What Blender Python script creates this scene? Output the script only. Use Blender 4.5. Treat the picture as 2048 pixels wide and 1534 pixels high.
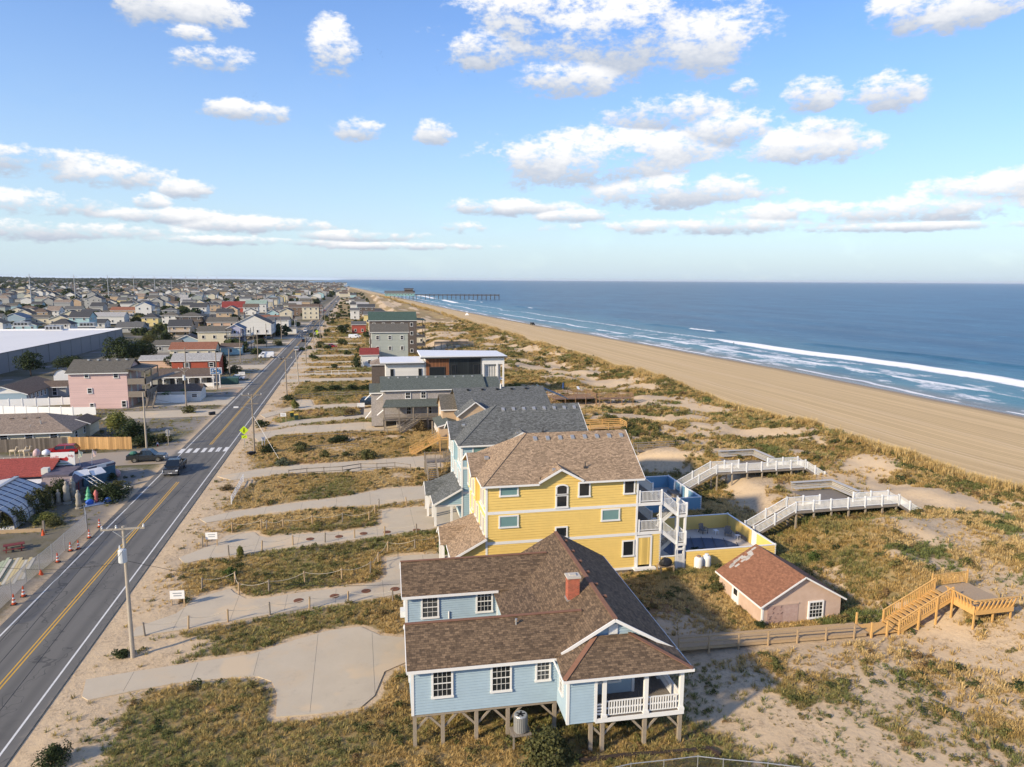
import bpy, math, random
import numpy as np
from mathutils import Vector, Matrix, Euler
R = math.radians
SC = bpy.context.scene
for o in list(bpy.data.objects): bpy.data.objects.remove(o)

# ------------------------------------------------------------------ camera
CAM_H, YAW, PITCH, ROLL, FPX = 28.0, R(12.4), R(8.3), R(0.34), 1420.0
cam = bpy.data.cameras.new('camera'); camo = bpy.data.objects.new('camera', cam)
SC.collection.objects.link(camo); SC.camera = camo
cam.sensor_width = 36.0; cam.lens = 36.0*FPX/2048.0; cam.clip_start = 0.5; cam.clip_end = 60000
camo.matrix_world = Matrix.Translation((0,0,CAM_H)) @ Matrix.Rotation(-YAW,4,'Z') @ Matrix.Rotation(R(90)-PITCH,4,'X') @ Matrix.Rotation(ROLL,4,'Z')

# ------------------------------------------------------------------ sun, sky, exposure
SUN_EL, SUN_AZ = R(25), R(244)            # azimuth clockwise from +Y (along the road)
sun = bpy.data.lights.new('sun','SUN'); sun.energy = 3.2; sun.angle = R(2.6); sun.color = (1.0,0.84,0.60)
suno = bpy.data.objects.new('sun', sun); SC.collection.objects.link(suno)
_sd = Vector((math.sin(SUN_AZ)*math.cos(SUN_EL), math.cos(SUN_AZ)*math.cos(SUN_EL), math.sin(SUN_EL)))
suno.rotation_euler = _sd.to_track_quat('Z','Y').to_euler()
vs = SC.view_settings; vs.view_transform = 'Standard'; vs.look = 'None'; vs.gamma = 1.0; vs.exposure = 0.93; vs.use_curve_mapping = False
SC.render.engine = 'CYCLES'; SC.cycles.max_bounces = 5; SC.cycles.diffuse_bounces = 2; SC.cycles.transparent_max_bounces = 8

def ray(px, py):
    "direction of the photograph's ray through a pixel (calibration used to solve positions on real planes)"
    u = (px-1024.)/FPX; v = -(py-767.)/FPX
    c, s = math.cos(ROLL), math.sin(ROLL); u, v = u*c-v*s, u*s+v*c
    fw = math.cos(PITCH)+v*math.sin(PITCH); up = -math.sin(PITCH)+v*math.cos(PITCH)
    return (fw*math.sin(YAW)+u*math.cos(YAW), fw*math.cos(YAW)-u*math.sin(YAW), up)
def G(px, py, z=0.0):
    d = ray(px,py); t = (z-CAM_H)/d[2]
    return (d[0]*t, d[1]*t, z)

W = bpy.data.worlds.new('World'); SC.world = W; W.use_nodes = True
def build_sky():
    nt = W.node_tree; N = nt.nodes; L = nt.links; N.clear()
    out = N.new('ShaderNodeOutputWorld'); bg = N.new('ShaderNodeBackground'); L.new(bg.outputs[0], out.inputs[0])
    sky = N.new('ShaderNodeTexSky'); sky.sky_type = 'NISHITA'; sky.sun_disc = False
    sky.sun_elevation = SUN_EL; sky.sun_rotation = SUN_AZ; sky.altitude = 20; sky.air_density = 1.0; sky.dust_density = 0.1; sky.ozone_density = 4.0
    bg.inputs[1].default_value = 0.11
    def M(op, a, b=None, c=None, clamp=False):
        n = N.new('ShaderNodeMath'); n.operation = op; n.use_clamp = clamp
        for i, x in enumerate((a,b,c)):
            if x is None: continue
            if isinstance(x,(int,float)): n.inputs[i].default_value = x
            else: L.new(x, n.inputs[i])
        return n.outputs[0]
    tc = N.new('ShaderNodeTexCoord'); sp = N.new('ShaderNodeSeparateXYZ'); L.new(tc.outputs['Generated'], sp.inputs[0])
    az = M('ARCTAN2', sp.outputs[0], sp.outputs[1]); el = M('ARCSINE', sp.outputs[2])
    cv = N.new('ShaderNodeCombineXYZ'); L.new(az, cv.inputs[0]); L.new(M('MULTIPLY', el, 1.9), cv.inputs[1])
    def noise(scale, det, rough, off=0.0, dist=0.0):
        m = N.new('ShaderNodeMapping'); m.inputs['Location'].default_value = (off, off*.7, off*.3); L.new(cv.outputs[0], m.inputs[0])
        n = N.new('ShaderNodeTexNoise'); n.inputs['Scale'].default_value = scale; n.inputs['Detail'].default_value = det
        n.inputs['Roughness'].default_value = rough; n.inputs['Distortion'].default_value = dist
        L.new(m.outputs[0], n.inputs['Vector']); return n.outputs[0]
    blobs = [(1200,62,260,78),(1040,32,105,58),(1395,82,95,58),(965,98,62,36),(1130,155,105,34),(1085,155,52,30),(1345,225,120,36),(1440,258,92,34),
      (1190,322,215,52),(1085,318,95,34),(1300,300,140,38),(1340,382,165,31),(1625,292,100,38),(1650,262,55,26),(1625,188,46,30),(1778,182,58,34),(1790,28,58,36),(1930,14,80,34),
      (1490,178,28,16),(662,102,48,50),(420,118,58,24),(380,66,40,16),(345,6,105,36),(470,218,60,17),(540,226,42,18),(715,258,46,24),(868,264,36,24),
      (60,316,110,24),(200,346,95,26),(95,410,98,21),(300,405,30,15),(375,377,46,16),(330,432,120,14),(520,450,150,16),(700,472,160,12),(120,460,210,17),
      (1000,415,140,16),(1150,432,80,13),(925,456,50,14),(2000,380,110,30),(2060,360,60,26),(1700,428,240,21),(1480,452,320,15),(1900,415,160,24),(1600,424,110,18),
      (1740,455,220,9),(800,492,160,8),(500,482,200,9)]
    best = None; g = None
    for (px,py,rx,ry) in blobs:
        d = ray(px,py); n = math.sqrt(d[0]**2+d[1]**2+d[2]**2)
        a0 = math.atan2(d[0],d[1]); e0 = math.asin(d[2]/n)
        gx = M('MULTIPLY_ADD', az, FPX/rx*0.93, -a0*FPX/rx*0.93); gy = M('MULTIPLY_ADD', el, FPX/ry*0.93, -e0*FPX/ry*0.93)
        m = M('SUBTRACT', 1.0, M('MULTIPLY_ADD', gx, gx, M('MULTIPLY', gy, gy)))
        if best is None: best, g = m, gy
        else:
            k = M('MULTIPLY_ADD', M('SUBTRACT', M('MAXIMUM', m, -2.0), M('MAXIMUM', best, -2.0)), 1.4, 0.5, clamp=True)
            mx = N.new('ShaderNodeMix'); L.new(k, mx.inputs['Factor']); L.new(g, mx.inputs[2]); L.new(gy, mx.inputs[3]); g = mx.outputs[0]
            best = M('MAXIMUM', best, m)
    # the same kind of broken cumulus goes on all round, outside the part of the sky in view
    relaz = M('ABSOLUTE', M('SUBTRACT', M('PINGPONG', M('ADD', az, math.pi-YAW), math.pi), math.pi))
    outside = M('MAXIMUM', M('MULTIPLY_ADD', relaz, 5.0, -3.4, True), M('MULTIPLY_ADD', el, 6.0, -2.7, True), clamp=True)
    gen = M('MULTIPLY_ADD', noise(4.2, 1.0, .4, 3.3), 6.0, -3.35)
    gen = M('MINIMUM', gen, M('MULTIPLY_ADD', outside, 6.0, -5.0))
    best = M('MAXIMUM', best, gen)
    best = M('MAXIMUM', best, -1.6)
    n1 = noise(15, 5.0, .6, 1.7); n2 = noise(60, 4.0, .65, 5.2)
    dens = M('ADD', M('MINIMUM', best, 0.62), M('MULTIPLY_ADD', n1, 3.6, -1.72)); dens = M('ADD', dens, M('MULTIPLY_ADD', n2, 2.3, -1.15))
    mr = N.new('ShaderNodeMapRange'); mr.interpolation_type = 'SMOOTHSTEP'; L.new(dens, mr.inputs[0])
    mr.inputs[1].default_value = -0.05; mr.inputs[2].default_value = 0.95; mr.inputs[3].default_value = 0; mr.inputs[4].default_value = 0.97
    shade = M('ADD', M('MULTIPLY_ADD', g, 0.85, 0.34), M('ADD', M('MULTIPLY_ADD', n1, 1.2, -0.6), M('MULTIPLY_ADD', n2, 0.7, -0.35)))
    sh = N.new('ShaderNodeMapRange'); sh.interpolation_type = 'SMOOTHSTEP'; L.new(shade, sh.inputs[0])
    sh.inputs[1].default_value = -0.35; sh.inputs[2].default_value = 0.85
    cc = N.new('ShaderNodeMix'); cc.data_type = 'RGBA'; L.new(sh.outputs[0], cc.inputs['Factor'])
    cc.inputs[6].default_value = (2.5,2.8,3.35,1); cc.inputs[7].default_value = (5.15,5.1,5.05,1)
    # thin veil close to the horizon
    veil = M('MULTIPLY', M('POWER', 2.718, M('MULTIPLY', M('MAXIMUM', el, 0.0), -4.2)), M('MULTIPLY_ADD', n1, 0.30, 0.86, True))
    vm = N.new('ShaderNodeMix'); vm.data_type = 'RGBA'; L.new(M('MULTIPLY', veil, 1.0), vm.inputs['Factor'])
    hs = N.new('ShaderNodeHueSaturation'); hs.inputs['Saturation'].default_value = 1.25; hs.inputs['Value'].default_value = 1.10; hs.inputs['Hue'].default_value = 0.512; L.new(sky.outputs[0], hs.inputs['Color'])
    L.new(hs.outputs[0], vm.inputs[6]); vm.inputs[7].default_value = (2.9,3.55,4.05,1)
    mx = N.new('ShaderNodeMix'); mx.data_type = 'RGBA'; L.new(mr.outputs[0], mx.inputs['Factor']); L.new(vm.outputs[2], mx.inputs[6]); L.new(cc.outputs[2], mx.inputs[7])
    L.new(mx.outputs[2], bg.inputs[0])
build_sky()
W.cycles.sampling_method = 'NONE'

# ------------------------------------------------------------------ helpers: materials
MATS = {}
def mat(name, col, rough=.75, var=.12, scale=2.5, bump=0.0, bscale=30., metal=0.0, pat=None, spec=.35, col2=None, **kw):
    if name in MATS: return MATS[name]
    m = bpy.data.materials.new(name); m.use_nodes = True; MATS[name] = m
    nt = m.node_tree; N = nt.nodes; L = nt.links; b = N['Principled BSDF']
    b.inputs['Roughness'].default_value = rough; b.inputs['Metallic'].default_value = metal; b.inputs['Specular IOR Level'].default_value = spec
    tc = N.new('ShaderNodeTexCoord')
    nz = N.new('ShaderNodeTexNoise'); nz.inputs['Scale'].default_value = scale; nz.inputs['Detail'].default_value = 6; nz.inputs['Roughness'].default_value = .65
    L.new(tc.outputs['Object'], nz.inputs['Vector'])
    mx = N.new('ShaderNodeMix'); mx.data_type = 'RGBA'; L.new(nz.outputs[0], mx.inputs['Factor'])
    c2 = col2 or tuple(c*(1+var) for c in col); c1 = tuple(c*(1-var) for c in col)
    mx.inputs[6].default_value = (*c1,1); mx.inputs[7].default_value = (*c2,1)
    cur = mx.outputs[2]; hgt = None
    if pat == 'shingle' or pat == 'brick' or pat == 'shake':
        br = N.new('ShaderNodeTexBrick'); uv = N.new('ShaderNodeUVMap'); L.new(uv.outputs[0], br.inputs['Vector'])
        if pat == 'shingle':
            br.inputs['Scale'].default_value = 1; br.inputs['Brick Width'].default_value = .30; br.inputs['Row Height'].default_value = .145; ms = .010; br.offset_frequency = 2; br.offset = .37
        elif pat == 'shake':
            br.inputs['Scale'].default_value = 1; br.inputs['Brick Width'].default_value = .2; br.inputs['Row Height'].default_value = .17; ms = .014
        else:
            br.inputs['Scale'].default_value = 1; br.inputs['Brick Width'].default_value = .21; br.inputs['Row Height'].default_value = .072; ms = .01
        br.inputs['Mortar Size'].default_value = ms; br.inputs['Bias'].default_value = 0.0
        k = kw.get('k', .45)
        br.inputs['Color1'].default_value = (*[c*(1-k) for c in col],1); br.inputs['Color2'].default_value = (*[c*(1+k) for c in c2],1)
        br.inputs['Mortar'].default_value = (*kw.get('mortar', tuple(c*.45 for c in col)),1)
        m2 = N.new('ShaderNodeMix'); m2.data_type = 'RGBA'; m2.inputs['Factor'].default_value = .62
        L.new(cur, m2.inputs[6]); L.new(br.outputs[0], m2.inputs[7]); cur = m2.outputs[2]
        if pat == 'shingle':      # blotchy mix of granule colours, as in dimensional shingles
            n3 = N.new('ShaderNodeTexNoise'); n3.inputs['Scale'].default_value = 5.0; n3.inputs['Detail'].default_value = 3; n3.inputs['Roughness'].default_value = .8
            L.new(uv.outputs[0], n3.inputs['Vector'])
            r3 = N.new('ShaderNodeMapRange'); r3.inputs[1].default_value=.35; r3.inputs[2].default_value=.65; r3.inputs[3].default_value=.72; r3.inputs[4].default_value=1.28; L.new(n3.outputs[0], r3.inputs[0])
            vm = N.new('ShaderNodeVectorMath'); vm.operation='SCALE'; L.new(cur, vm.inputs[0]); L.new(r3.outputs[0], vm.inputs['Scale']); cur = vm.outputs[0]
        hgt = br.outputs[1]; hs = -1
    elif pat in ('siding','planks','vboard'):
        uv = N.new('ShaderNodeUVMap'); sx = N.new('ShaderNodeSeparateXYZ'); L.new(uv.outputs[0], sx.inputs[0])
        wv = N.new('ShaderNodeMath'); wv.operation = 'DIVIDE'; L.new(sx.outputs[1 if pat=='siding' else 0], wv.inputs[0]); wv.inputs[1].default_value = kw.get('pitch', .16)
        fr = N.new('ShaderNodeMath'); fr.operation = 'FRACT'; L.new(wv.outputs[0], fr.inputs[0])
        hgt = fr.outputs[0]; hs = -1 if pat == 'siding' else 1
        fl = N.new('ShaderNodeMath'); fl.operation = 'FLOOR'; L.new(wv.outputs[0], fl.inputs[0])
        wn = N.new('ShaderNodeTexWhiteNoise'); wn.noise_dimensions = '1D'; L.new(fl.outputs[0], wn.inputs['W'])
        kk = kw.get('k', .06 if pat=='siding' else .22)
        mr = N.new('ShaderNodeMapRange'); mr.inputs[3].default_value = 1-kk; mr.inputs[4].default_value = 1+kk; L.new(wn.outputs[0], mr.inputs[0])
        gp = N.new('ShaderNodeMapRange'); gp.inputs[1].default_value = .0; gp.inputs[2].default_value = .13; gp.inputs[3].default_value = kw.get('gap', .55); gp.inputs[4].default_value = 1; L.new(fr.outputs[0], gp.inputs[0])
        ml = N.new('ShaderNodeMath'); ml.operation = 'MULTIPLY'; L.new(mr.outputs[0], ml.inputs[0]); L.new(gp.outputs[0], ml.inputs[1])
        vm = N.new('ShaderNodeVectorMath'); vm.operation='SCALE'; L.new(cur, vm.inputs[0]); L.new(ml.outputs[0], vm.inputs['Scale']); cur = vm.outputs[0]
    L.new(cur, b.inputs['Base Color'])
    if bump or hgt is not None:
        bp = N.new('ShaderNodeBump')
        if hgt is not None:
            bp.inputs['Strength'].default_value = .5; bp.inputs['Distance'].default_value = .02; bp.invert = hs < 0; L.new(hgt, bp.inputs['Height'])
        else:
            n2 = N.new('ShaderNodeTexNoise'); n2.inputs['Scale'].default_value = bscale; n2.inputs['Detail'].default_value = 5; L.new(tc.outputs['Object'], n2.inputs['Vector'])
            bp.inputs['Strength'].default_value = bump; bp.inputs['Distance'].default_value = .03; L.new(n2.outputs[0], bp.inputs['Height'])
        L.new(bp.outputs[0], b.inputs['Normal'])
    return m
def glassmat(name, col=(.018,.022,.026), rough=.06):
    m = mat(name, col, rough, .25, 1.2, spec=.6); return m

WHITE = mat('white_paint', (.76,.75,.72), .55, .06, 1.5)
WHITEV = mat('white_vinyl', (.80,.80,.78), .4, .04, 1.0)
GLASS = glassmat('window_glass')
GLASSG = mat('blind_glass', (.17,.29,.28), .08, .2, .8, spec=.6)
WOODG = mat('weathered_wood', (.24,.205,.165), .9, .3, 6, .3, 40)
WOODN = mat('new_lumber', (.60,.355,.125), .8, .18, 5, .2, 40)
WOODO = mat('old_tan_lumber', (.42,.30,.175), .85, .25, 5, .2, 40)
DECKG = mat('deck_boards_grey', (.20,.175,.15), .85, .28, 5, .2, 30)
PILE = mat('piling_wood', (.30,.25,.19), .9, .3, 5, .3, 25)
METALG = mat('galvanised_metal', (.48,.48,.47), .45, .15, 8, metal=.6)
DARKM = mat('dark_metal', (.05,.05,.052), .5, .2, 5)
BLACK = mat('black_plastic', (.018,.018,.02), .5, .2, 4)
CONC = mat('concrete_pale', (.50,.455,.385), .9, .12, .7, .15, 20)
RUBBER = mat('rubber', (.02,.02,.02), .8, .2, 5)

# ------------------------------------------------------------------ helpers: meshes
ALL = []
class MB:
    def __init__(s): s.v = []; s.f = []
    def add(s, vs, fs):
        n = len(s.v); s.v += [tuple(p) for p in vs]; s.f += [tuple(i+n for i in q) for q in fs]; return s
    def box(s, x0, y0, z0, x1, y1, z1):
        return s.add([(x0,y0,z0),(x1,y0,z0),(x1,y1,z0),(x0,y1,z0),(x0,y0,z1),(x1,y0,z1),(x1,y1,z1),(x0,y1,z1)],
                     [(3,2,1,0),(4,5,6,7),(0,1,5,4),(1,2,6,5),(2,3,7,6),(3,0,4,7)])
    def cbox(s, cx, cy, z0, w, d, h): return s.box(cx-w/2,cy-d/2,z0,cx+w/2,cy+d/2,z0+h)
    def beam(s, p, q, w, h=None, up=(0,0,1)):
        h = h or w; p = Vector(p); q = Vector(q); d = (q-p).normalized(); u = Vector(up)
        if abs(d.dot(u)) > .98: u = Vector((0,1,0))
        a = d.cross(u).normalized()*(w/2); b = a.cross(d).normalized()*(h/2)
        P = [p-a-b,p+a-b,p+a+b,p-a+b,q-a-b,q+a-b,q+a+b,q-a+b]
        return s.add(P, [(0,1,2,3),(7,6,5,4),(4,5,1,0),(5,6,2,1),(6,7,3,2),(7,4,0,3)])
    def cyl(s, p, q, r0, r1=None, n=10, cap=True):
        r1 = r0 if r1 is None else r1; p = Vector(p); q = Vector(q); d = (q-p).normalized()
        u = Vector((0,0,1)) if abs(d.z) < .95 else Vector((1,0,0)); a = d.cross(u).normalized(); b = d.cross(a)
        V = []
        for c, r in ((p,r0),(q,r1)):
            for i in range(n): t = 2*math.pi*i/n; V.append(c+(a*math.cos(t)+b*math.sin(t))*r)
        F = [(i,(i+1)%n,n+(i+1)%n,n+i) for i in range(n)]
        if cap: F += [tuple(range(n-1,-1,-1)), tuple(range(n,2*n))]
        return s.add(V,F)
    def lathe(s, prof, c=(0,0,0), n=14):
        V = []; m = len(prof)
        for r, z in prof:
            for i in range(n): t = 2*math.pi*i/n; V.append((c[0]+r*math.cos(t), c[1]+r*math.sin(t), c[2]+z))
        F = [(j*n+i, j*n+(i+1)%n, (j+1)*n+(i+1)%n, (j+1)*n+i) for j in range(m-1) for i in range(n)]
        F += [tuple(range(n-1,-1,-1)), tuple(range((m-1)*n, m*n))]
        return s.add(V,F)
    def poly(s, pts): return s.add(pts, [tuple(range(len(pts)))])
    def slab(s, pts, t=.16):
        n = len(pts); B = [(x,y,z-t) for x,y,z in pts]
        F = [tuple(range(n)), tuple(range(2*n-1,n-1,-1))]+[(i,n+i,n+(i+1)%n,(i+1)%n) for i in range(n)]
        return s.add(list(pts)+B, F)
    def prism(s, pts, z0, z1): return s.slab([(x,y,z1) for x,y in pts], z1-z0)
    def clap(s, poly, o, u, nrm, b=.15, out=.062):
        "lapped boards over a convex wall polygon (u,z); o origin, u horizontal direction, nrm outward"
        o = Vector(o); u = Vector(u); nn = Vector(nrm)
        def ext(z):
            xs = []
            for i in range(len(poly)):
                (a,za),(c,zc) = poly[i], poly[(i+1)%len(poly)]
                if abs(za-zc) < 1e-6:
                    if abs(z-za) < 1e-4: xs += [a,c]
                    continue
                t = (z-za)/(zc-za)
                if -1e-5 <= t <= 1.00001: xs.append(a+(c-a)*t)
            return (min(xs), max(xs)) if xs else None
        z0 = min(p[1] for p in poly); z1 = max(p[1] for p in poly); z = z0
        def pt(a, zz, k): return o+u*a+nn*k+Vector((0,0,zz))
        while z < z1-1e-3:
            zt = min(z+b, z1); e0 = ext(z+1e-5); e1 = ext(zt-1e-5)
            if e0 and e1:
                k1 = out*(1-(zt-z)/b)
                s.add([pt(e0[0],z,out),pt(e0[1],z,out),pt(e1[1],zt,k1),pt(e1[0],zt,k1),pt(e0[0],z,0),pt(e0[1],z,0)], [(0,1,2,3),(4,5,1,0)])
            z = zt
        return s
    def mesh(s, name, m, uv=True, smooth=False):
        me = bpy.data.meshes.new(name); me.from_pydata(s.v, [], s.f)
        if isinstance(m,(list,tuple)):
            for q in m: me.materials.append(q)
        elif m: me.materials.append(m)
        if uv:
            l = me.uv_layers.new(name='UVMap'); buf = np.zeros((len(me.loops),2),dtype=np.float32)
            for p in me.polygons:
                n = p.normal; h = math.hypot(n.x,n.y)
                if h < .05: t = (1,0,0); b = (0,1,0)
                else:
                    t = (-n.y/h, n.x/h, 0); b = (-n.z*t[1], n.z*t[0], n.x*t[1]-n.y*t[0])
                for li in p.loop_indices:
                    c = me.vertices[me.loops[li].vertex_index].co
                    buf[li] = (c.x*t[0]+c.y*t[1], c.x*b[0]+c.y*b[1]+c.z*b[2])
            l.data.foreach_set('uv', buf.ravel())
        if smooth: me.polygons.foreach_set('use_smooth', [True]*len(me.polygons))
        return me
    def obj(s, name, m, parent=None, smooth=False, **kw): return link(name, s.mesh(name,m,smooth=smooth), parent, **kw)
COL = SC.collection
def link(name, data, parent=None, loc=None, rz=0.0, **kw):
    o = bpy.data.objects.new(name, data); COL.objects.link(o)
    if parent: o.parent = parent
    if loc is not None: o.location = loc
    if rz: o.rotation_euler = (0,0,rz)
    tag(o, **kw); return o
def tag(o, label=None, cat=None, group=None, kind=None):
    if label: o['label'] = label
    if cat: o['category'] = cat
    if group: o['group'] = group
    if kind: o['kind'] = kind
    return o
def thing(name, loc, rz, label, cat, group=None): return link(name, None, None, loc, rz, label=label, cat=cat, group=group)
def copy_tree(o, parent=None):
    c = o.copy(); COL.objects.link(c); c.parent = parent
    for ch in [k for k in KIDS.get(o.name, o.children)]: copy_tree(ch, c)
    return c
KIDS = {}
def text_mesh(name, s, size, m, parent, loc, rot, align='CENTER', extr=.01):
    cu = bpy.data.curves.new(name,'FONT'); cu.body = s; cu.size = size; cu.align_x = align; cu.align_y = 'CENTER'; cu.extrude = extr; cu.resolution_u = 2
    t = bpy.data.objects.new('tmp_text', cu); COL.objects.link(t)
    me = bpy.data.meshes.new_from_object(t.evaluated_get(bpy.context.evaluated_depsgraph_get()))
    bpy.data.objects.remove(t); me.materials.clear(); me.materials.append(m)
    o = link(name, me, parent, loc); o.rotation_euler = rot; return o

FACE = {'s':0.0,'w':R(-90),'e':R(90),'n':R(180)}
WCACHE = {}
def window(parent, x, y, z, w, h, face='s', cols=0, rows=0, frame=None, pane=None, fw=.12, arch=False, simple=False):
    frame = frame or WHITE; pane = pane or GLASS
    key = (round(w,2),round(h,2),cols,rows,frame.name,pane.name,fw,simple)
    if key not in WCACHE:
        f = MB(); a = w/2
        f.box(-a,-.11,0,-a+fw,.02,h); f.box(a-fw,-.11,0,a,.02,h); f.box(-a+fw,-.11,h-fw,a-fw,.02,h); f.box(-a-.03,-.14,-.02,a+.03,.02,fw)
        p = MB().box(-a+fw,-.065,fw,a-fw,.01,h-fw)
        g = None
        if rows and not simple:
            g = MB(); iw = w-2*fw; ih = h-2*fw
            g.box(-a+fw,-.09,h/2-.03,a-fw,-.067,h/2+.03)
            for i in range(1,cols): xx = -a+fw+iw*i/cols; g.box(xx-.011,-.085,fw,xx+.011,-.067,h-fw)
            for i in range(1,rows):
                zz = fw+ih*i/rows
                if abs(zz-h/2) > .05: g.box(-a+fw,-.085,zz-.011,a-fw,-.067,zz+.011)
        WCACHE[key] = (f.mesh('window',frame), p.mesh('pane',pane), g.mesh('muntins',frame) if g else None)
    f,p,g = WCACHE[key]
    o = link('window', f, parent, (x,y,z), FACE[face]); link('pane', p, o)
    if g: link('muntins', g, o)
    return o
def railing(parent, pts, h=1.0, m=None, post=.12, gap=.13, bal=.035, name='railing', midrail=False, posts=True):
    "rail with balusters along a polyline of deck-level points"
    m = m or WHITE; b = MB()
    for p, q in zip(pts[:-1], pts[1:]):
        P, Q = Vector(p), Vector(q); d = Q-P; ln = math.hypot(d.x,d.y); n = max(2,int(ln/gap))
        up = Vector((0,0,1))
        b.beam(P+up*h, Q+up*h, .09, .05); b.beam(P+up*.12, Q+up*.12, .05, .06)
        if midrail: b.beam(P+up*h*.55, Q+up*h*.55, .05, .09)
        for i in range(1,n): c = P+d*(i/n); b.cbox(c.x,c.y,c.z+.12,bal,bal,h-.12)
    if posts:
        for p in pts: b.cbox(p[0],p[1],p[2]-.15,post,post,h+.3)
    return b.obj(name, m, parent)
def planks(parent, x0, y0, x1, y1, z, m, along='y', w=.14, name='deck_floor', t=.04):
    b = MB()
    if along == 'y':
        n = max(1,int((x1-x0)/w)); s = (x1-x0)/n
        for i in range(n): b.box(x0+i*s+.006,y0,z-t,x0+(i+1)*s-.006,y1,z)
    else:
        n = max(1,int((y1-y0)/w)); s = (y1-y0)/n
        for i in range(n): b.box(x0,y0+i*s+.006,z-t,x1,y0+(i+1)*s-.006,z)
    return b.obj(name, m, parent)

# ------------------------------------------------------------------ terrain
rng = np.random.default_rng(7); random.seed(7)
_T = np.random.default_rng(3).random((256,256))
def vn(x, y):
    xi = np.floor(x).astype(int); yi = np.floor(y).astype(int); fx = x-xi; fy = y-yi
    fx = fx*fx*(3-2*fx); fy = fy*fy*(3-2*fy)
    a = _T[xi%256,yi%256]; b = _T[(xi+1)%256,yi%256]; c = _T[xi%256,(yi+1)%256]; d = _T[(xi+1)%256,(yi+1)%256]
    return (a*(1-fx)+b*fx)*(1-fy)+(c*(1-fx)+d*fx)*fy
def fbm(x, y, sc, o=4, off=0.0):
    x = np.asarray(x,float)/sc+off; y = np.asarray(y,float)/sc+off*1.7; s = 0; a = .5; t = 0
    for i in range(o): s = s+a*vn(x,y); t += a; x = x*2.03+11.3; y = y*2.03+5.7; a *= .5
    return s/t
def sst(a, b, x): t = np.clip((x-a)/(b-a),0,1); return t*t*(3-2*t)
def xs_(y): return np.interp(y,[-100,0,131,215,312,439,707,1080,1600,2500,4000,8000],[160,156,149,146,136,122,98,78,52,2,-130,-560])
def foot_(y): return np.interp(y,[-100,0,73,100,160,276,661,1080,1600,2500,4000,8000],[94,89,84,81,81,75.5,62,43,20,-26,-155,-580])
DRIVES = [   # outlines of the concrete drives on the ground, as read in the photograph
 ('blue',[(164,1394),(172,1360),(280,1342),(400,1324),(500,1310),(592,1280),(657,1262),(721,1254),(761,1272),(812,1276),(815,1324),(769,1344),(749,1392),(721,1416),(641,1428),(552,1435),(554,1388),(544,1364),(516,1354),(460,1356),(360,1366),(280,1380),(176,1401)]),
 ('yellow',[(262,1275),(272,1256),(352,1228),(396,1196),(460,1178),(468,1186),(492,1198),(524,1198),(600,1186),(721,1172),(761,1164),(773,1152),(773,1116),(820,1111),(925,1106),(925,1160),(840,1180),(797,1188),(761,1196),(620,1216),(536,1230),(376,1258)]),
 ('lightblue',[(358,1116),(426,1090),(452,1072),(509,1065),(517,1072),(536,1076),(570,1071),(635,1067),(713,1061),(757,1053),(764,1046),(764,1020),(867,1012),(960,1005),(960,1045),(880,1056),(765,1072),(650,1088),(525,1103),(400,1121),(369,1128)]),
 ('tan',[(398,1038),(465,1024),(556,1011),(689,994),(765,979),(867,971),(900,970),(900,992),(869,995),(765,1009),(622,1018),(478,1035),(412,1046)]),
 ('stair',[(434,953),(551,934),(669,926),(765,919),(854,912),(880,911),(880,935),(854,936),(817,934),(713,943),(577,947),(463,961)]),
 ('shingle',[(504,869),(596,853),(731,845),(794,848),(830,850),(830,862),(791,862),(713,861),(556,870),(517,884)]),
 ('walk',[(541,856),(556,848),(586,841),(700,832),(726,829),(726,818),(749,816),(775,816),(775,832),(757,834),(640,843),(560,855)]),
 ('parking',[(520,830),(583,814),(598,800),(622,800),(627,811),(734,806),(765,806),(765,812),(734,813),(583,821),(530,836)]),
]
DR = [(n,[G(*p)[:2] for p in poly]) for n,poly in DRIVES]
FARDR = [(-20.6,x1,y,w) for (x1,y,w) in ((8,203,6),(7,216,4.5),(6,233,5),(5,247,4),(4,268,7),(3,292,4),(2,318,6),(2,352,5),(0,392,7),(0,436,6),(-2,490,7))]
LFDR = [(-90,-28.6,118.5,9.0),(-50,-28.6,157,8),(-56,-28.6,172,11),(-44,-28.6,198,15),(-50,-28.6,238,10),(-55,-28.6,282,6),(-55,-28.6,305,7),(-56,-28.6,328,6),(-56,-28.6,352,7),(-56,-28.6,376,6),(-56,-28.6,402,7),(-56,-28.6,430,7),(-56,-28.6,470,8)]
FLATS = [(8,26,61.5,72.3),(27.5,41.2,61.2,72.0),(8,26,77.7,88.5),(27.5,41.4,77.3,88.0),(20.3,41.4,44.75,46.9)]
def inpoly(X, Y, poly):
    r = np.zeros(X.shape,bool); n = len(poly)
    for i in range(n):
        x0,y0 = poly[i]; x1,y1 = poly[(i+1)%n]
        if y0 == y1: continue
        c = ((y0 > Y) != (y1 > Y)) & (X < (x1-x0)*(Y-y0)/(y1-y0)+x0); r ^= c
    return r
def pdist(X, Y, poly):
    "distance to the outline"
    d = np.full(X.shape,1e9); n = len(poly)
    for i in range(n):
        x0,y0 = poly[i]; x1,y1 = poly[(i+1)%n]; dx,dy = x1-x0,y1-y0; L2 = dx*dx+dy*dy+1e-9
        t = np.clip(((X-x0)*dx+(Y-y0)*dy)/L2,0,1); d = np.minimum(d, np.hypot(X-x0-t*dx, Y-y0-t*dy))
    return d
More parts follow.
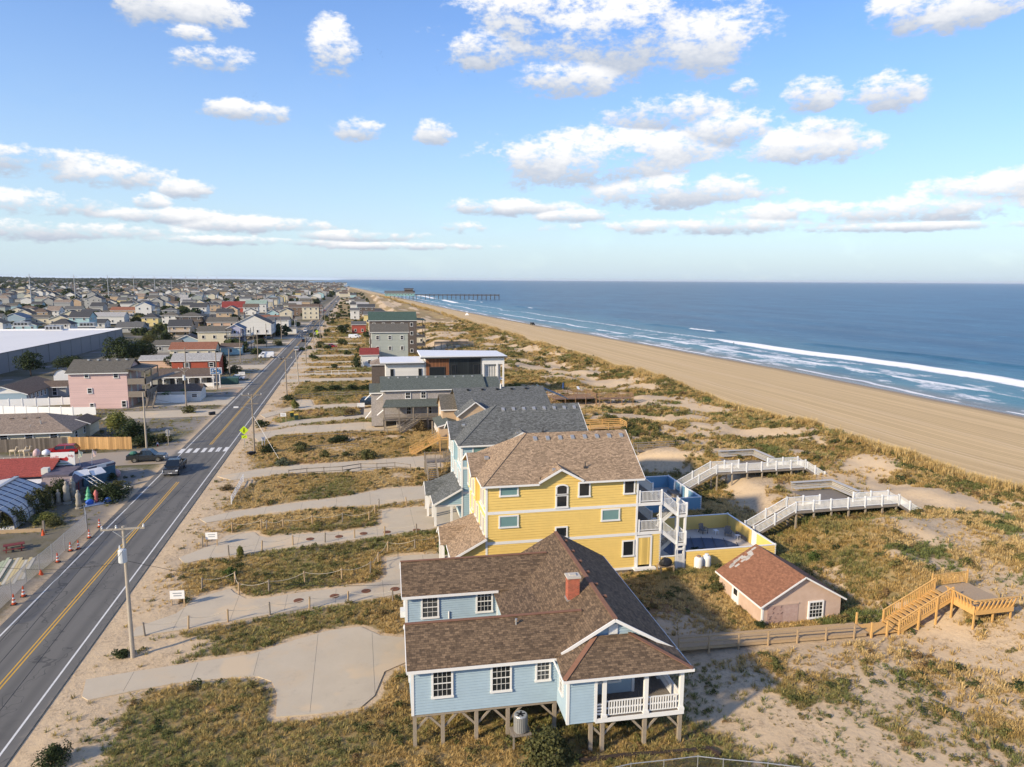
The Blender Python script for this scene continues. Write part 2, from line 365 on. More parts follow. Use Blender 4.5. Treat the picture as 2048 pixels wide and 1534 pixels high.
def paved(X, Y):
    "1 on paving and just beside it, fading out over a metre"
    X = np.asarray(X,float); Y = np.asarray(Y,float); p = np.zeros(X.shape)
    for n,poly in DR:
        xs = [q[0] for q in poly]; ys = [q[1] for q in poly]
        m = (X > min(xs)-2)&(X < max(xs)+2)&(Y > min(ys)-2)&(Y < max(ys)+2)
        if not m.any(): continue
        x = X[m]; y = Y[m]; ins = inpoly(x,y,poly); d = pdist(x,y,poly)
        p[m] = np.maximum(p[m], np.where(ins,1,np.clip(1-d/.9,0,1)))
    for x0,x1,y,w in FARDR+LFDR:
        d = np.maximum(np.maximum(x0-X,X-x1), np.abs(Y-y)-w/2); p = np.maximum(p, np.clip(1-d/1.0,0,1))
    for x0,x1,y0,y1 in FLATS:
        d = np.maximum(np.maximum(x0-X,X-x1), np.maximum(y0-Y,Y-y1)); p = np.maximum(p, np.clip(1-d/.5,0,1))
    d = np.abs(X+24.6)-4.5; p = np.maximum(p, np.clip(1-d/1.2,0,1))
    return p
def dune_start(y): return np.interp(y,[-50,30,40,57,60,92,96,130,200,700],[34,38,40.5,40,44,44,36,30,28,22])
def hgt(X, Y, det=True):
    X = np.asarray(X,float); Y = np.asarray(Y,float)
    xs = xs_(Y); ft = foot_(Y); ds = dune_start(Y)
    rise = sst(ds, ds+9, X); crest = ft-8
    top = 2.3+1.5*(fbm(X,Y,15,3,4.1)-.5)*2+.5*(fbm(X,Y,5,2,9.3)-.5)*2
    top = top+.9*np.exp(-((X-crest)/5.0)**2)
    z = rise*top
    z = z*(1-sst(crest+1,ft+1,X))+.35*sst(crest+1,ft+1,X)
    bz = .35-2.35*np.clip((X-ft)/(xs-ft),0,3)**1.15
    z = np.where(X > ft+1, bz, z)
    # ground by the garage, rising a little from the blue house
    z = z+np.where(X < ds+9, .42*sst(21,31,X)*sst(62,56,Y)*(1-rise), 0)
    lot = (.10+.34*(fbm(X,Y,6,3,2.2)-.45)+.10*(fbm(X,Y,1.7,2,7.7)-.5))*(X < ds+3)
    if det: lot = lot*(1-np.clip(paved(X,Y)*1.15,0,1))-.03
    z = z+lot*(1-rise)*(X > -400)
    z = z+sst(-700,-2200,X)*sst(900,2200,Y)*22*fbm(X,Y,600,2,1.0)
    for y0 in (67.2,83.2):      # sand kept below the two white walkovers
        k = np.exp(-((Y-y0)/4.2)**4)*sst(44,47,X)*sst(66,62,X); z = np.where(k > .02, z*(1-k)+np.minimum(z,1.75+.3*fbm(X,Y,5,2,3.))*k, z)
    k = sst(40,38,Y)*0+np.exp(-((Y-44.8)/3.6)**4)*sst(39,43,X)*sst(53,49,X); z = np.where(k > .02, z*(1-k)+np.minimum(z,.35+1.6*sst(40,47,X))*k, z)
    return z
def T(px, py):
    "where the photograph's ray meets the terrain"
    d = ray(px,py); t = 20.0
    for i in range(60):
        x,y,z = d[0]*t,d[1]*t,CAM_H+d[2]*t; g = float(hgt(np.array([x]),np.array([y]))[0])
        if abs(z-g) < .01: break
        t += (z-g)/max(.12,-d[2])*.8
    return (x,y,g)
def HZ(x, y): return float(hgt(np.array([x]),np.array([y]))[0])

def steps(*seg):
    r = []
    for a,b,s in seg: r += list(np.arange(a,b,s))
    return np.array(r+[seg[-1][1]])
gx = np.concatenate([-np.geomspace(9000,120,40), steps((-110,-46,4),(-46,-16,1.0),(-16,90,.55),(90,170,2.0),(170,230,12))])
gy = np.concatenate([steps((-60,22,8),(22,125,.55),(125,230,1.1),(230,420,3)), np.geomspace(424,16000,70)])
XX,YY = np.meshgrid(gx,gy); ZZ = hgt(XX,YY); PV = paved(XX,YY)
def veg_(X, Y, PVv=None):
    "how much of the ground is under plants"
    xs = xs_(Y); ft = foot_(Y); ds = dune_start(Y); pv = paved(X,Y) if PVv is None else PVv
    n = fbm(X,Y,9,4,12.4); n2 = fbm(X,Y,3.2,3,31.)
    lots = sst(.22,.46,n*.7+n2*.3+.05)
    lots = lots*(1-.93*sst(-13.5,-17.5,X+3*(n-.5)*2)*(X < -8))
    dune = sst(.42,.55,n*.62+n2*.38+.04*np.sin(X*.21+Y*.06)-.004)
    crest = np.exp(-((X-(ft-6.5))/3.6)**2)*.95
    dune = np.maximum(dune, crest)
    blow = np.zeros_like(X)      # bare paths and blowouts through the dunes
    for (cx,cy,a,b,ang) in ((66,74,11,2.9,-62),(70,84,4,2.5,20),(63,104,9,2,-20),(56,120,10,2.2,-15),(66,128,8,2.2,-25),(52,140,10,1.8,-12),(62,160,10,2,-20),(57,60,5,3,-30),(54,45,5,4,10),(49.5,40.5,4,2,0),(66,190,10,2,-20),(42,42.2,3.2,1.6,10),(40,39,5,2.4,10)):
        t = R(ang); dx = X-cx; dy = Y-cy; u = (dx*math.cos(t)+dy*math.sin(t))/(a*1.2); v = (-dx*math.sin(t)+dy*math.cos(t))/(b*1.4)
        blow = np.maximum(blow, sst(1.5,.6,np.sqrt(u*u+v*v)+.5*(n2-.5)))
    k = sst(ds-2,ds+4,X); v = lots*(1-k)+dune*(1-.95*blow)*k
    sandlot = sst(16,21,X)*sst(56,50,Y)*(1-sst(33,37,X)); v = v*(1-.8*sandlot*sst(.70,.42,n2*.6+n*.4))
    south = sst(19,24,X)*sst(47,44.5,Y); v = v*(1-south*.82*sst(.72,.40,n2*.6+n*.4))
    v = np.where(X > ft-1.0, 0, v)*(1-np.clip(pv*1.3,0,1))
    left = X < -28.6
    v = np.where(left, (.25+.7*sst(.4,.6,n))*(1-np.clip(pv*1.3,0,1)), v)
    return np.clip(v,0,1)
VG = veg_(XX,YY,PV)
nyy,nxx = XX.shape
idx = np.arange(nyy*nxx).reshape(nyy,nxx)
quads = np.stack([idx[:-1,:-1],idx[:-1,1:],idx[1:,1:],idx[1:,:-1]],-1).reshape(-1,4)
def grid_mesh(name, P, Q, attrs):
    me = bpy.data.meshes.new(name); me.vertices.add(len(P)); me.vertices.foreach_set('co',np.asarray(P,np.float32).ravel())
    me.loops.add(Q.size); me.loops.foreach_set('vertex_index',Q.ravel().astype(np.int32)); me.polygons.add(len(Q))
    me.polygons.foreach_set('loop_start',np.arange(0,Q.size,4,dtype=np.int32)); me.polygons.foreach_set('loop_total',np.full(len(Q),4,np.int32))
    me.polygons.foreach_set('use_smooth',[True]*len(Q)); me.update(calc_edges=True)
    for k,a in attrs.items():
        at = me.attributes.new(k,'FLOAT','POINT'); at.data.foreach_set('value',np.asarray(a,np.float32).ravel())
    return me
ter = grid_mesh('ground', np.stack([XX,YY,ZZ],-1).reshape(-1,3), quads,
    {'veg':VG,'beach':(XX-foot_(YY)),'wet':np.clip(1-(xs_(YY)-XX+2.5*(fbm(XX,YY,14,2,3.)-.5))/9.0,0,1),
     'town':sst(-28.9,-30.5,XX),'far':sst(-40,-120,XX)})

def node_mat(name):
    m = bpy.data.materials.new(name); m.use_nodes = True; nt = m.node_tree; N = nt.nodes; L = nt.links
    def new(t, **kw):
        n = N.new(t)
        for k,v in kw.items(): setattr(n,k,v)
        return n
    def inp(n, i, x):
        if isinstance(x,(int,float)): n.inputs[i].default_value = x
        elif isinstance(x,tuple): n.inputs[i].default_value = (*x,1) if len(x)==3 and n.inputs[i].type=='RGBA' else x
        else: L.new(x, n.inputs[i])
    def M(op, a, b=None, c=None, cl=False):
        n = new('ShaderNodeMath', operation=op, use_clamp=cl)
        for i,x in enumerate((a,b,c)):
            if x is not None: inp(n,i,x)
        return n.outputs[0]
    def mix(f, a, b):
        n = new('ShaderNodeMix', data_type='RGBA'); inp(n,'Factor',f); inp(n,6,a); inp(n,7,b); return n.outputs[2]
    def at(nm, typ='GEOMETRY'):
        n = new('ShaderNodeAttribute', attribute_name=nm, attribute_type=typ); return n.outputs['Fac']
    def noise(sc, det=4, ro=.6, vec=None, dist=0.0):
        n = new('ShaderNodeTexNoise'); n.inputs['Scale'].default_value = sc; n.inputs['Detail'].default_value = det; n.inputs['Roughness'].default_value = ro; n.inputs['Distortion'].default_value = dist
        L.new(vec if vec is not None else tc.outputs['Object'], n.inputs['Vector']); return n.outputs[0]
    def ramp(x, a, b, c=0.0, d=1.0, smooth=True):
        n = new('ShaderNodeMapRange'); n.interpolation_type = 'SMOOTHSTEP' if smooth else 'LINEAR'
        inp(n,0,x); inp(n,1,a); inp(n,2,b); inp(n,3,c); inp(n,4,d); return n.outputs[0]
    tc = new('ShaderNodeTexCoord')
    return m, N, L, N['Principled BSDF'], new, inp, M, mix, at, noise, ramp, tc
def ground_material():
    m,N,L,b,new,inp,M,mix,at,noise,ramp,tc = node_mat('ground_sand_and_scrub')
    veg, wet, town, far, beach = at('veg'), at('wet'), at('town'), at('far'), at('beach')
    sp = new('ShaderNodeSeparateXYZ'); L.new(tc.outputs['Object'], sp.inputs[0])
    sand = mix(noise(.35,5), (.50,.37,.225), (.68,.53,.35)); sand = mix(M('MULTIPLY',noise(3.5,5,.7),.5), sand, (.44,.32,.19))
    # beach: long raked vehicle tracks and wrack lines that follow the shore
    cv = new('ShaderNodeCombineXYZ'); L.new(M('MULTIPLY',beach,1.25),cv.inputs[0]); L.new(M('MULTIPLY',sp.outputs[1],.005),cv.inputs[1])
    tr = noise(1.0,7,.72,cv.outputs[0])
    bs = mix(ramp(tr,.32,.68), (.46,.31,.135), (.76,.55,.285)); bs = mix(M('MULTIPLY',noise(.12,4),.45), bs, (.56,.40,.225))
    wob = M('ADD',beach,M('MULTIPLY_ADD',noise(.018,2),8.0,-4.0))
    for c0 in (15.5,17.3,31.0,32.7): bs = mix(M('MULTIPLY',ramp(M('ABSOLUTE',M('SUBTRACT',wob,c0)),.35,.1),.55), bs, (.74,.56,.35))
    isb = ramp(beach,-3,2); base = mix(isb, sand, bs)
    dark = mix(wet, base, (.10,.075,.055)); base = dark
    vg = mix(noise(.22,4,.65), (.31,.22,.095), (.21,.175,.075)); vg = mix(ramp(noise(.9,5,.7),.42,.6), vg, (.33,.23,.095)); vg = mix(ramp(noise(.06,3),.52,.66), vg, (.22,.12,.05))
    vn_ = ramp(M('ADD',veg,M('MULTIPLY_ADD',noise(1.6,6,.75),1.0,-.5)),.30,.62)
    lit_ = M('MULTIPLY',M('MULTIPLY',ramp(noise(2.6,7,.82),.47,.62),ramp(noise(.3,3),.38,.55)),M('MULTIPLY',ramp(beach,-14,-24),.62)); base = mix(lit_, base, (.25,.18,.115))
    base = mix(M('MULTIPLY',vn_,.92), base, vg)
    # gravel and worn verges on the town side, scrub and lawns further out
    tw = mix(noise(.5,5,.7), (.17,.15,.125), (.29,.26,.215)); tw = mix(ramp(noise(.10,4),.5,.6), tw, (.13,.12,.055))
    tw = mix(far, tw, mix(ramp(noise(.025,5,.7),.42,.58), (.20,.185,.165), (.085,.08,.04)))
    tw = mix(M('MULTIPLY',vn_,.6), tw, (.105,.09,.045))
    base = mix(town, base, tw)
    L.new(base, b.inputs['Base Color']); L.new(ramp(wet,.2,.95,.95,.22), b.inputs['Roughness']); b.inputs['Specular IOR Level'].default_value = .3
    bp = new('ShaderNodeBump'); bp.inputs['Strength'].default_value = .55; bp.inputs['Distance'].default_value = .22
    hsum = M('ADD', M('MULTIPLY',noise(1.3,6,.72),M('MULTIPLY_ADD',wet,-1.0,1.0,True)), M('MULTIPLY',M('MULTIPLY',tr,isb),.4)); L.new(hsum, bp.inputs['Height']); L.new(bp.outputs[0], b.inputs['Normal'])
    return m
ter.materials.append(ground_material())
link('ground', ter, kind='structure')

# ------------------------------------------------------------------ sea
sg = steps((-4,60,.8),(60,110,1.6),(110,240,5),(240,600,30)); sg = np.concatenate([sg, np.geomspace(640,40000,40)])
yg = np.concatenate([steps((-600,0,40),(0,90,6),(90,420,1.9),(420,1300,6)), np.geomspace(1310,45000,60)])
S,Yg = np.meshgrid(sg,yg); sw = S+7*(fbm(Yg*0+3,Yg,60,3,2.)-.5)*(S < 40)
X_ = xs_(Yg)+S
bk = 46+16*(fbm(Yg*0,Yg,60,3,5.)-.5)                       # line of the main breaker
amp = 1.15*sst(-60,20,Yg)*(.35+.65*sst(345,285,Yg)+.5*(fbm(Yg*0,Yg,70,2,8.)>.58)*sst(400,440,Yg))
d = S-bk; ridge = np.where(d>0, np.exp(-(d/5.5)**2), np.exp(-(d/2.2)**2))
bk2 = 82+16*(fbm(Yg*0,Yg,70,2,15.)-.5); d2 = S-bk2; a2 = .9*sst(.45,.58,fbm(Yg*0,Yg,80,2,21.)); ridge2 = np.where(d2>0,np.exp(-(d2/7)**2),np.exp(-(d2/3.2)**2))
bk3 = 20+9*(fbm(Yg*0,Yg,50,3,25.)-.5); d3 = S-bk3; ridge3 = np.exp(-(d3/2.0)**2)
Zs = -2.02+.012*np.clip(S,0,10)+amp*ridge+a2*ridge2+.3*ridge3*sst(800,300,Yg)+.16*(fbm(X_,Yg,22,2,2.)-.5)*sst(20,60,S)
swell = .32*np.sin((S+9*fbm(X_,Yg,120,2,7.))/11.0)*sst(95,150,S)*sst(900,300,S); Zs = Zs+swell
lace = fbm(X_,Yg,7,4,33.); la2 = fbm(S*2.2,Yg,11,3,43.)
foam = 1.25*np.clip(amp,0,1)*np.where(d>0,np.exp(-(d/1.6)**2),np.exp(-(np.clip(-d,0,99)/4.6)**2))
foam = np.maximum(foam, .52*(1-.25*sst(330,480,Yg))*sst(bk-2,bk-12,S)*sst(0,5,S)*sst(.36,.64,lace*.5+la2*.5+.06*np.clip(amp,0,1)))
foam = np.maximum(foam, .95*np.exp(-(d3/1.9)**2)*(.5+.5*sst(.35,.5,la2)))
edge = S-2.2-3.5*(fbm(Yg*0,Yg,26,3,55.)-.5)*2; foam = np.maximum(foam, .95*np.exp(-(edge/1.1)**2)*sst(.3,.5,fbm(Yg*0,Yg,18,2,3.)))
foam = np.maximum(foam, .8*a2*np.exp(-((d2+1.5)/1.7)**2)*sst(.60,.68,fbm(Yg*0,Yg,45,2,71.)))
q = np.arange(S.size).reshape(S.shape); sq = np.stack([q[:-1,:-1],q[:-1,1:],q[1:,1:],q[1:,:-1]],-1).reshape(-1,4)
sea = grid_mesh('sea', np.stack([X_,Yg,Zs],-1).reshape(-1,3), sq, {'foam':foam,'off':S})
def sea_material():
    m,N,L,b,new,inp,M,mix,at,noise,ramp,tc = node_mat('sea_water')
    off, fo = at('off'), at('foam')
    mp = new('ShaderNodeMapping'); mp.inputs['Scale'].default_value = (1.0,.38,1.0); mp.inputs['Rotation'].default_value = (0,0,R(6)); L.new(tc.outputs['Object'], mp.inputs[0])
    wav = noise(.22,6,.62,mp.outputs[0],.4); wv2 = noise(.02,4,.6,mp.outputs[0])
    deep = mix(ramp(wv2,.35,.65), (.018,.080,.155), (.032,.125,.215)); shal = mix(noise(.12,4), (.05,.165,.215), (.11,.25,.29))
    col = mix(ramp(off,120,8), deep, shal); col = mix(ramp(wav,.52,.72,0,.55), col, (.09,.24,.34)); col = mix(ramp(noise(.06,5,.65,mp.outputs[0]),.5,.7,0,.5), col, (.006,.05,.12))
    col = mix(ramp(off,14,0), col, (.20,.20,.18))
    f = ramp(M('ADD',fo,M('MULTIPLY_ADD',noise(.9,6,.75,mp.outputs[0]),.9,-.45)),.34,.62)
    col = mix(M('MULTIPLY',f,.9), col, (.78,.79,.80)); L.new(col, b.inputs['Base Color'])
    L.new(M('MULTIPLY_ADD',f,.45,.32), b.inputs['Roughness']); b.inputs['IOR'].default_value = 1.33; b.inputs['Specular IOR Level'].default_value = .10
    bp = new('ShaderNodeBump'); bp.inputs['Strength'].default_value = .8; bp.inputs['Distance'].default_value = .75
    L.new(wav, bp.inputs['Height']); L.new(bp.outputs[0], b.inputs['Normal']); return m
sea.materials.append(sea_material()); link('sea', sea, kind='structure')

# ------------------------------------------------------------------ road and paving
def asphalt():
    m,N,L,b,new,inp,M,mix,at,noise,ramp,tc = node_mat('asphalt')
    mp = new('ShaderNodeMapping'); mp.inputs['Scale'].default_value = (1.0,.06,1.0); L.new(tc.outputs['Object'], mp.inputs[0])
    c = mix(noise(.9,5,.7,mp.outputs[0]), (.115,.11,.097), (.18,.17,.15)); c = mix(ramp(noise(.18,5,.7),.5,.68,0,.5), c, (.082,.079,.073)); c = mix(M('MULTIPLY',noise(14,3),.35), c, (.15,.143,.128))
    # worn wheel paths, cracks, and sand blown over the edges
    sp = new('ShaderNodeSeparateXYZ'); L.new(tc.outputs['Object'], sp.inputs[0]); e = M('ABSOLUTE',M('ADD',sp.outputs[0],24.6))
    c = mix(ramp(M('ABSOLUTE',M('SUBTRACT',M('ABSOLUTE',M('SUBTRACT',e,1.75)),.85)),.5,.05,0,.3), c, (.07,.068,.064))
    vo = new('ShaderNodeTexVoronoi', feature='DISTANCE_TO_EDGE'); vo.inputs['Scale'].default_value = .14; mv = new('ShaderNodeMapping'); mv.inputs['Scale'].default_value = (2.2,.7,1); L.new(tc.outputs['Object'], mv.inputs[0]); nv = new('ShaderNodeMix', data_type='VECTOR'); nv.inputs[0].default_value = .12; L.new(mv.outputs[0], nv.inputs[4]); nn_ = new('ShaderNodeTexNoise'); nn_.inputs['Scale'].default_value = .5; L.new(tc.outputs['Object'], nn_.inputs['Vector']); ad = new('ShaderNodeVectorMath', operation='MULTIPLY_ADD'); ad.inputs[1].default_value = (9,9,0); L.new(nn_.outputs['Color'], ad.inputs[0]); L.new(mv.outputs[0], ad.inputs[2]); L.new(ad.outputs[0], vo.inputs['Vector'])
    c = mix(ramp(vo.outputs['Distance'],.012,.004,0,.55), c, (.04,.04,.04))
    c = mix(ramp(M('ADD',e,M('MULTIPLY_ADD',noise(.6,5,.7),2.2,-1.1)),3.9,5.0,0,.75), c, (.40,.33,.25))
    L.new(c, b.inputs['Base Color']); b.inputs['Roughness'].default_value = .85; b.inputs['Specular IOR Level'].default_value = .3
    bp = new('ShaderNodeBump'); bp.inputs['Strength'].default_value = .25; bp.inputs['Distance'].default_value = .01; L.new(noise(30,3), bp.inputs['Height']); L.new(bp.outputs[0], b.inputs['Normal']); return m
ASPH = asphalt(); ROADX = -24.6
rb = MB(); ys = [-60,20,40,60,80,100,130,170,230,320,460,700,1100,1800,3000]
for a,c in zip(ys[:-1],ys[1:]):
    rb.poly([(ROADX-4.15,a,.035),(ROADX+4.15,a,.035),(ROADX+4.15,c,.035),(ROADX-4.15,c,.035)])
rb.obj('road', ASPH, kind='structure')
YEL = mat('road_yellow', (.62,.36,.045), .8, .25, 3.0); RWH = mat('road_white', (.66,.65,.61), .8, .22, 2.0)
pm = MB()
for x in (-21.2,-28.0):
    for a,c in zip(ys[:-1],ys[1:]): pm.box(x-.07,a,.036,x+.07,c,.040)
for a in np.arange(83,97,2.0): pass
pm.obj('edge_lines', RWH, kind='structure')
ym = MB()
for x in (-24.78,-24.5):
    for a,c in ((20,42),(42,64),(64,103),(126,500),(500,3000)): ym.box(x-.055,a,.036,x+.055,c,.040)
ym.obj('centre_lines', YEL, kind='structure')
cw = thing('crosswalk', (0,0,0), 0, 'white painted crosswalk bars across the road by the pedestrian sign', 'crosswalk')
bar = MB().box(-.31,-1.5,.041,.31,1.5,.045).mesh('bar',RWH)
for i in range(7): link('bar', bar, cw, (-28.35+i*1.14,122.0,0))
cw2 = thing('crosswalk', (0,0,0), 0, 'far crosswalk bars across the road beyond the parked van', 'crosswalk')
for i in range(7): link('bar', bar, cw2, (-28.35+i*1.14,352.0,0))
# side street on the town side
ss = MB(); ss.poly([(-95,114.5,.028),(-28.4,114.0,.028),(-28.4,123.2,.028),(-95,122.6,.028)]); ss.obj('side_street', ASPH, kind='structure')
def concrete():
    m,N,L,b,new,inp,M,mix,at,noise,ramp,tc = node_mat('driveway_concrete')
    c = mix(noise(.45,5,.6), (.45,.375,.265), (.58,.495,.36)); c = mix(ramp(noise(.25,5,.7),.5,.7,0,.6), c, (.56,.43,.27)); c = mix(M('MULTIPLY',noise(5,4,.7),.3), c, (.40,.34,.27)); c = mix(ramp(noise(.7,6,.75),.55,.75,0,.5), c, (.30,.255,.20)); c = mix(ramp(noise(.16,3,.6),.56,.64,0,.7), c, (.60,.46,.29))
    L.new(c, b.inputs['Base Color']); b.inputs['Roughness'].default_value = .9
    bp = new('ShaderNodeBump'); bp.inputs['Strength'].default_value = .2; bp.inputs['Distance'].default_value = .01; L.new(noise(25,3), bp.inputs['Height']); L.new(bp.outputs[0], b.inputs['Normal']); return m
DCON = concrete(); JOINT = mat('joint', (.16,.14,.12), .9, .2)
for n,poly in DR:
    o = MB().prism(poly,-.12,.05).obj('driveway', DCON, kind='structure')
    # saw-cut joints across the slab
    xs = sorted(p[0] for p in poly); j = MB(); x0 = xs[0]+3; x1 = xs[-1]-1; k = x0
    while k < x1:
        tst = np.arange(min(p[1] for p in poly), max(p[1] for p in poly), .15); ins = inpoly(np.full(tst.shape,k),tst,poly)
        if ins.any():
            t = tst[ins]; j.box(k-.012,t.min()+.1,.0505,k+.012,t.max()-.02,.0525)
        k += 4.2
    j.obj('control_joints', JOINT, o)
for x0,x1,y,w in FARDR+LFDR[1:]:
    MB().box(x0,y-w/2,-.12,x1,y+w/2,.045).obj('driveway', DCON, kind='structure')

# ------------------------------------------------------------------ the blue stilt house
SHB = mat('brown_shingles', (.118,.080,.052), .95, .25, .9, pat='shingle', k=.5, col2=(.175,.118,.07))
SHT = mat('tan_shingles', (.30,.212,.135), .95, .2, .9, pat='shingle', k=.42)
SHG = mat('grey_shingles', (.115,.12,.115), .95, .22, .9, pat='shingle', k=.5)
BLUE = mat('blue_siding', (.325,.425,.49), .65, .14, 1.3)
YELW = mat('yellow_siding', (.74,.52,.155), .6, .12, 1.1)
LBLU = mat('pale_blue_siding', (.33,.47,.52), .65, .12, 1.1)
RIDGE = mat('ridge_cap', (.23,.115,.07), .95, .25, 3)
BRICK = mat('red_brick', (.36,.075,.035), .9, .25, 6, pat='brick', k=.35, mortar=(.42,.27,.2))
SCREEN = mat('dark_screen', (.055,.06,.062), .5, .2, 3)
def claddings(parent, specs, m, b=.15):
    for poly,o,u,n in specs: MB().clap(poly,o,u,n,b).obj('wall', m, parent)
def corner(parent, x, y, z0, z1, m=None, w=.16, dx=1, dy=1):
    MB().box(x-(.075 if dx>0 else w-.075), y-(.075 if dy>0 else w-.075), z0, x+(w-.075 if dx>0 else .075), y+(w-.075 if dy>0 else .075), z1).obj('corner_board', m or WHITE, parent)
def blue_house():
    h = thing('beach_house', (2.72,39.5,0), R(-2), 'light blue clapboard beach house on stilts with brown roof and brick chimney', 'house')
    z0, z1 = 2.22, 5.1
    core = MB(); core.box(.04,.04,z0,8.9,4.56,z1-.02); core.box(.04,10.04,z0,8.9,14.56,z1-.02); core.box(8.6,.06,z0,13.72,14.56,z1-.02); core.box(6.86,4.5,z0,8.9,10.1,z1-.12)
    core.obj('wall_core', BLUE, h)
    S,Wd,E_,N_ = (0,-1,0),(-1,0,0),(1,0,0),(0,1,0); ux,uy = (1,0,0),(0,1,0)
    rect = lambda a,b,c=z0,d=z1: [(a,c),(b,c),(b,d),(a,d)]
    claddings(h, [(rect(0,8.85),(0,0,0),ux,S), ([(0,z0),(4.6,z0),(4.6,z1),(2.3,6.5),(0,z1)],(0,0,0),uy,Wd), ([(10,z0),(14.6,z0),(14.6,z1),(12.3,6.5),(10,z1)],(0,0,0),uy,Wd),
      (rect(0,6.8),(0,10,0),ux,S), (rect(4.6,10,z0,4.95),(6.8,0,0),uy,Wd), (rect(0,8.85),(0,4.6,0),ux,N_), (rect(0,13.8),(0,14.6,0),ux,N_), (rect(0,14.6),(13.8,0,0),uy,E_),
      (rect(10.6,13.8),(0,0,0),ux,S), ([(9.0,5.2),(15.9,5.2),(12.37,7.22)],(0,-.02,0),ux,S),
      (rect(8.9,10.6,2.2,5.1),(0,-2.42,0),ux,S), (rect(-2.42,.0,2.2,5.1),(8.9,0,0),uy,Wd), (rect(-2.42,.0,2.2,5.1),(10.6,0,0),uy,E_)], BLUE, .18)
    MB().box(8.94,-2.38,2.18,10.56,.1,5.06).obj('store_room', BLUE, h)
    MB().box(-.02,-.01,2.04,8.9,4.6,2.21).box(-.02,10,2.04,8.9,14.6,2.21).box(6.8,4.6,2.04,8.9,10,2.21).obj('floor_joists', PILE, h)
    MB().box(8.9,-.0,2.04,13.8,14.6,2.21).obj('floor_joists', PILE, h)
    for (x,y,dx,dy) in ((0,0,1,1),(0,10,1,1),(8.9,-2.42,1,1),(10.6,-2.42,-1,1),(13.8,0,-1,1),(0,14.6,1,-1)): corner(h,x,y,2.18,5.1,None,.17,dx,dy)
    corner(h,6.8,10.0,z0,5.0,None,.2,-1,-1)
    # roofs
    A = 12.37
    def wx(x): return 7.5-.569*abs(x-A)
    r = MB(); r.slab([(A,-.42,7.5),(A,15,7.5),(16.52,15,5.14),(16.52,-.42,5.14)][::-1])
    r.slab([(A,-.42,7.5),(8.6,-.42,wx(8.6)),(8.6,15,wx(8.6)),(A,15,7.5)][::-1]); r.obj('main_roof', SHB, h)
    r = MB(); r.slab([(9.05,4.2,wx(9.05)+.012),(9.05,10.35,wx(9.05)+.012),(6.45,10.0,4.98),(6.45,4.6,4.98)]); r.obj('courtyard_roof', SHB, h)
    for y0,yr,y1 in ((-.42,2.31,5.04),(9.58,12.31,15.02)):
        r = MB(); xe = 8.85; r.slab([(-.32,y0,5.28),(xe,y0,5.28),(11.15,yr,6.86),(-.32,yr,6.86)]); r.slab([(-.32,yr,6.86),(11.15,yr,6.86),(xe,y1,5.28),(-.32,y1,5.28)]); r.obj('wing_roof', SHB, h)
        MB().beam((-.34,yr,6.87),(11.0,yr,6.87),.26,.03).obj('ridge_cap', RIDGE, h)
        MB().box(-.33,y0-.04,5.06,(xe-.02 if y0 < 0 else 6.75),y0+.0,5.25).obj('fascia', WHITE, h)
        for ya,yb in ((y0,yr),(y1,yr)): MB().beam((-.34,ya,5.17),(-.34,yb,6.75),.05,.18).obj('rake_board', WHITE, h)
    r = MB(); c0,c1,t0,t1 = (8.55,-2.78,5.17),(16.55,-2.78,5.14),(11.15,-.30,6.40),(13.35,-.30,6.40)
    r.slab([c0,c1,t1,t0]); r.slab([(8.7,-.35,5.34),c0,t0,(11.15,-.05,6.38)]); r.slab([c1,(16.3,-.35,5.3),(13.35,-.05,6.38),t1]); r.obj('porch_roof', SHB, h)
    MB().beam((8.6,-2.74,5.2),(11.15,-.30,6.42),.3,.03).obj('hip_cap', RIDGE, h); MB().beam((16.5,-2.74,5.17),(13.35,-.30,6.42),.3,.03).obj('hip_cap', RIDGE, h)
    MB().beam((A,-.44,7.51),(A,15,7.51),.3,.04).obj('ridge_cap', RIDGE, h)
    MB().beam((A,-.46,7.4),(9.0,-.46,5.48),.06,.2).obj('rake_board', WHITE, h); MB().beam((A,-.46,7.4),(16.5,-.46,5.05),.06,.2).obj('rake_board', WHITE, h)
    MB().box(8.5,-2.83,4.98,16.58,-2.79,5.15).obj('fascia', WHITE, h); MB().box(8.51,-2.79,4.99,8.55,-.4,5.16).obj('fascia', WHITE, h)
    MB().box(16.53,-2.79,4.97,16.57,15,5.13).obj('fascia', WHITE, h); MB().box(10.6,-2.5,4.86,16.3,-2.3,5.02).box(16.0,-2.3,4.87,16.2,14.5,5.02).obj('porch_beam', WHITE, h)
    MB().box(10.6,-2.7,4.93,16.4,-.1,4.955).obj('porch_ceiling', WHITE, h)
    for y in (3.0,5.0,7.0,9.0,11.0,13.2):
        v = MB(); x = 12.75; v.box(x-.14,y-.13,wx(x),x+.16,y+.13,wx(x)+.13); v.obj('roof_vent', RIDGE, h)
    MB().cyl((6.6,1.75,6.4),(6.6,1.75,6.85),.055).cyl((6.6,1.75,6.78),(6.6,1.75,6.9),.075).obj('vent_pipe', METALG, h)
    g = MB(); g.box(12.07,-.12,6.32,12.67,-.06,6.98).obj('gable_vent', WHITE, h)
    g = MB()
    for k in range(8): g.box(12.12,-.155,6.36+k*.075,12.62,-.122,6.39+k*.075)
    g.obj('louvres', WHITE, h)
    ch = MB().box(10.65,4.35,6.2,11.45,5.0,8.12).obj('chimney', BRICK, h)
    MB().box(10.57,4.27,8.12,11.53,5.08,8.24).box(10.8,4.5,8.24,11.25,4.85,8.32).obj('chimney_cap', CONC, ch)
    MB().box(10.6,4.3,6.45,11.5,5.05,6.62).obj('flashing', METALG, ch)
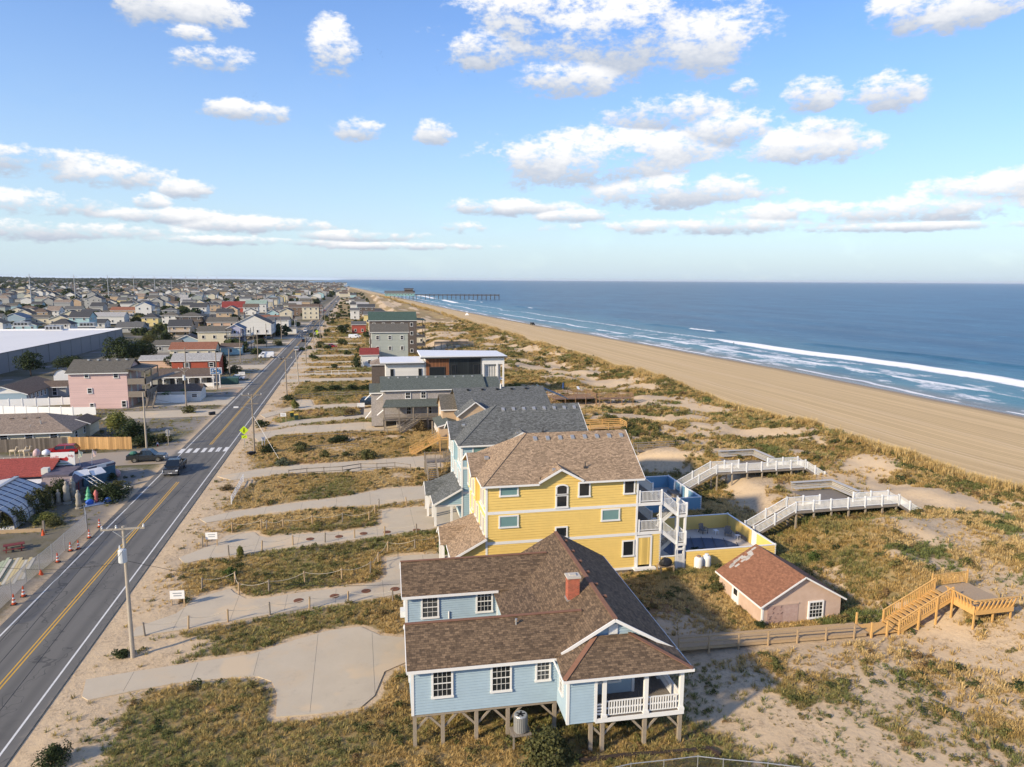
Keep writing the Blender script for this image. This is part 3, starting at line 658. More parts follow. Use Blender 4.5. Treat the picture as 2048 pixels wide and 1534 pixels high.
    # windows
    for x,z,w,hh in ((1.78,3.2,1.3,1.86),(5.35,3.2,1.3,1.86)): window(h,x,-.02,z,w,hh,'s',4,4)
    window(h,7.95,-.02,3.64,.98,1.4,'s',3,4,pane=SCREEN)
    window(h,1.72,9.98,3.32,1.32,1.72,'s',3,4,pane=SCREEN); window(h,5.75,9.98,3.45,1.28,1.78,'s',4,4)
    window(h,8.88,-1.25,3.45,.8,1.4,'w',3,4); window(h,12.2,-.02,3.1,1.5,1.3,'s',0,0,pane=mat('porch_picture_glass',(.10,.20,.29),.08,.1))
    for y in (2.3,12.3): window(h,-.02,y,3.3,1.1,1.6,'w',3,4)
    for y in (3.0,7.0,11.0): window(h,13.82,y,3.0,1.2,1.7,'e',3,4)
    MB().box(-.42,11.0,3.0,-.03,11.7,3.5).obj('window_air_conditioner', WHITE, h)
    MB().cyl((3.1,9.9,3.2),(3.1,9.9,3.75),.05).obj('drain_pipe', WHITE, h)
    # porch
    planks(h,10.62,-2.4,16.1,-.02,2.32,DECKG,'y'); planks(h,13.84,-.015,16.1,14.4,2.32,DECKG,'y')
    MB().box(10.6,-2.48,2.08,16.16,-2.42,2.34).box(16.12,-2.42,2.08,16.18,14.4,2.34).obj('rim_board', WHITE, h)
    for x,y in ((11.15,-2.3),(13.75,-2.3),(16.0,-2.3),(16.0,1.2),(16.0,5.5),(16.0,10.0),(16.0,14.2)):
        MB().cbox(x,y,2.33,.24,.24,2.56).cbox(x,y,2.33,.36,.36,.14).cbox(x,y,2.5,.29,.29,.06).obj('column', WHITE, h)
    for a,c in (((10.65,-2.3),(11.0,-2.3)),): 
        q = MB()
        for k in range(4): q.box(10.62,-2.33,2.5+k*.2,11.02,-2.27,2.6+k*.2)
        q.obj('slat_panel', WHITE, h)
    for a,c in ((11.3,13.6),(13.9,15.86)): railing(h,[(a,-2.3,2.32),(c,-2.3,2.32)],.98,WHITE,gap=.155,bal=.07,midrail=True,posts=False)
    for a,c in ((-2.15,1.05),(1.35,5.35),(5.65,9.85)): railing(h,[(16.0,a,2.32),(16.0,c,2.32)],.98,WHITE,gap=.155,bal=.07,midrail=True,posts=False)
    # stilts and knee braces
    st = [(x,y) for x in (.12,1.8,3.85,5.8,8.75) for y in (.12,4.5)]+[(x,y) for x in (.12,3.0,5.8,8.75) for y in (10.1,14.4)]+[(10.4,-2.2),(11.1,-2.25),(13.75,-2.25),(16.0,-2.25),(11.6,.3),(13.7,.3),(16.0,4.0),(13.7,7.5),(16.0,9.0),(13.7,14.3),(16.0,14.2)]
    for x,y in st: MB().cbox(x,y,-.6,.22,.22,2.75).obj('stilt', PILE, h)
    for x,y in [(x,.12) for x in (.12,1.8,3.85,5.8,8.75)]+[(11.1,-2.25),(13.75,-2.25),(16.0,-2.25)]:
        for s in (-1,1):
            if (x < .5 and s < 0) or (x > 15.9 and s > 0): continue
            MB().beam((x+s*.08,y+.02,1.15),(x+s*.95,y+.02,2.08),.07,.13).obj('knee_brace', PILE, h)
    MB().clap([(6.5,0),(9.0,0),(9.0,2.05),(6.5,2.05)],(0,3.2,0),ux,S,.2).obj('under_house_panel', BLUE, h)
    MB().box(6.5,3.23,-.1,9.0,6,2.05).obj('under_house_store', BLUE, h)
    return h
blue_house()

# air-conditioner on its stand
x,y,_ = G(1041,1462,1.05)
t = thing('air_conditioner', (x,y,1.07), 0, 'grey cylindrical air conditioner on a wooden stand beside the blue house', 'air conditioner')
MB().lathe([(.36,0),(.40,.05),(.40,1.05),(.37,1.1),(.30,1.1)],n=20).obj('housing', METALG, t)
MB().lathe([(.31,1.06),(.31,1.09)],n=16).obj('fan_opening', DARKM, t)
b = MB()
for i in range(22): a = i*2*math.pi/22; b.beam((.405*math.cos(a),.405*math.sin(a),.1),(.405*math.cos(a),.405*math.sin(a),1.02),.03,.03)
b.obj('grille', METALG, t)
b = MB()
for i in range(5): a = i*2*math.pi/5; b.beam((0,0,1.105),(.27*math.cos(a),.27*math.sin(a),1.105),.12,.015)
b.obj('fan_blades', BLACK, t)
s = thing('equipment_stand', (x,y,0), 0, 'weathered wooden platform stand under the grey air conditioner', 'stand')
planks(s,-.6,-.5,.6,.5,1.06,WOODG,'y',.15,'stand_top')
for a in (-.5,.5):
    for c in (-.4,.4): MB().cbox(a,c,-.4,.1,.1,1.41).obj('leg', WOODG, s)

# ------------------------------------------------------------------ twin three-storey villas
def flat_pool(parent, x0, y0, x1, y1, z):
    pts = []
    cx,cy = (x0+x1)/2,(y0+y1)/2
    for i in range(28):
        a = 2*math.pi*i/28; c,s_ = math.cos(a),math.sin(a); k = 1+.10*math.cos(2*a+.6)
        pts.append((cx+(x1-x0)/2*math.copysign(abs(c)**.75,c)*k, cy+(y1-y0)/2*math.copysign(abs(s_)**.75,s_)*k))
    return pts
def villa(root, siding, roofm, label, which):
    h = thing('beach_villa', root, R(-1), label, 'house')
    XE = 14.65; ux,uy = (1,0,0),(0,1,0); S,Wd,E_,N_ = (0,-1,0),(-1,0,0),(1,0,0),(0,1,0); D = 10.5
    bands = [(.55,3.72),(4.0,6.62),(6.9,9.45)]
    MB().box(.05,.05,.2,XE-.05,D-.05,9.4).obj('wall_core', siding, h)
    for a,b in bands:
        for poly,o,u,n in (([(0,a),(XE,a),(XE,b),(0,b)],(0,0,0),ux,S),([(0,a),(D,a),(D,b),(0,b)],(0,0,0),uy,Wd),([(0,a),(D,a),(D,b),(0,b)],(XE,0,0),uy,E_),([(0,a),(XE,a),(XE,b),(0,b)],(0,D,0),ux,N_)):
            MB().clap(poly,o,u,n,.25).obj('wall', siding, h)
    for a,b in ((3.72,4.0),(6.62,6.9),(.30,.55)): MB().box(-.07,-.07,a,XE+.07,D+.07,b).obj('band_board', WHITE, h)
    for x,y,dx,dy in ((0,0,1,1),(XE,0,-1,1),(0,D,1,-1),(XE,D,-1,-1)): corner(h,x,y,.3,9.45,None,.2,dx,dy)
    ez,rz,yr = 9.46,13.0,5.25
    sl = (rz-ez)/(yr+.42)
    r = MB(); xr = 4.78; e0 = -.45
    zz = ez+(.3+.42)*sl; r.slab([(e0,-.42,ez),(5.1,-.42,ez),(5.1,yr,rz),(xr,yr,rz)]); r.slab([(5.1,.3,zz),(8.9,.3,zz),(8.9,yr,rz),(5.1,yr,rz)]); r.slab([(8.9,-.42,ez),(XE+.55,-.42,ez),(XE+.55,yr,rz),(8.9,yr,rz)]); r.slab([(XE+.55,D+.42,ez),(e0,D+.42,ez),(xr,yr,rz),(XE+.55,yr,rz)]); r.slab([(e0,D+.42,ez),(e0,-.42,ez),(xr,yr,rz)])
    r.obj('roof', roofm, h)
    MB().clap([(0,9.45),(D,9.45),(yr,12.75)],(XE,0,0),uy,E_,.25).obj('gable_wall', siding, h)
    MB().box(e0,-.46,ez-.2,4.9,-.425,ez-.02).box(8.7,-.46,ez-.2,XE+.55,-.425,ez-.02).obj('fascia', WHITE, h); MB().box(e0-.04,-.42,ez-.2,e0-.005,2.9,ez-.02).box(e0-.04,9.6,ez-.2,e0-.005,D+.42,ez-.02).obj('fascia', WHITE, h)
    MB().beam((XE+.57,-.42,ez-.1),(XE+.57,yr,rz-.1),.05,.2).beam((XE+.57,D+.42,ez-.1),(XE+.57,yr,rz-.1),.05,.2).obj('rake_board', WHITE, h)
    MB().beam((e0,-.42,ez+.015),(xr,yr,rz+.015),.26,.03).obj('hip_cap', roofm, h)
    # gable over the stair windows on the south face
    gx,gz = 7.0,10.75; d = MB(); ym = (gz-ez)/sl-.42
    d.slab([(4.85,-.44,9.52),(gx,-.44,gz+.06),(gx,ym+.15,gz+.06),(4.85,.1,9.52)][::-1]); d.slab([(gx,-.44,gz+.06),(9.15,-.44,9.52),(9.15,.1,9.52),(gx,ym+.15,gz+.06)][::-1]); d.obj('gable_roof', roofm, h)
    MB().clap([(4.95,9.45),(9.05,9.45),(gx,10.55)],(0,-.0,0),ux,S,.25).obj('gable_wall', siding, h)
    MB().box(5.0,.02,9.40,9.0,.4,9.55).obj('gable_core', siding, h)
    MB().beam((4.85,-.47,9.5),(gx,-.47,gz-.06),.05,.2).beam((9.15,-.47,9.5),(gx,-.47,gz-.06),.05,.2).obj('rake_board', WHITE, h)
    # west gable
    w = MB(); wy,wz = 6.4,10.98
    w.slab([(e0-.5,wy,wz),(e0-.5,3.1,9.5),(.6,3.1,9.5),(2.5,wy,wz)]); w.slab([(e0-.5,9.7,9.5),(e0-.5,wy,wz),(2.5,wy,wz),(.6,9.7,9.5)]); w.obj('gable_roof', roofm, h)
    MB().clap([(3.4,9.2),(9.4,9.2),(wy,10.7)],(-.42,0,0),uy,Wd,.25).obj('gable_wall', siding, h); MB().box(-.40,3.5,6.9,.02,9.3,9.4).obj('bay', siding, h)
    MB().clap([(3.5,6.9),(9.3,6.9),(9.3,9.3),(3.5,9.3)],(-.41,0,0),uy,Wd,.25).obj('wall', siding, h)
    MB().beam((e0-.52,3.05,9.4),(e0-.52,wy,wz-.08),.05,.2).beam((e0-.52,9.75,9.4),(e0-.52,wy,wz-.08),.05,.2).obj('rake_board', WHITE, h)
    for i in range(8):
        x = 5.6+i*1.27; y = yr-.75; z = rz-.75*sl; MB().slab([(x-.18,y-.2,z+.02),(x+.18,y-.2,z+.02),(x+.18,y+.2,z+.24),(x-.18,y+.2,z+.24)],.16).obj('roof_vent', METALG if which else mat('vent_tan',(.5,.45,.4),.6), h)
    MB().box(.7,5.1,10.5,1.1,5.5,10.75).obj('roof_vent', METALG, h); MB().box(3.9,4.3,12.1,4.3,4.7,12.4).obj('roof_vent', METALG, h); MB().box(6.3,.15,10.35,6.6,.5,10.6).obj('roof_vent', METALG, h)
    MB().cyl((9.7,1.0,10.2),(9.7,1.0,10.9),.05).box(9.55,.9,10.3,9.85,1.1,10.5).obj('vent_pipe', DARKM, h)
    # windows on the south face
    for x,z,ww,hh,pn in ((2.11,8.3,1.8,.95,GLASSG),(2.1,5.3,1.88,1.2,GLASSG),(11.98,5.34,1.88,1.2,GLASSG),(9.32,7.85,1.2,1.45,GLASS),(13.78,7.88,1.18,1.4,GLASS),(13.85,1.65,1.26,1.65,GLASS),(7.15,4.0,1.22,1.1,GLASS)):
        window(h,x,-.025,z,ww,hh,'s',0,0,None,pn,.13)
    window(h,7.15,-.025,6.9,1.24,1.3,'s',0,0,None,GLASS,.15)
    a = MB(); a.box(-.62,-.11,1.28,.62,.02,1.42); n=10
    for i in range(n):
        t0,t1 = math.pi*i/n,math.pi*(i+1)/n
        o = [(math.cos(t)*.62,math.sin(t)*.30+2.05) for t in (t0,t1)]; q = [(math.cos(t)*.47,math.sin(t)*.22+2.0) for t in (t0,t1)]
        a.add([(o[0][0],-.11,o[0][1]),(o[1][0],-.11,o[1][1]),(q[1][0],-.11,q[1][1]),(q[0][0],-.11,q[0][1]),(o[0][0],.02,o[0][1]),(o[1][0],.02,o[1][1])],[(0,1,2,3),(5,4,0,1)])
    a.box(-.62,-.11,1.4,-.47,.02,2.06); a.box(.47,-.11,1.4,.62,.02,2.06)
    aw = a.obj('arched_window', WHITE, h); aw.location = (7.15,-.025,6.85)
    MB().box(-.47,-.085,1.42,.47,.01,2.0).add([(-.47,-.085,2.0),(.47,-.085,2.0),(.33,-.085,2.17),(0,-.085,2.22),(-.33,-.085,2.17)],[(0,1,2,3,4)]).obj('pane', GLASS, aw)
    # west face
    for y,z,ww,hh in ((1.0,7.2,.85,1.7),(2.3,7.2,.85,1.7),(1.0,4.5,.85,1.7),(2.4,4.5,.85,1.7),(4.6,4.5,.85,1.7),(6.2,4.5,.85,1.7),(8.3,4.5,.85,1.7)): window(h,-.025,y,z,ww,hh,'w',0,0,None,GLASS,.1)
    for y in (4.6,6.4,8.2): window(h,-.435,y,7.2,.85,1.7,'w',0,0,None,GLASS,.1)
    # entry roof and carport on the west side
    r = MB(); r.slab([(-3.3,-.45,2.75),(-3.3,8.8,2.75),(-.02,7.2,4.5),(-.02,-.45,4.5)][::-1]); r.slab([(-3.9,5.2,3.95),(-3.9,3.4,2.85),(-2.4,3.4,2.85),(-1.0,5.2,3.95)]); r.slab([(-3.9,7.0,2.85),(-3.9,5.2,3.95),(-1.0,5.2,3.95),(-2.4,7.0,2.85)]); r.obj('entry_roof', roofm, h)
    MB().beam((-3.3,-.48,2.68),(-.02,-.48,4.43),.05,.2).box(-3.36,-.44,2.55,-3.32,3.4,2.75).beam((-3.93,3.4,2.75),(-3.93,5.2,3.85),.05,.18).beam((-3.93,7.0,2.75),(-3.93,5.2,3.85),.05,.18).obj('fascia', WHITE, h)
    MB().clap([(-3.1,2.55),(-.02,2.55),(-.02,4.25),(-3.1,2.6)],(0,-.02,0),ux,S,.25).obj('entry_gable', siding, h); MB().box(-3.15,-.05,2.35,0,.05,2.55).obj('entry_beam', WHITE, h)
    MB().add([(-3.85,3.6,2.85),(-3.85,6.8,2.85),(-3.85,5.2,3.8)],[(0,1,2)]).obj('entry_front', WHITE, h)
    for x,y in ((-3.05,.1),(-3.05,3.4),(-3.6,3.8),(-3.6,6.6),(-3.05,8.4),(-1.2,.1)): MB().cbox(x,y,-.2,.24,.24,2.8).obj('carport_post', WHITE, h)
    MB().box(-3.1,.0,-.15,-.05,8.6,.06).obj('carport_slab', CONC, h)
    # east decks and stairs
    for z in (6.95,4.05):
        planks(h,XE+.02,0,17.2,D,z,DECKG,'y',.3); MB().box(XE+.03,-.05,z-.34,17.25,-.005,z-.03).box(17.205,0,z-.34,17.25,D,z-.03).obj('rim_board', WHITE, h)
        railing(h,[(XE+.25,.0,z),(17.15,.0,z)],1.05,WHITEV,post=.14); railing(h,[(17.15,2.3,z),(17.15,D,z)],1.05,WHITEV,post=.14); railing(h,[(XE+.25,D,z),(17.15,D,z)],1.05,WHITEV,post=.14)
        zl = z-1.42
        planks(h,18.9,0,19.85,2.2,zl,DECKG,'y',.3,'landing'); MB().box(18.9,-.05,zl-.3,19.85,-.005,zl-.03).box(19.855,0,zl-.3,19.9,2.2,zl-.03).obj('rim_board', WHITE, h)
        for y0,xa,xb,za,zb in ((.05,17.2,18.9,z,zl),(1.15,18.9,17.2,zl,z-2.84)):
            st = MB(); n = 8
            for k in range(n): t = (k+.5)/n; xx = xa+(xb-xa)*t; st.box(xx-.14,y0,za+(zb-za)*t-.04,xx+.14,y0+1.0,za+(zb-za)*t)
            st.obj('stair_treads', DECKG, h)
            s2 = MB()
            for yy in (y0,y0+1.0): s2.beam((xa,yy,za-.12),(xb,yy,zb-.12),.05,.28)
            s2.obj('stringers', WHITE, h)
            railing(h,[(xa,y0-.02,za),(xb,y0-.02,zb)],1.02,WHITEV,posts=False); 
        railing(h,[(18.9,0,zl),(19.8,0,zl),(19.8,2.2,zl)],1.02,WHITEV,post=.14)
    for x in (17.1,19.7):
        for y in (.08,2.1) if x > 18 else (.08,D-.1): MB().cbox(x,y,-.2,.2,.2,6.9 if x < 18 else 5.7).obj('deck_post', WHITE, h)
    MB().cbox(18.95,.08,-.2,.18,.18,5.7).obj('deck_post', WHITE, h)
    # plank door and wing wall under the deck
    MB().clap([(16.3,.55),(17.1,.55),(17.1,3.7),(16.3,3.7)],(0,0,0),ux,S,.25).obj('wall', siding, h); MB().box(16.3,.03,.3,17.1,.2,3.7).obj('wall_core', siding, h)
    MB().box(14.85,-.08,.7,16.1,.03,3.45).obj('plank_door', mat('door_boards_'+which,tuple(c*1.05 for c in siding.node_tree.nodes['Mix'].inputs[6].default_value[:3]),.6,.05,1,pat='vboard',pitch=.14), h)
    MB().box(14.7,-.11,.5,14.86,.03,3.6).box(16.1,-.11,.5,16.28,.03,3.6).box(14.86,-.11,3.45,16.1,.03,3.62).obj('door_frame', WHITE, h)
    lt = MB()
    for xa,xb in ((12.5,13.95),(14.3,16.5)):
        k = xa
        while k < xb: lt.box(k,-.04,-.25,k+.05,-.01,.3); k += .14
        for zz in (-.12,.04,.2): lt.box(xa,-.06,zz,xb,-.04,zz+.05)
    lt.obj('lattice', WOODG, h)
    MB().box(14.4,-.55,.3,16.6,-.07,.5).obj('door_step', WHITE, h)
    return h
def clone_tree(h, loc, swap, label):
    n = copy_tree(h); n.location = loc; n['label'] = label
    def rec(o):
        if o.data and o.type == 'MESH':
            ms = [x.name for x in o.data.materials]
            if any(x in swap for x in ms):
                k = (o.data.name,); 
                if k not in SWAPPED:
                    d = o.data.copy()
                    for i,x in enumerate(ms):
                        if x in swap: d.materials[i] = swap[x]
                    SWAPPED[k] = d
                o.data = SWAPPED[k]
        for c in o.children: rec(c)
    rec(n); return n
SWAPPED = {}
VY = (11.23,61.81,0); VL = (11.36,78.0,0)
vy = villa(VY, YELW, SHT, 'yellow three-storey clapboard house with tan shingle roof and white deck stairs', 'yellow')
bpy.context.view_layer.update()
LBD = mat('door_boards_blue', (.33,.47,.52), .6, .05, 1, pat='vboard', pitch=.14)
clone_tree(vy, VL, {'yellow_siding':LBLU,'tan_shingles':SHG,'door_boards_yellow':LBD}, 'pale blue three-storey house with dark grey roof behind the yellow house')

def pool_court(root, m, label, plabel):
    f = thing('courtyard_fence', root, R(-1), label, 'fence'); x0,x1,y0,y1,h = 20.0,29.6,.1,9.8,1.65
    ux,uy = (1,0,0),(0,1,0)
    for a,b,y,s in ((x0,x1,y0,-1),(x0,x1,y1,1)):
        MB().box(a,y-.05,-.2,b,y+.05,h).obj('fence_core', m, f)
        for k in (-1,1): MB().clap([(a,-.1),(b,-.1),(b,h),(a,h)],(0,y+k*.052,0),ux,(0,k,0),.25).obj('fence_cladding', m, f)
        MB().box(a-.1,y-.1,h,b+.1,y+.1,h+.07).obj('cap_rail', WHITE, f)
    for a,b in ((y0+.12,3.4),(4.5,y1-.12)):
        MB().box(x1-.05,a,-.2,x1+.05,b,h).obj('fence_core', m, f)
        for k in (-1,1): MB().clap([(a,-.1),(b,-.1),(b,h),(a,h)],(x1+k*.052,0,0),uy,(k,0,0),.25).obj('fence_cladding', m, f)
        MB().box(x1-.1,a,h,x1+.1,b,h+.07).obj('cap_rail', WHITE, f)
    MB().box(x1-.04,3.42,.05,x1+.02,4.48,h+.05).obj('gate', WHITE, f)
    MB().box(17.3,-.05,-.2,18.7,.05,1.3).obj('screen_wall', m, f); MB().box(17.3,-.09,1.3,18.7,.09,1.37).obj('cap_rail', WHITE, f)
    gt = MB(); gt.box(18.75,-.06,.05,18.83,.02,2.1); gt.box(19.6,-.06,.05,19.68,.02,2.1); gt.box(18.83,-.06,1.9,19.6,.02,2.1)
    for k in range(6): gt.box(18.88+k*.125,-.05,.1,18.94+k*.125,.0,1.5)
    gt.box(18.83,-.05,1.35,19.6,-.01,1.5); gt.obj('picket_gate', WHITE, f)
    MB().cbox(x1,y0,-.2,.16,.16,h+.35).cbox(x1,y1,-.2,.16,.16,h+.35).obj('fence_post', WHITE, f)
    # paving and covered pool
    p = thing('swimming_pool', root, R(-1), plabel, 'pool')
    MB().box(17.3,.2,-.3,x1-.08,y1-.08,.12).obj('pool_deck', mat('pool_deck_concrete',(.52,.46,.38),.9,.1,1), p)
    pts = flat_pool(p,19.8,1.0,27.6,7.4,.1)
    MB().prism(pts,.05,.15).obj('pool_cover', mat('pool_cover_mesh',(.055,.075,.115),.6,.2,1), p)
    st = MB()
    for k in range(-3,9):
        a = 20.5+k*1.25; ins = [t for t in np.linspace(0,1,60) if inpoly(np.array([a+t*2.2]),np.array([1.0+t*6.6]),[(23.7+(q[0]-23.7)*1.07,4.2+(q[1]-4.2)*1.07) for q in pts])[0]]
        if len(ins) > 4: st.beam((a+ins[0]*2.2,1+ins[0]*6.6,.25),(a+ins[-1]*2.2,1+ins[-1]*6.6,.25),.06,.02)
    st.obj('cover_straps', BLACK, p)
    return f
pool_court(VY, YELW, 'yellow board fence with white cap around the pool beside the yellow house', 'pool under a dark mesh cover inside the yellow fence')
pool_court(VL, LBLU if False else mat('blue_fence_boards',(.16,.32,.45),.65,.08,.6), 'blue board fence with white cap around the courtyard behind the pale blue house', 'covered pool inside the blue courtyard fence')
def adirondack(loc, rz, label, m):
    t = thing('deck_chair', loc, rz, label, 'chair')
    MB().slab([(-.28,-.35,.36),(.28,-.35,.36),(.28,.25,.25),(-.28,.25,.25)],.03).obj('seat', m, t)
    for i in range(5): x = -.26+i*.105; MB().beam((x+.05,.22,.24),(x*1.25+.05,.52,.98-.03*abs(i-2)),.095,.025).obj('back_slat', m, t)
    for s in (-1,1):
        MB().box(s*.36-.07,-.42,.54,s*.36+.07,.35,.57).obj('armrest', m, t)
        MB().cbox(s*.33,-.36,0,.05,.09,.54).obj('leg', m, t); MB().beam((s*.33,.42,.0),(s*.33,.2,.54),.05,.09).obj('leg', m, t)
def side_table(loc, label, m):
    t = thing('side_table', loc, .2, label, 'table'); MB().box(-.24,-.24,.42,.24,.24,.46).obj('table_top', m, t)
    for a in (-.19,.19):
        for c in (-.19,.19): MB().cbox(a,c,0,.05,.05,.42).obj('leg', m, t)
def vloc(root, x, y, z): c,s = math.cos(R(-1)),math.sin(R(-1)); return (root[0]+x*c-y*s, root[1]+x*s+y*c, z)
GREYP = mat('grey_resin', (.17,.165,.16), .6, .1)
adirondack(vloc(VY,26.0,8.5,.12), R(10), 'grey slatted deck chair left of the white side tables by the covered pool', GREYP)
adirondack(vloc(VY,28.3,7.2,.12), R(-25), 'grey slatted deck chair between the two white side tables', GREYP)
side_table(vloc(VY,27.2,7.9,.12), 'small white side table between the two grey deck chairs', WHITEV)
side_table(vloc(VY,28.8,6.0,.12), 'small white side table right of both grey deck chairs', WHITEV)
adirondack(vloc(VL,25.5,5.0,.12), R(-60), 'grey deck chair beside the black grill inside the blue fence', GREYP)
def grill(loc, rz, label):
    t = thing('barbecue_grill', loc, rz, label, 'grill')
    MB().box(-.6,-.28,.1,.6,.28,.78).obj('cabinet', BLACK, t); b = MB()
    for i in range(7):
        a0,a1 = math.pi*i/7,math.pi*(i+1)/7
        b.add([(-.42,-.28*math.cos(a0),.78+.3*math.sin(a0)),(.42,-.28*math.cos(a0),.78+.3*math.sin(a0)),(.42,-.28*math.cos(a1),.78+.3*math.sin(a1)),(-.42,-.28*math.cos(a1),.78+.3*math.sin(a1)),(-.42,0,.78),(.42,0,.78)],[(0,1,2,3),(0,3,4),(1,5,2)])
    b.obj('lid', DARKM, t); MB().box(-.95,-.25,.74,-.6,.25,.79).box(.6,-.25,.74,.95,.25,.79).obj('side_shelf', METALG, t)
grill(vloc(VL,24.0,6.6,.12), R(40), 'black barbecue grill inside the blue courtyard fence')
# covered charcoal grill on a stand outside the yellow house
gl = vloc(VY,17.3,-1.15,0); t = thing('covered_grill', (gl[0],gl[1],.95), 0, 'grill under a crumpled black cover on a wooden stand by the yellow house', 'grill')
cb = MB(); n = 14; prof = [(.52,0),(.56,.2),(.50,.42),(.40,.6),(.22,.7),(.02,.72)]
for r_,z_ in prof:
    for i in range(n):
        a = 2*math.pi*i/n; k = 1+.10*math.sin(3*a+z_*5)+.06*math.sin(7*a); cb.v.append((r_*k*math.cos(a)*1.15,r_*k*math.sin(a)*.8,z_+.03*math.sin(5*a)))
cb.f += [(j*n+i,j*n+(i+1)%n,(j+1)*n+(i+1)%n,(j+1)*n+i) for j in range(5) for i in range(n)]; cb.obj('cover', mat('black_cover',(.02,.02,.022),.55,.3,6,.6,12), t)
s = thing('grill_stand', (gl[0],gl[1],0), 0, 'wooden stand under the black covered grill', 'stand'); planks(s,-.75,-.5,.75,.5,.95,WOODO,'y',.15,'stand_top')
for a in (-.65,.65):
    for c in (-.42,.42): MB().cbox(a,c,-.4,.1,.1,1.31).obj('leg', WOODO, s)
for i,(x,y,lb) in enumerate(((20.9,-.75,'white upright propane tank nearest the deck stairs by the yellow fence'),(21.85,-.55,'white upright propane tank right of its twin by the yellow fence'))):
    l = vloc(VY,x,y,-.05); t = thing('propane_tank', l, 0, lb, 'tank')
    MB().lathe([(.30,0),(.42,.03),(.43,.12),(.43,1.15),(.39,1.3),(.26,1.4),(.0,1.43)],n=18).obj('tank_body', mat('tank_white',(.74,.73,.69),.45,.12,2), t, smooth=True)
    MB().lathe([(.19,1.36),(.20,1.55),(.16,1.57)],n=14).obj('valve_collar', mat('rusty_collar',(.30,.2,.13),.8,.35,6) if i == 0 else WHITE, t); MB().lathe([(.36,-.1),(.36,.05)],n=16).obj('foot_ring', METALG, t)

# ------------------------------------------------------------------ pink block garage
PINK = mat('peeling_pink_wall', (.52,.35,.25), .9, .18, 1.4, .3, 8, col2=(.62,.47,.37))
SHR = mat('old_red_brown_shingles', (.25,.115,.065), .95, .18, .8, pat='shingle', k=.2)
def pink_shed():
    h = thing('garage', (31.4,48.4,.3), R(0), 'old pink block garage with red-brown roof and boarded door on the sand', 'garage')
    w,d,zt,zr = 7.2,6.9,2.05,4.1
    b = MB(); b.box(0,0,-.5,w,d,zt); b.add([(0,0,zt),(w,0,zt),(w/2,0,zr-.1),(0,d,zt),(w,d,zt),(w/2,d,zr-.1)],[(0,1,2),(4,3,5),(0,2,5,3),(2,1,4,5)]); b.obj('wall', PINK, h)
    s = (zr-zt)/(w/2)
    r = MB(); r.slab([(-.3,-.3,zt-.3*s),(w/2,-.3,zr),(w/2,d+.25,zr),(-.3,d+.25,zt-.3*s)][::-1],.1); r.slab([(w+.3,-.3,zt-.3*s),(w+.3,d+.25,zt-.3*s),(w/2,d+.25,zr),(w/2,-.3,zr)][::-1],.1); r.obj('roof', SHR, h)
    for x0 in (-.3,w+.3): MB().beam((x0,-.32,zt-.3*s-.06),(w/2,-.32,zr-.06),.04,.13).obj('rake_board', WHITE, h)
    MB().box(-.34,-.3,zt-.3*s-.16,-.305,d+.25,zt-.3*s-.01).obj('fascia', WHITE, h)
    MB().box(.45,-.04,-.2,1.85,-.003,1.75).obj('boarded_panel', mat('worn_panel_rose',(.42,.22,.18),.9,.3,3,col2=(.5,.38,.32)), h); MB().box(1.87,-.035,-.2,3.25,-.003,1.78).obj('boarded_panel', mat('worn_panel_pink',(.45,.27,.23),.9,.3,4,col2=(.55,.42,.36)), h)
    MB().box(.4,-.07,1.76,3.3,-.003,1.86).obj('door_head', PINK, h)
    rot = MB(); rr = random.Random(4)
    for k in range(26):
        x = .55+rr.random()*1.2; z = .2+rr.random()*1.4; rot.beam((x,-.05,z),(x+rr.uniform(-.25,.25),-.05,z+rr.uniform(-.12,.2)),.012,.05,(0,1,0))
    rot.obj('torn_paint', mat('rot',(.10,.07,.06),.9,.3), h)
    window(h,4.85,-.02,.35,1.4,1.5,'s',4,4)
    MB().box(-.05,3.6,-.1,.0,4.5,1.9).obj('door', WHITE, h); MB().box(-.08,3.5,-.1,-.002,3.6,2.0).box(-.08,4.5,-.1,-.002,4.6,2.0).obj('door_frame', WHITE, h); MB().box(-.06,3.75,.95,-.05,4.35,1.75).obj('door_glass', GLASS, h)
    MB().box(-.03,-.03,-.3,.12,.1,zt-.2).obj('corner_board', WHITE, h)
    p = MB(); rr = random.Random(9)
    for k in range(16):
        t = rr.random(); y = d-.1-rr.random()*.9; x = .8+t*2.6; z = zt+x*s+.02; p.slab([(x-.2,y-.12,z-.2*s),(x+.2,y-.12,z+.2*s),(x+.2,y+.12,z+.2*s),(x-.2,y+.12,z-.2*s)],.02)
    p.obj('bare_patch', mat('bare_felt',(.45,.42,.38),.9,.3,5), h)
pink_shed()

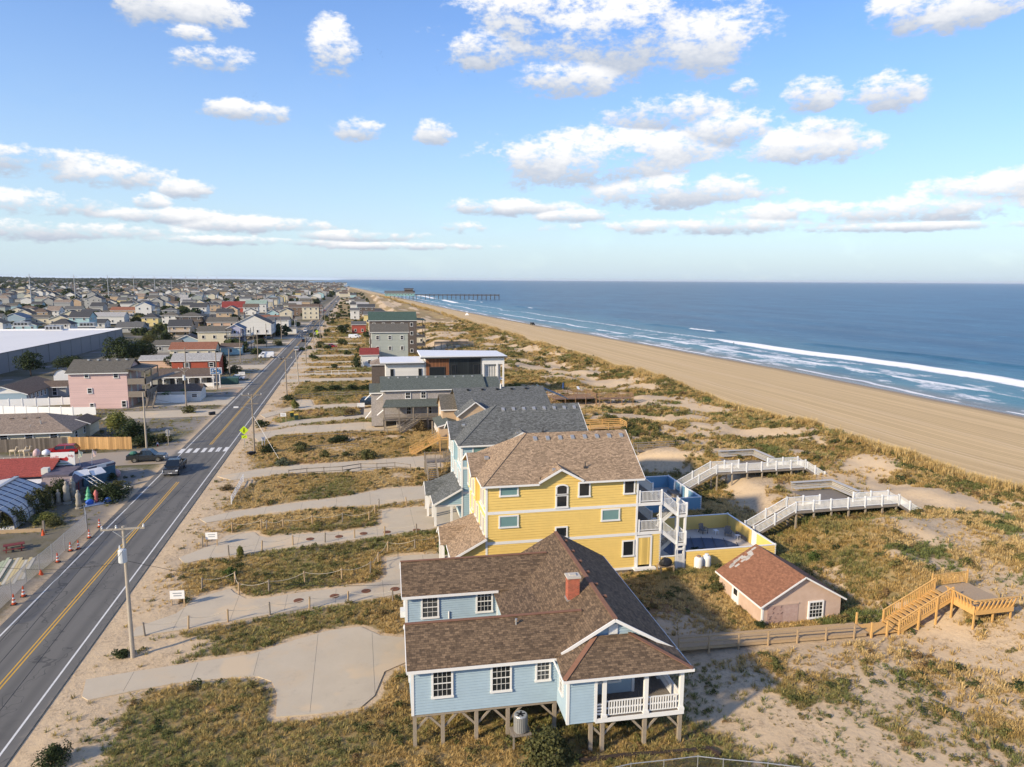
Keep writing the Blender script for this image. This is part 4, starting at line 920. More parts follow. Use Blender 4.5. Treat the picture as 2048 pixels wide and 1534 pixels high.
# ------------------------------------------------------------------ boardwalk, stairs and sun deck of the blue house
def boardwalk():
    w = thing('boardwalk', (0,0,0), 0, 'weathered board walkway with low rails from the blue house to the dune stairs', 'boardwalk')
    ya = lambda x: 45.95-(x-23)*.058
    n = 118
    pl = MB().box(0,0,0,.135,1.75,.04).mesh('plank', WOODO)
    for i in range(n): x = 20.6+i*.153; link('plank', pl, w, (x,ya(x),0.74))
    for x0,x1 in ((20.6,29.5),(29.5,38.5)):
        for dy in (.06,1.69): MB().beam((x0,ya(x0)+dy,.62),(x1,ya(x1)+dy,.62),.06,.22).obj('joist', WOODO, w)
    for i in range(7):
        x = 23.0+i*2.4
        for dy in (-.03,):
            MB().cbox(x,ya(x)+dy,-.3,.1,.1,1.9).obj('rail_post', WOODO, w)
    for i in range(6):
        x0,x1 = 23.0+i*2.4,23.0+(i+1)*2.4
        for dy in (-.03,):
            for zz in (1.56,1.18): MB().beam((x0,ya(x0)+dy,zz),(x1,ya(x1)+dy,zz),.05,.12).obj('rail', WOODO, w)
    for k in range(3): MB().box(21.0,45.75-.28*(k+1),.62-.2*(k+1)-.04,22.6,45.75-.28*k+.02,.62-.2*(k+1)).obj('step', WOODO, w)
    t = thing('dune_stairs', (0,0,0), 0, 'new honey-coloured lumber stairs climbing the dune to a sun deck', 'stairs')
    for i in range(16): x = 38.75+i*.153; MB().box(x,44.95,.63,x+.135,46.6,.67).obj('plank', WOODN, t)
    for x,y in ((38.8,44.9),(38.8,46.65),(40.2,44.9),(41.3,44.9),(41.3,46.65)): MB().cbox(x,y,-.3,.12,.12,2.0).obj('post', WOODN, t)
    xa,za,xb,zb = 41.2,.65,46.0,3.0; n = 13
    for k in range(n): tt = (k+1)/n; x = xa+(xb-xa)*tt; z = za+(zb-za)*tt; MB().box(x-.40,44.95,z-.045,x,46.6,z).obj('tread', WOODN, t)
    for y in (44.92,46.63): MB().beam((xa,y,za-.1),(xb,y,zb-.1),.06,.3).obj('stringer', WOODN, t)
    for y in (44.88,46.68): railing(t,[(xa,y,za),(xb,y,zb)],.95,WOODN,.1,.17,.045,posts=False)
    for x,z in ((43.0,1.5),(44.6,2.3),(46.0,3.0)):
        for y in (44.85,46.7): MB().cbox(x,y,z-1.6,.12,.12,2.6).obj('post', WOODN, t)
    d = thing('sun_deck', (0,0,0), 0, 'raised lumber sun deck with slanted bench backs at the top of the dune stairs', 'deck')
    for i in range(30): x = 46.05+i*.15; MB().box(x,41.6,2.96,x+.135,47.2,3.0).obj('plank', mat('sun_deck_boards',(.36,.27,.18),.85,.2,4), d)
    MB().box(46.0,41.5,2.72,50.55,41.56,2.98).box(46.0,47.22,2.72,50.55,47.28,2.98).box(50.5,41.56,2.72,50.56,47.22,2.98).box(45.98,41.56,2.72,46.04,44.8,2.98).obj('rim_joist', WOODN, d)
    for x in (46.1,48.3,50.4):
        for y in (41.65,44.4,47.1): MB().cbox(x,y,.6,.14,.14,2.14).obj('post', WOODN, d)
    for i in range(8): y = 41.8+i*.4; MB().beam((46.05,y,2.75),(45.55,y,3.85),.09,.14,(0,1,0)).obj('bench_back', WOODN, d)
    for i in range(9): x = 46.3+i*.5; MB().beam((x,41.55,2.75),(x,41.05,3.85),.09,.14,(1,0,0)).obj('bench_back', WOODN, d)
    MB().beam((45.55,41.0,3.86),(45.55,44.8,3.86),.2,.05).beam((45.55,41.03,3.92),(50.6,41.03,3.92),.2,.05).obj('bench_top_rail', WOODN, d)
    MB().box(46.1,41.62,3.38,50.4,42.1,3.43).box(46.1,42.12,3.38,46.55,44.7,3.43).obj('bench_seat', WOODN, d)
    MB().box(46.05,41.44,2.55,50.5,41.49,3.25).obj('skirt_board', WOODN, d); MB().box(45.92,41.5,2.55,45.97,44.7,3.25).obj('skirt_board', WOODN, d)
    railing(d,[(46.05,47.15,3.0),(50.45,47.25,3.0)],1.0,WOODN,.12,.17,.045)
    d.scale = (.80,.76,1); d.location = (46.2-46.05*.80,47.2-47.2*.76,0)
boardwalk()

# ------------------------------------------------------------------ white dune walkovers
def walkover(dx, dy, label):
    w = thing('dune_walkover', (dx,dy,0), R(.3), label, 'walkway')
    zf = .55; ze = 1.15
    planks(w,47.0,66.5,60.2,68.2,3.0,DECKG,'y',.28); MB().box(47.0,66.44,2.74,60.2,66.49,2.99).box(47.0,68.21,2.74,60.2,68.26,2.99).obj('rim_board', WOODG, w)
    for xa,xb,za,zb,n in ((42.0,47.0,zf,3.0,13),(63.3,60.2,ze,3.0,8)):
        for k in range(n): t = (k+.5)/n; x = xa+(xb-xa)*t; MB().box(x-.2,66.5,za+(zb-za)*t-.04,x+.2,68.2,za+(zb-za)*t).obj('tread', DECKG, w)
        for y in (66.47,68.23): MB().beam((xa,y,za-.1),(xb,y,zb-.1),.05,.28).obj('stringer', WOODG, w); railing(w,[(xa,y,za),tuple(np.array((xa,y,za))*.5+np.array((xb,y,zb))*.5),(xb,y,zb)],1.05,WHITEV,.15,.14,.045)
    railing(w,[(x,66.5,3.0) for x in (47,49.2,51.4,53.6,55.8,58.0,60.2)],1.05,WHITEV,.15,.14,.045)
    railing(w,[(x,68.2,3.0) for x in (47,49.1,51.2)],1.05,WHITEV,.15,.14,.045); railing(w,[(x,68.2,3.0) for x in (55.6,57.9,60.2)],1.05,WHITEV,.15,.14,.045)
    planks(w,51.2,68.25,56.6,73.4,2.98,DECKG,'y',.28,'bench_deck')
    GB = mat('silvered_boards',(.45,.43,.40),.85,.15,4)
    for k in range(4):
        z = 3.35+k*.17; MB().box(51.1,73.35+k*.07,z,56.7,73.4+k*.07,z+.12).obj('bench_back_board', GB, w); MB().box(56.55+k*.07,68.6,z,56.6+k*.07,73.4,z+.12).obj('bench_back_board', GB, w)
    MB().box(51.1,73.2,4.06,56.95,73.75,4.1).box(56.4,68.6,4.06,56.96,73.19,4.1).obj('bench_cap', GB, w); MB().box(51.3,72.8,3.4,56.5,73.3,3.45).box(56.0,68.8,3.4,56.5,72.79,3.45).obj('bench_seat', GB, w)
    for x in (47.2,49.4,51.6,53.8,56.0,58.2,60.0):
        for y in (66.6,68.1): MB().cbox(x,y,.2,.16,.16,2.55).obj('pile', PILE, w)
    for x in (51.5,54,56.4): MB().cbox(x,73.2,.2,.16,.16,2.75).obj('pile', PILE, w)
    MB().box(41.0,66.3,-.2,42.0,68.4,.5).obj('landing', WOODG, w)
walkover(0,0,'nearer white-railed dune walkover with grey bench deck behind the yellow house')
walkover(-.8,16.2,'farther white-railed dune walkover with grey bench deck behind the blue fence')
# brown boardwalks and decks on the dunes further up the beach
def dune_deck(loc, wdt, dep, m, label, cat='deck', rz=0, stairs=True):
    d = thing('dune_deck', loc, rz, label, cat)
    planks(d,0,0,wdt,dep,1.3,m,'y',.28); 
    for pts in ([(0,0,1.3),(wdt,0,1.3)],[(wdt,0,1.3),(wdt,dep,1.3)],[(wdt,dep,1.3),(0,dep,1.3)]):
        b = MB()
        for z in (.4,.7,1.0): b.beam((pts[0][0],pts[0][1],1.3+z),(pts[1][0],pts[1][1],1.3+z),.05,.13)
        b.obj('rail', m, d)
    n = max(2,int(wdt/2.2))
    for i in range(n+1):
        for y in (0,dep): MB().cbox(wdt*i/n,y,-.8,.12,.12,3.15).obj('post', m, d)
    if stairs:
        s = MB()
        for k in range(9): s.box(-.28*(k+1),.1,1.3-.2*(k+1)-.04,-.28*k,1.4,1.3-.2*(k+1))
        s.obj('steps', m, d); MB().beam((0,.1,2.3),(-2.6,.1,.4),.06,.12).beam((0,1.4,2.3),(-2.6,1.4,.4),.06,.12).obj('stair_rail', m, d)
x,y,_ = G(1110,800,3.2); dune_deck((x,y,2.0), 9.0, 6.0, mat('reddish_deck_wood',(.27,.165,.10),.85,.2,4), 'red-brown sun deck with rails on the dune beyond the grey roofs')
x,y,_ = G(1190,800,3.2); dune_deck((x+1,y,2.0), 7.5, 1.8, mat('reddish_deck_wood',(.3,.2,.1)), 'narrow red-brown walkway running on from the dune sun deck', 'walkway', stairs=False)
x,y,_ = G(1275,905,2.4); dune_deck((x,y,1.2), 7.5, 1.6, WOODG, 'grey wooden walkway with rails on the dune behind the pale blue house', 'walkway', stairs=False)
x,y,_ = G(870,690,3.0); dune_deck((x,y,1.8), 15, 1.8, WOODG, 'long grey raised walkway behind the green-roofed house', 'walkway', stairs=False)
x,y,_ = G(1180,862,3.0); dune_deck((x,y,2.0), 6.5, 3.0, WOODN, 'orange lumber deck rail just behind the pale blue house roof', 'deck', stairs=False)
# umbrella pole and white chair on the red-brown deck
x,y,_ = G(1126,786,3.4); t = thing('beach_umbrella', (x,y,3.3), 0, 'closed blue umbrella on the red-brown dune deck', 'umbrella'); MB().cyl((0,0,0),(0,0,1.2),.03).obj('pole', METALG, t); MB().lathe([(.05,1.0),(.18,1.3),(.14,2.2),(.02,2.5)],n=10).obj('furled_canopy', mat('blue_canvas',(.02,.07,.22),.8,.2), t)
x,y,_ = G(1160,781,3.4); t = thing('deck_chair', (x,y,3.3), .4, 'white lounge chair on the red-brown dune deck', 'chair'); MB().slab([(-.3,-.9,.35),(.3,-.9,.35),(.3,.4,.35),(-.3,.4,.35)],.06).obj('seat', WHITEV, t); MB().slab([(-.3,.4,.38),(.3,.4,.38),(.3,.9,.95),(-.3,.9,.95)],.06).obj('backrest', WHITEV, t)
for a in (-.25,.25):
    for c in (-.8,.35): MB().cbox(a,c,0,.05,.05,.3).obj('leg', WHITEV, t)

# ------------------------------------------------------------------ generic house parts
def lapmat(name, col): return mat('lap_'+name, col, .7, .08, .5, pat='siding', pitch=.2)
WM = {'white':lapmat('white',(.66,.65,.61)),'cream':lapmat('cream',(.62,.56,.42)),'grey':lapmat('grey',(.36,.36,.34)),'sage':lapmat('sage',(.37,.40,.36)),'blue':lapmat('blue',(.30,.40,.47)),'aqua':lapmat('aqua',(.35,.52,.54)),
 'pink':lapmat('pink',(.66,.46,.42)),'yellow':lapmat('yellow',(.68,.55,.25)),'tan':lapmat('tan',(.52,.38,.245)),'brown':lapmat('brown',(.19,.13,.09)),'red':lapmat('red',(.36,.08,.06)),'shake':mat('wall_shakes',(.40,.365,.34),.9,.12,.7,pat='shake',k=.2),
 'darkshake':mat('dark_wall_shakes',(.13,.105,.09),.9,.15,.7,pat='shake',k=.25),'lavender':lapmat('lavender',(.42,.42,.55)),'peach':lapmat('peach',(.62,.42,.29)),'palegreen':lapmat('palegreen',(.50,.60,.42)),'redbrick':mat('painted_red_brick',(.40,.085,.045),.9,.15,2,pat='brick',k=.2,mortar=(.36,.1,.07))}
def rmat(n,c): return mat('roof_'+n, c, .95, .2, .8, pat='shingle', k=.3)
RM = {'grey':rmat('grey',(.115,.115,.11)),'dark':rmat('dark',(.06,.062,.065)),'brown':rmat('brown',(.13,.095,.07)),'tan':rmat('tan',(.25,.195,.15)),'green':rmat('green',(.055,.095,.075)),'olive':rmat('olive',(.12,.11,.09)),'red':rmat('red',(.22,.04,.035)),
 'rust':rmat('rust',(.26,.11,.065)),'blue':rmat('blue',(.09,.14,.20)),'white':mat('white_membrane',(.72,.73,.74),.6,.05,.3),'silver':rmat('silver',(.36,.35,.33)),'greygreen':rmat('greygreen',(.10,.115,.10)),'palegreen':rmat('palegreen',(.26,.34,.28))}
def gable_block(p, x0, x1, y0, y1, z0, zt, axis, pitch, wall, roof, ov=.4, hipends='', trim=None, core=None):
    "walls from z0 to zt with a gable roof; axis x/y = ridge direction; returns ridge height"
    trim = trim or WHITE
    b = MB().box(x0,y0,z0,x1,y1,zt)
    if axis == 'x':
        ym = (y0+y1)/2; zr = zt+pitch*(y1-y0)/2; zo = zt-ov*pitch
        ha = (y1-y0)/2 if 'w' in hipends else -ov; hb = (y1-y0)/2 if 'e' in hipends else -ov
        if 'w' not in hipends: b.add([(x0,y0,zt),(x0,y1,zt),(x0,ym,zr)],[(0,2,1)])
        if 'e' not in hipends: b.add([(x1,y0,zt),(x1,y1,zt),(x1,ym,zr)],[(0,1,2)])
        ra,rb = x0+ha,x1-hb
        if ra > rb: ra = rb = (x0+x1)/2
        r = MB(); r.slab([(x0-ov,y0-ov,zo),(x1+ov,y0-ov,zo),(rb,ym,zr),(ra,ym,zr)]); r.slab([(x1+ov,y1+ov,zo),(x0-ov,y1+ov,zo),(ra,ym,zr),(rb,ym,zr)])
        if 'w' in hipends: r.slab([(x0-ov,y1+ov,zo),(x0-ov,y0-ov,zo),(ra,ym,zr)])
        if 'e' in hipends: r.slab([(x1+ov,y0-ov,zo),(x1+ov,y1+ov,zo),(rb,ym,zr)])
    else:
        xm = (x0+x1)/2; zr = zt+pitch*(x1-x0)/2; zo = zt-ov*pitch
        ha = (x1-x0)/2 if 's' in hipends else -ov; hb = (x1-x0)/2 if 'n' in hipends else -ov
        if 's' not in hipends: b.add([(x0,y0,zt),(x1,y0,zt),(xm,y0,zr)],[(0,1,2)])
        if 'n' not in hipends: b.add([(x0,y1,zt),(x1,y1,zt),(xm,y1,zr)],[(0,2,1)])
        ra,rb = y0+ha,y1-hb
        if ra > rb: ra = rb = (y0+y1)/2
        r = MB(); r.slab([(x0-ov,y1+ov,zo),(x0-ov,y0-ov,zo),(xm,ra,zr),(xm,rb,zr)]); r.slab([(x1+ov,y0-ov,zo),(x1+ov,y1+ov,zo),(xm,rb,zr),(xm,ra,zr)])
        if 's' in hipends: r.slab([(x0-ov,y0-ov,zo),(x1+ov,y0-ov,zo),(xm,ra,zr)])
        if 'n' in hipends: r.slab([(x1+ov,y1+ov,zo),(x0-ov,y1+ov,zo),(xm,rb,zr)])
    b.obj('wall', wall, p); r.obj('roof', roof, p)
    if trim:
        if axis == 'x' or 's' in hipends:
            MB().box(x0-ov,y0-ov-.05,zo-.2,x1+ov,y0-ov-.005,zo-.02).obj('fascia', trim, p)
        if axis == 'y' and 's' not in hipends:
            for xa in (x0-ov,x1+ov): MB().beam((xa,y0-ov-.03,zo-.09),(xm,y0-ov-.03,zr-.09),.05,.18).obj('rake_board', trim, p)
    return zr
def stilts(p, x0, x1, y0, y1, z, nx=3, ny=2, m=None):
    for i in range(nx+1):
        for j in range(ny+1): MB().cbox(x0+.15+(x1-x0-.3)*i/nx, y0+.15+(y1-y0-.3)*j/ny, -.4, .25,.25,z+.4).obj('stilt', m or PILE, p)
def deck(p, x0, y0, x1, y1, z, m, roof=None, zt=None, posts=True, rails='swe', white=True):
    MB().box(x0,y0,z-.2,x1,y1,z).obj('deck_floor', m, p); rm = WHITE if white else m
    if 's' in rails: railing(p,[(x0,y0+.06,z),(x1,y0+.06,z)],1.0,rm,.12,.2,.05,posts=False)
    if 'e' in rails: railing(p,[(x1-.06,y0,z),(x1-.06,y1,z)],1.0,rm,.12,.2,.05,posts=False)
    if 'w' in rails: railing(p,[(x0+.06,y0,z),(x0+.06,y1,z)],1.0,rm,.12,.2,.05,posts=False)
    if 'n' in rails: railing(p,[(x0,y1-.06,z),(x1,y1-.06,z)],1.0,rm,.12,.2,.05,posts=False)
    if posts:
        for x,y in ((x0+.1,y0+.1),(x1-.1,y0+.1),(x1-.1,y1-.1),(x0+.1,y1-.1)): MB().cbox(x,y,-.2,.18,.18,(zt or z+1.1)+.2).obj('deck_post', rm if white else m, p)
def flight(p, xa, ya, za, xb, yb, zb, w, m, n=None, rail=True):
    "a stair flight between two points; w = width vector direction given by the run"
    A,B = Vector((xa,ya,za)),Vector((xb,yb,zb)); d = (B-A); r = Vector((d.x,d.y,0)).normalized(); s = Vector((-r.y,r.x,0))*w/2
    n = n or max(4,int(abs(za-zb)/.19)); t = MB()
    for k in range(n): c = A+d*((k+.5)/n); t.beam(c-s,c+s,.30,.05)
    t.obj('stair_treads', m, p)
    for q in (-1,1):
        MB().beam(A+s*q-Vector((0,0,.12)),B+s*q-Vector((0,0,.12)),.05,.26).obj('stringer', m, p)
        if rail: railing(p,[tuple(A+s*q),tuple(B+s*q)],.95,m,.1,.25,.05)

# ------------------------------------------------------------------ tan house behind the pale blue one
t = thing('tan_house', (0,0,0), 0, 'tan stilt house with several dark grey gables behind the pale blue house', 'house')
gable_block(t,16.6,32,115.8,127.6,2.4,6.7,'x',.44,WM['tan'],SHG,.45); gable_block(t,14.0,16.55,118.7,125.0,2.4,6.3,'x',.62,WM['tan'],RM['olive'],.3)
gable_block(t,12.9,16.4,114.4,121.5,2.3,4.2,'y',.3,WM['tan'],RM['greygreen'],.3); gable_block(t,16.0,21.5,113.2,116.2,2.4,6.2,'y',.75,WM['tan'],SHG,.35)
stilts(t,13,32,114.5,127.5,2.4,6,3)
for i in range(5): MB().box(18.5+i*2.6,120.6,8.95,18.9+i*2.6,121.0,9.2).obj('roof_vent', BLACK, t)
MB().cyl((24.6,121.2,9.0),(24.6,121.2,9.9),.12).obj('flue', WHITE, t)
for y in (116.5,118.6,120.2): window(t,12.88,y,2.75,.8,1.1,'w',2,2)
window(t,13.98,121.8,4.8,.8,1.2,'w',2,2); window(t,18.7,113.18,3.4,1.0,1.5,'s',2,2)
MB().box(32.0,116,4.4,36.5,127,4.55).obj('deck_floor', DECKG, t); MB().slab([(32.4,121,8.9),(37,121,6.9),(37,126.5,6.9),(32.4,126.5,8.9)],.12).obj('awning_roof', RM['blue'], t)
st = thing('entry_stairs', (0,0,0), 0, 'orange new lumber stairs leading up to the tan house', 'stairs')
flight(st,8.0,112.9,.1,12.6,112.9,2.4,1.5,WOODN); MB().box(12.55,112.0,2.3,14.2,113.8,2.42).obj('landing', WOODN, st); MB().cbox(12.8,112.1,-.2,.14,.14,3.4).cbox(14.1,112.1,-.2,.14,.14,3.4).cbox(12.8,113.7,-.2,.14,.14,3.4).obj('post', WOODN, st); MB().box(8.3,111.9,-.1,9.1,113.9,.25).obj('landing', WOODN, st)
st = thing('entry_stairs', (0,0,0), 0, 'grey weathered stairs with landing beside the pale blue house', 'stairs')
flight(st,10.0,96.2,.1,10.0,99.6,2.0,1.4,WOODG); MB().box(9.2,99.5,1.9,14.0,101.4,2.02).obj('landing', WOODG, st); flight(st,12.0,100.4,2.0,15.0,100.4,3.7,1.3,WOODG)
railing(st,[(9.3,101.3,2.0),(14,101.3,2.0)],1.0,WOODG,.1,.2,.05)
for x,y in ((9.3,99.6),(9.3,101.3),(13.8,99.6),(13.8,101.3)): MB().cbox(x,y,-.2,.16,.16,3.3).obj('post', WOODG, st)
MB().slab([(13.6,95.5,4.6),(16.0,95.5,5.6),(16.0,103,5.6),(13.6,103,4.6)],.12).obj('lean_to_roof', RM['silver'], st)

# ------------------------------------------------------------------ grey shingle house with long porch
t = thing('shingle_house', (4.6,133.0,0), R(-1), 'grey shingled house with green-grey roof and long railed porch', 'house')
gable_block(t,0,19,0,9,2.3,7.7,'x',.40,WM['shake'],RM['greygreen'],.5); gable_block(t,-2.2,-.02,2.2,8.8,.3,6.9,'x',.35,WM['shake'],RM['greygreen'],.35); gable_block(t,19.1,22.2,.6,8.4,2.3,7.5,'x',.40,WM['shake'],RM['greygreen'],.3)
for x,z in ((4.6,5.75),(7.5,5.75),(14.2,5.75)): window(t,x,-.02,z,1.05,1.35,'s',2,2)
window(t,4.7,-.02,2.75,1.05,1.5,'s',2,2); window(t,8.6,-.02,2.75,1.05,1.5,'s',2,2)
MB().slab([(-.2,-2.7,4.75),(11.3,-2.7,4.75),(10.6,0,5.7),(.5,0,5.7)],.14).obj('porch_roof', RM['greygreen'], t); MB().box(0,-2.6,2.15,10.9,-.03,2.3).obj('porch_floor', DECKG, t)
for x in (.1,2.8,5.4,8.1,10.8): MB().cbox(x,-2.5,-.3,.2,.2,5.0).obj('porch_post', WOODG, t)
for k in range(4): MB().box(.1,-2.55,2.55+k*.22,10.8,-2.5,2.67+k*.22).obj('porch_rail', WOODG, t)
flight(t,6.3,-2.7,2.3,2.6,-4.2,.1,1.4,WOODG)
for x in (.3,4,8,12,16,18.7):
    for y in (.3,8.7): MB().cbox(x,y,-.3,.28,.28,2.6).obj('stilt', PILE, t)
MB().box(2.5,.6,-.1,18.5,8.5,2.3).obj('ground_enclosure', WM['shake'], t)
for y,z in ((1.0,6.6),(1.0,3.6)): MB().slab([(-1.2,y-.5,z-1.0),(-.02,y-.5,z),(-.02,y+.5,z),(-1.2,y+.5,z-1.0)],.06).obj('white_shutter', WHITE, t)
MB().slab([(-3.4,3.0,5.2),(-2.25,3.0,6.3),(-2.25,4.0,6.3),(-3.4,4.0,5.2)],.06).slab([(-3.4,3.0,1.6),(-2.25,3.0,3.0),(-2.25,4.0,3.0),(-3.4,4.0,1.6)],.06).obj('white_shutter', WHITE, t)
for i in range(10): MB().box(1+i*1.8,3.7,9.15,1.35+i*1.8,4.05,9.4).obj('roof_vent', METALG, t)

# ------------------------------------------------------------------ modern flat-roofed house
CED = mat('cedar_boards', (.20,.085,.04), .8, .2, 2, pat='vboard', pitch=.2, k=.3); BLKP = mat('black_panel', (.02,.024,.026), .4, .25, 1, pat='vboard', pitch=.5, k=.3, gap=.3)
t = thing('modern_house', (5.0,153.5,0), R(-1), 'modern white house with flat white roofs, cedar panel and black panels', 'house')
MB().box(1.0,0,.5,9.3,10,10.1).obj('wall', WM['white'], t); MB().slab([(-.2,-.8,10.45),(9.2,-.8,10.45),(9.2,10.5,10.45),(-.2,10.5,10.45)],.3).obj('flat_roof', RM['white'], t)
MB().box(9.4,.1,.5,26,10,11.2).obj('wall', WM['white'], t); MB().slab([(8.4,-1.0,11.75),(27.4,-1.0,11.45),(27.0,10.6,11.5),(8.4,10.6,11.9)],.35).obj('flat_roof', RM['white'], t)
MB().box(8.38,-1.05,11.1,27.4,-1.01,11.4).obj('fascia', DARKM, t); MB().box(-.2,-.85,10.0,9.2,-.81,10.2).obj('fascia', DARKM, t)
MB().box(9.6,-.1,5.8,14.6,.09,11.0).obj('cedar_panel', CED, t); MB().box(14.7,-.12,5.5,21.6,.08,11.0).obj('black_panel', BLKP, t)
window(t,12.0,-.12,6.6,3.4,2.6,'s',2,0,DARKM,GLASS,.1); window(t,15.6,-.14,6.4,1.0,3.2,'s',0,0,DARKM,GLASS,.06); window(t,20.6,-.14,6.4,1.2,3.2,'s',0,0,DARKM,GLASS,.06)
for x in (2.3,8.3): window(t,x,-.02,6.8,.7,2.1,'s',0,0,DARKM,GLASS,.06)
MB().box(21.9,-.4,9.6,26.8,-.1,11.1).obj('porch_beam', WHITE, t)
for x in (22.1,25.2,26.6): MB().cbox(x,-.3,.2,.35,.3,9.6).obj('porch_column', WHITE, t)
MB().box(22.0,.0,6.0,26.7,8,6.2).obj('porch_floor', WHITE, t)
for k in range(6): MB().cbox(23.0+k*.55,-.2,6.2,.06,.06,3.4).obj('slim_post', DARKM, t)
# low building with grey hip roof and dark shingles in front of it
x,y,_ = G(744,769,0); t = thing('shingle_cottage', (x,y,0), R(-1), 'dark shingled building with pale grey hip roof left of the modern house', 'house')
gable_block(t,0,6.6,0,7,0,5.6,'x',.45,WM['darkshake'],RM['tan'],.4,'we'); window(t,4.2,-.02,3.0,1.3,1.9,'s',2,2)
# houses further along the beach side
def row_house(px, py, w, d, zt, axis, wall, roof, label, z0=.2, pitch=.45, hip='', rot=-1, wins=1, base=0, deckm=None, name='beach_cottage'):
    x,y,_ = G(px,py,base); t = thing(name, (x,y,0), R(rot), label, 'house')
    gable_block(t,0,w,0,d,z0,zt,axis,pitch,WM[wall],RM[roof],.4,hip)
    fl = max(1,int((zt-z0)/2.7)); fh = (zt-z0)/fl
    if wins:
        for f in range(fl):
            z = z0+f*fh+.8; n = max(1,int(w/3.4))
            for i in range(n): window(t,w*(i+.5)/n,-.02,z,1.1,1.4,'s',0,2,simple=y > 260)
            for i in range(max(1,int(d/4))): window(t,-.02,d*(i+.5)/max(1,int(d/4)),z,1.0,1.4,'w',0,2,simple=y > 260)
    if z0 > 1: stilts(t,0,w,0,d,z0,3,2)
    if deckm:
        for f in range(fl):
            deck(t,w+.02,0,w+3.4,d,z0+f*fh,deckm,zt=zt,white=False)
        MB().slab([(w,-.3,zt+.1),(w+3.7,-.3,zt-.2),(w+3.7,d+.3,zt-.2),(w,d+.3,zt+.1)],.14).obj('porch_roof', RM[roof], t)
    return t
row_house(744,728,12,11,10.8,'x','sage','olive','sage grey two-storey house with olive roof in front of the green roof',.2,.42,wins=1)
row_house(740,712,17,13,13.2,'x','darkshake','green','dark shingled house with big green roof and railed balconies',.3,.42,deckm=WOODG)
row_house(722,733,5.5,7,4.0,'x','white','red','small white garage with red roof on the beach side',.0,.5)
row_house(738,673,9,12,7.2,'y','yellow','dark','yellow gabled cottage with dark roof beyond the big green roof',2.4,.5,deckm=WOODG)
row_house(728,655,13,10,7.6,'x','yellow','grey','yellow two-storey house with grey roof beyond the yellow cottage',2.4,.35,deckm=WOODG)
row_house(704,668,7,9,5.0,'x','red','grey','low red cottage with grey roof close to the road on the beach side',.4,.3)
row_house(701,640,6,8,6.8,'x','white','grey','white cottage with brick-red deck on the beach side far off',.4,.35)
row_house(716,636,12,10,8.0,'x','darkshake','dark','dark brown stilt house far along the beach side',2.4,.4)
row_house(752,690,10,9,7.0,'y','cream','tan','cream cottage with tan roof half hidden by the big green roof',.4,.4)

# ------------------------------------------------------------------ town side: warehouse
WHP = mat('tilt_up_panel', (.23,.23,.235), .8, .08, .25); ROOFW = mat('white_roof_membrane', (.70,.68,.64), .55, .06, .06)
t = thing('warehouse', (0,0,0), 0, 'huge grey panel warehouse with flat white roof at the left', 'warehouse')
a0,a1 = Vector((-101.8,200,0)),Vector((-98.9,336,0)); dv = (a1-a0); n = 15
MB().prism([(-240,196),(-102.1,196.2),(-99.2,336.2),(-240,338)],-.2,5.55).obj('wall_core', WHP, t)
for i in range(n):
    p,q = a0+dv*(i/n), a0+dv*((i+1)/n); d = dv.normalized()*.14; MB().beam(p+d+Vector((0,0,2.9)),q-d+Vector((0,0,2.9)),.3,6.2).obj('wall_panel', WHP, t)
    MB().beam(p+Vector((.12,0,0)),p+Vector((.12,0,6)),.12,.12).obj('panel_joint', DARKM, t)
MB().prism([(-239.5,196.4),(-102.3,196.6),(-99.5,335.8),(-239.5,337.6)],5.552,5.7).obj('flat_roof', ROOFW, t)
MB().beam((-240,337.4,5.9),(-99.0,336.0,5.9),.3,.9).obj('parapet', RM['white'], t); MB().beam((-101.7,199,6.03),(-98.8,336,6.03),.45,.1).obj('coping', DARKM, t)
for px,py,lb in ((45,651,'leftmost of the three air handlers on the white warehouse roof'),(109,659,'middle, largest air handler on the white warehouse roof'),(176,652,'rightmost air handler on the white warehouse roof')):
    x,y,_ = G(px,py,6.0); u = thing('air_handler', (x,y,5.7), .1, lb, 'air handler'); MB().box(-3,-2,.3,3,2,1.9).obj('casing', METALG, u); MB().box(-3.6,-2.5,0,3.6,2.5,.3).obj('curb', WHITE, u)
    for k in range(4): MB().box(-2.6+k*1.35,-2.04,.6,-1.7+k*1.35,-2.0,1.6).obj('louvre_panel', DARKM, u)
MB().prism([(-98.6,205),(-80,200),(-66,196),(-66,300),(-75,345),(-97,345)],-.1,.03).obj('warehouse_yard', mat('yard_paving',(.23,.215,.205),.9,.15,.15), kind='structure')

# ------------------------------------------------------------------ pink three-storey motel
t = thing('pink_motel', (0,0,0), R(0), 'pink three-storey clapboard motel with brown roof and side balconies', 'building')
gable_block(t,-60.0,-48.6,166,176.5,-.2,8.05,'x',.42,WM['pink'],RM['olive'],.5)
for x,z,w,h in ((-56.4,6.75,.95,1.05),(-50.7,6.6,1.05,1.3),(-56.0,3.4,1.0,1.2),(-55.8,.1,.9,1.2),(-49.5,.2,1.0,1.5)): window(t,x,165.98,z,w,h,'s',0,2)
MB().slab([(-48.7,165.6,8.6),(-45.0,165.6,8.1),(-45.0,177,8.1),(-48.7,177,8.6)],.2).obj('porch_roof', RM['olive'], t)
for z in (2.6,5.4):
    MB().box(-48.55,165.9,z-.25,-44.9,176.5,z).obj('balcony', WOODG, t)
    MB().box(-48.5,165.9,z,-44.9,165.96,z+1.05).obj('balcony_rail', WOODG, t); MB().box(-44.95,165.97,z,-44.9,176.5,z+1.05).obj('balcony_rail', WOODG, t)
for y in (166,171,176.4): MB().cbox(-45.0,y,-.1,.2,.2,8.3).obj('post', WOODG, t)
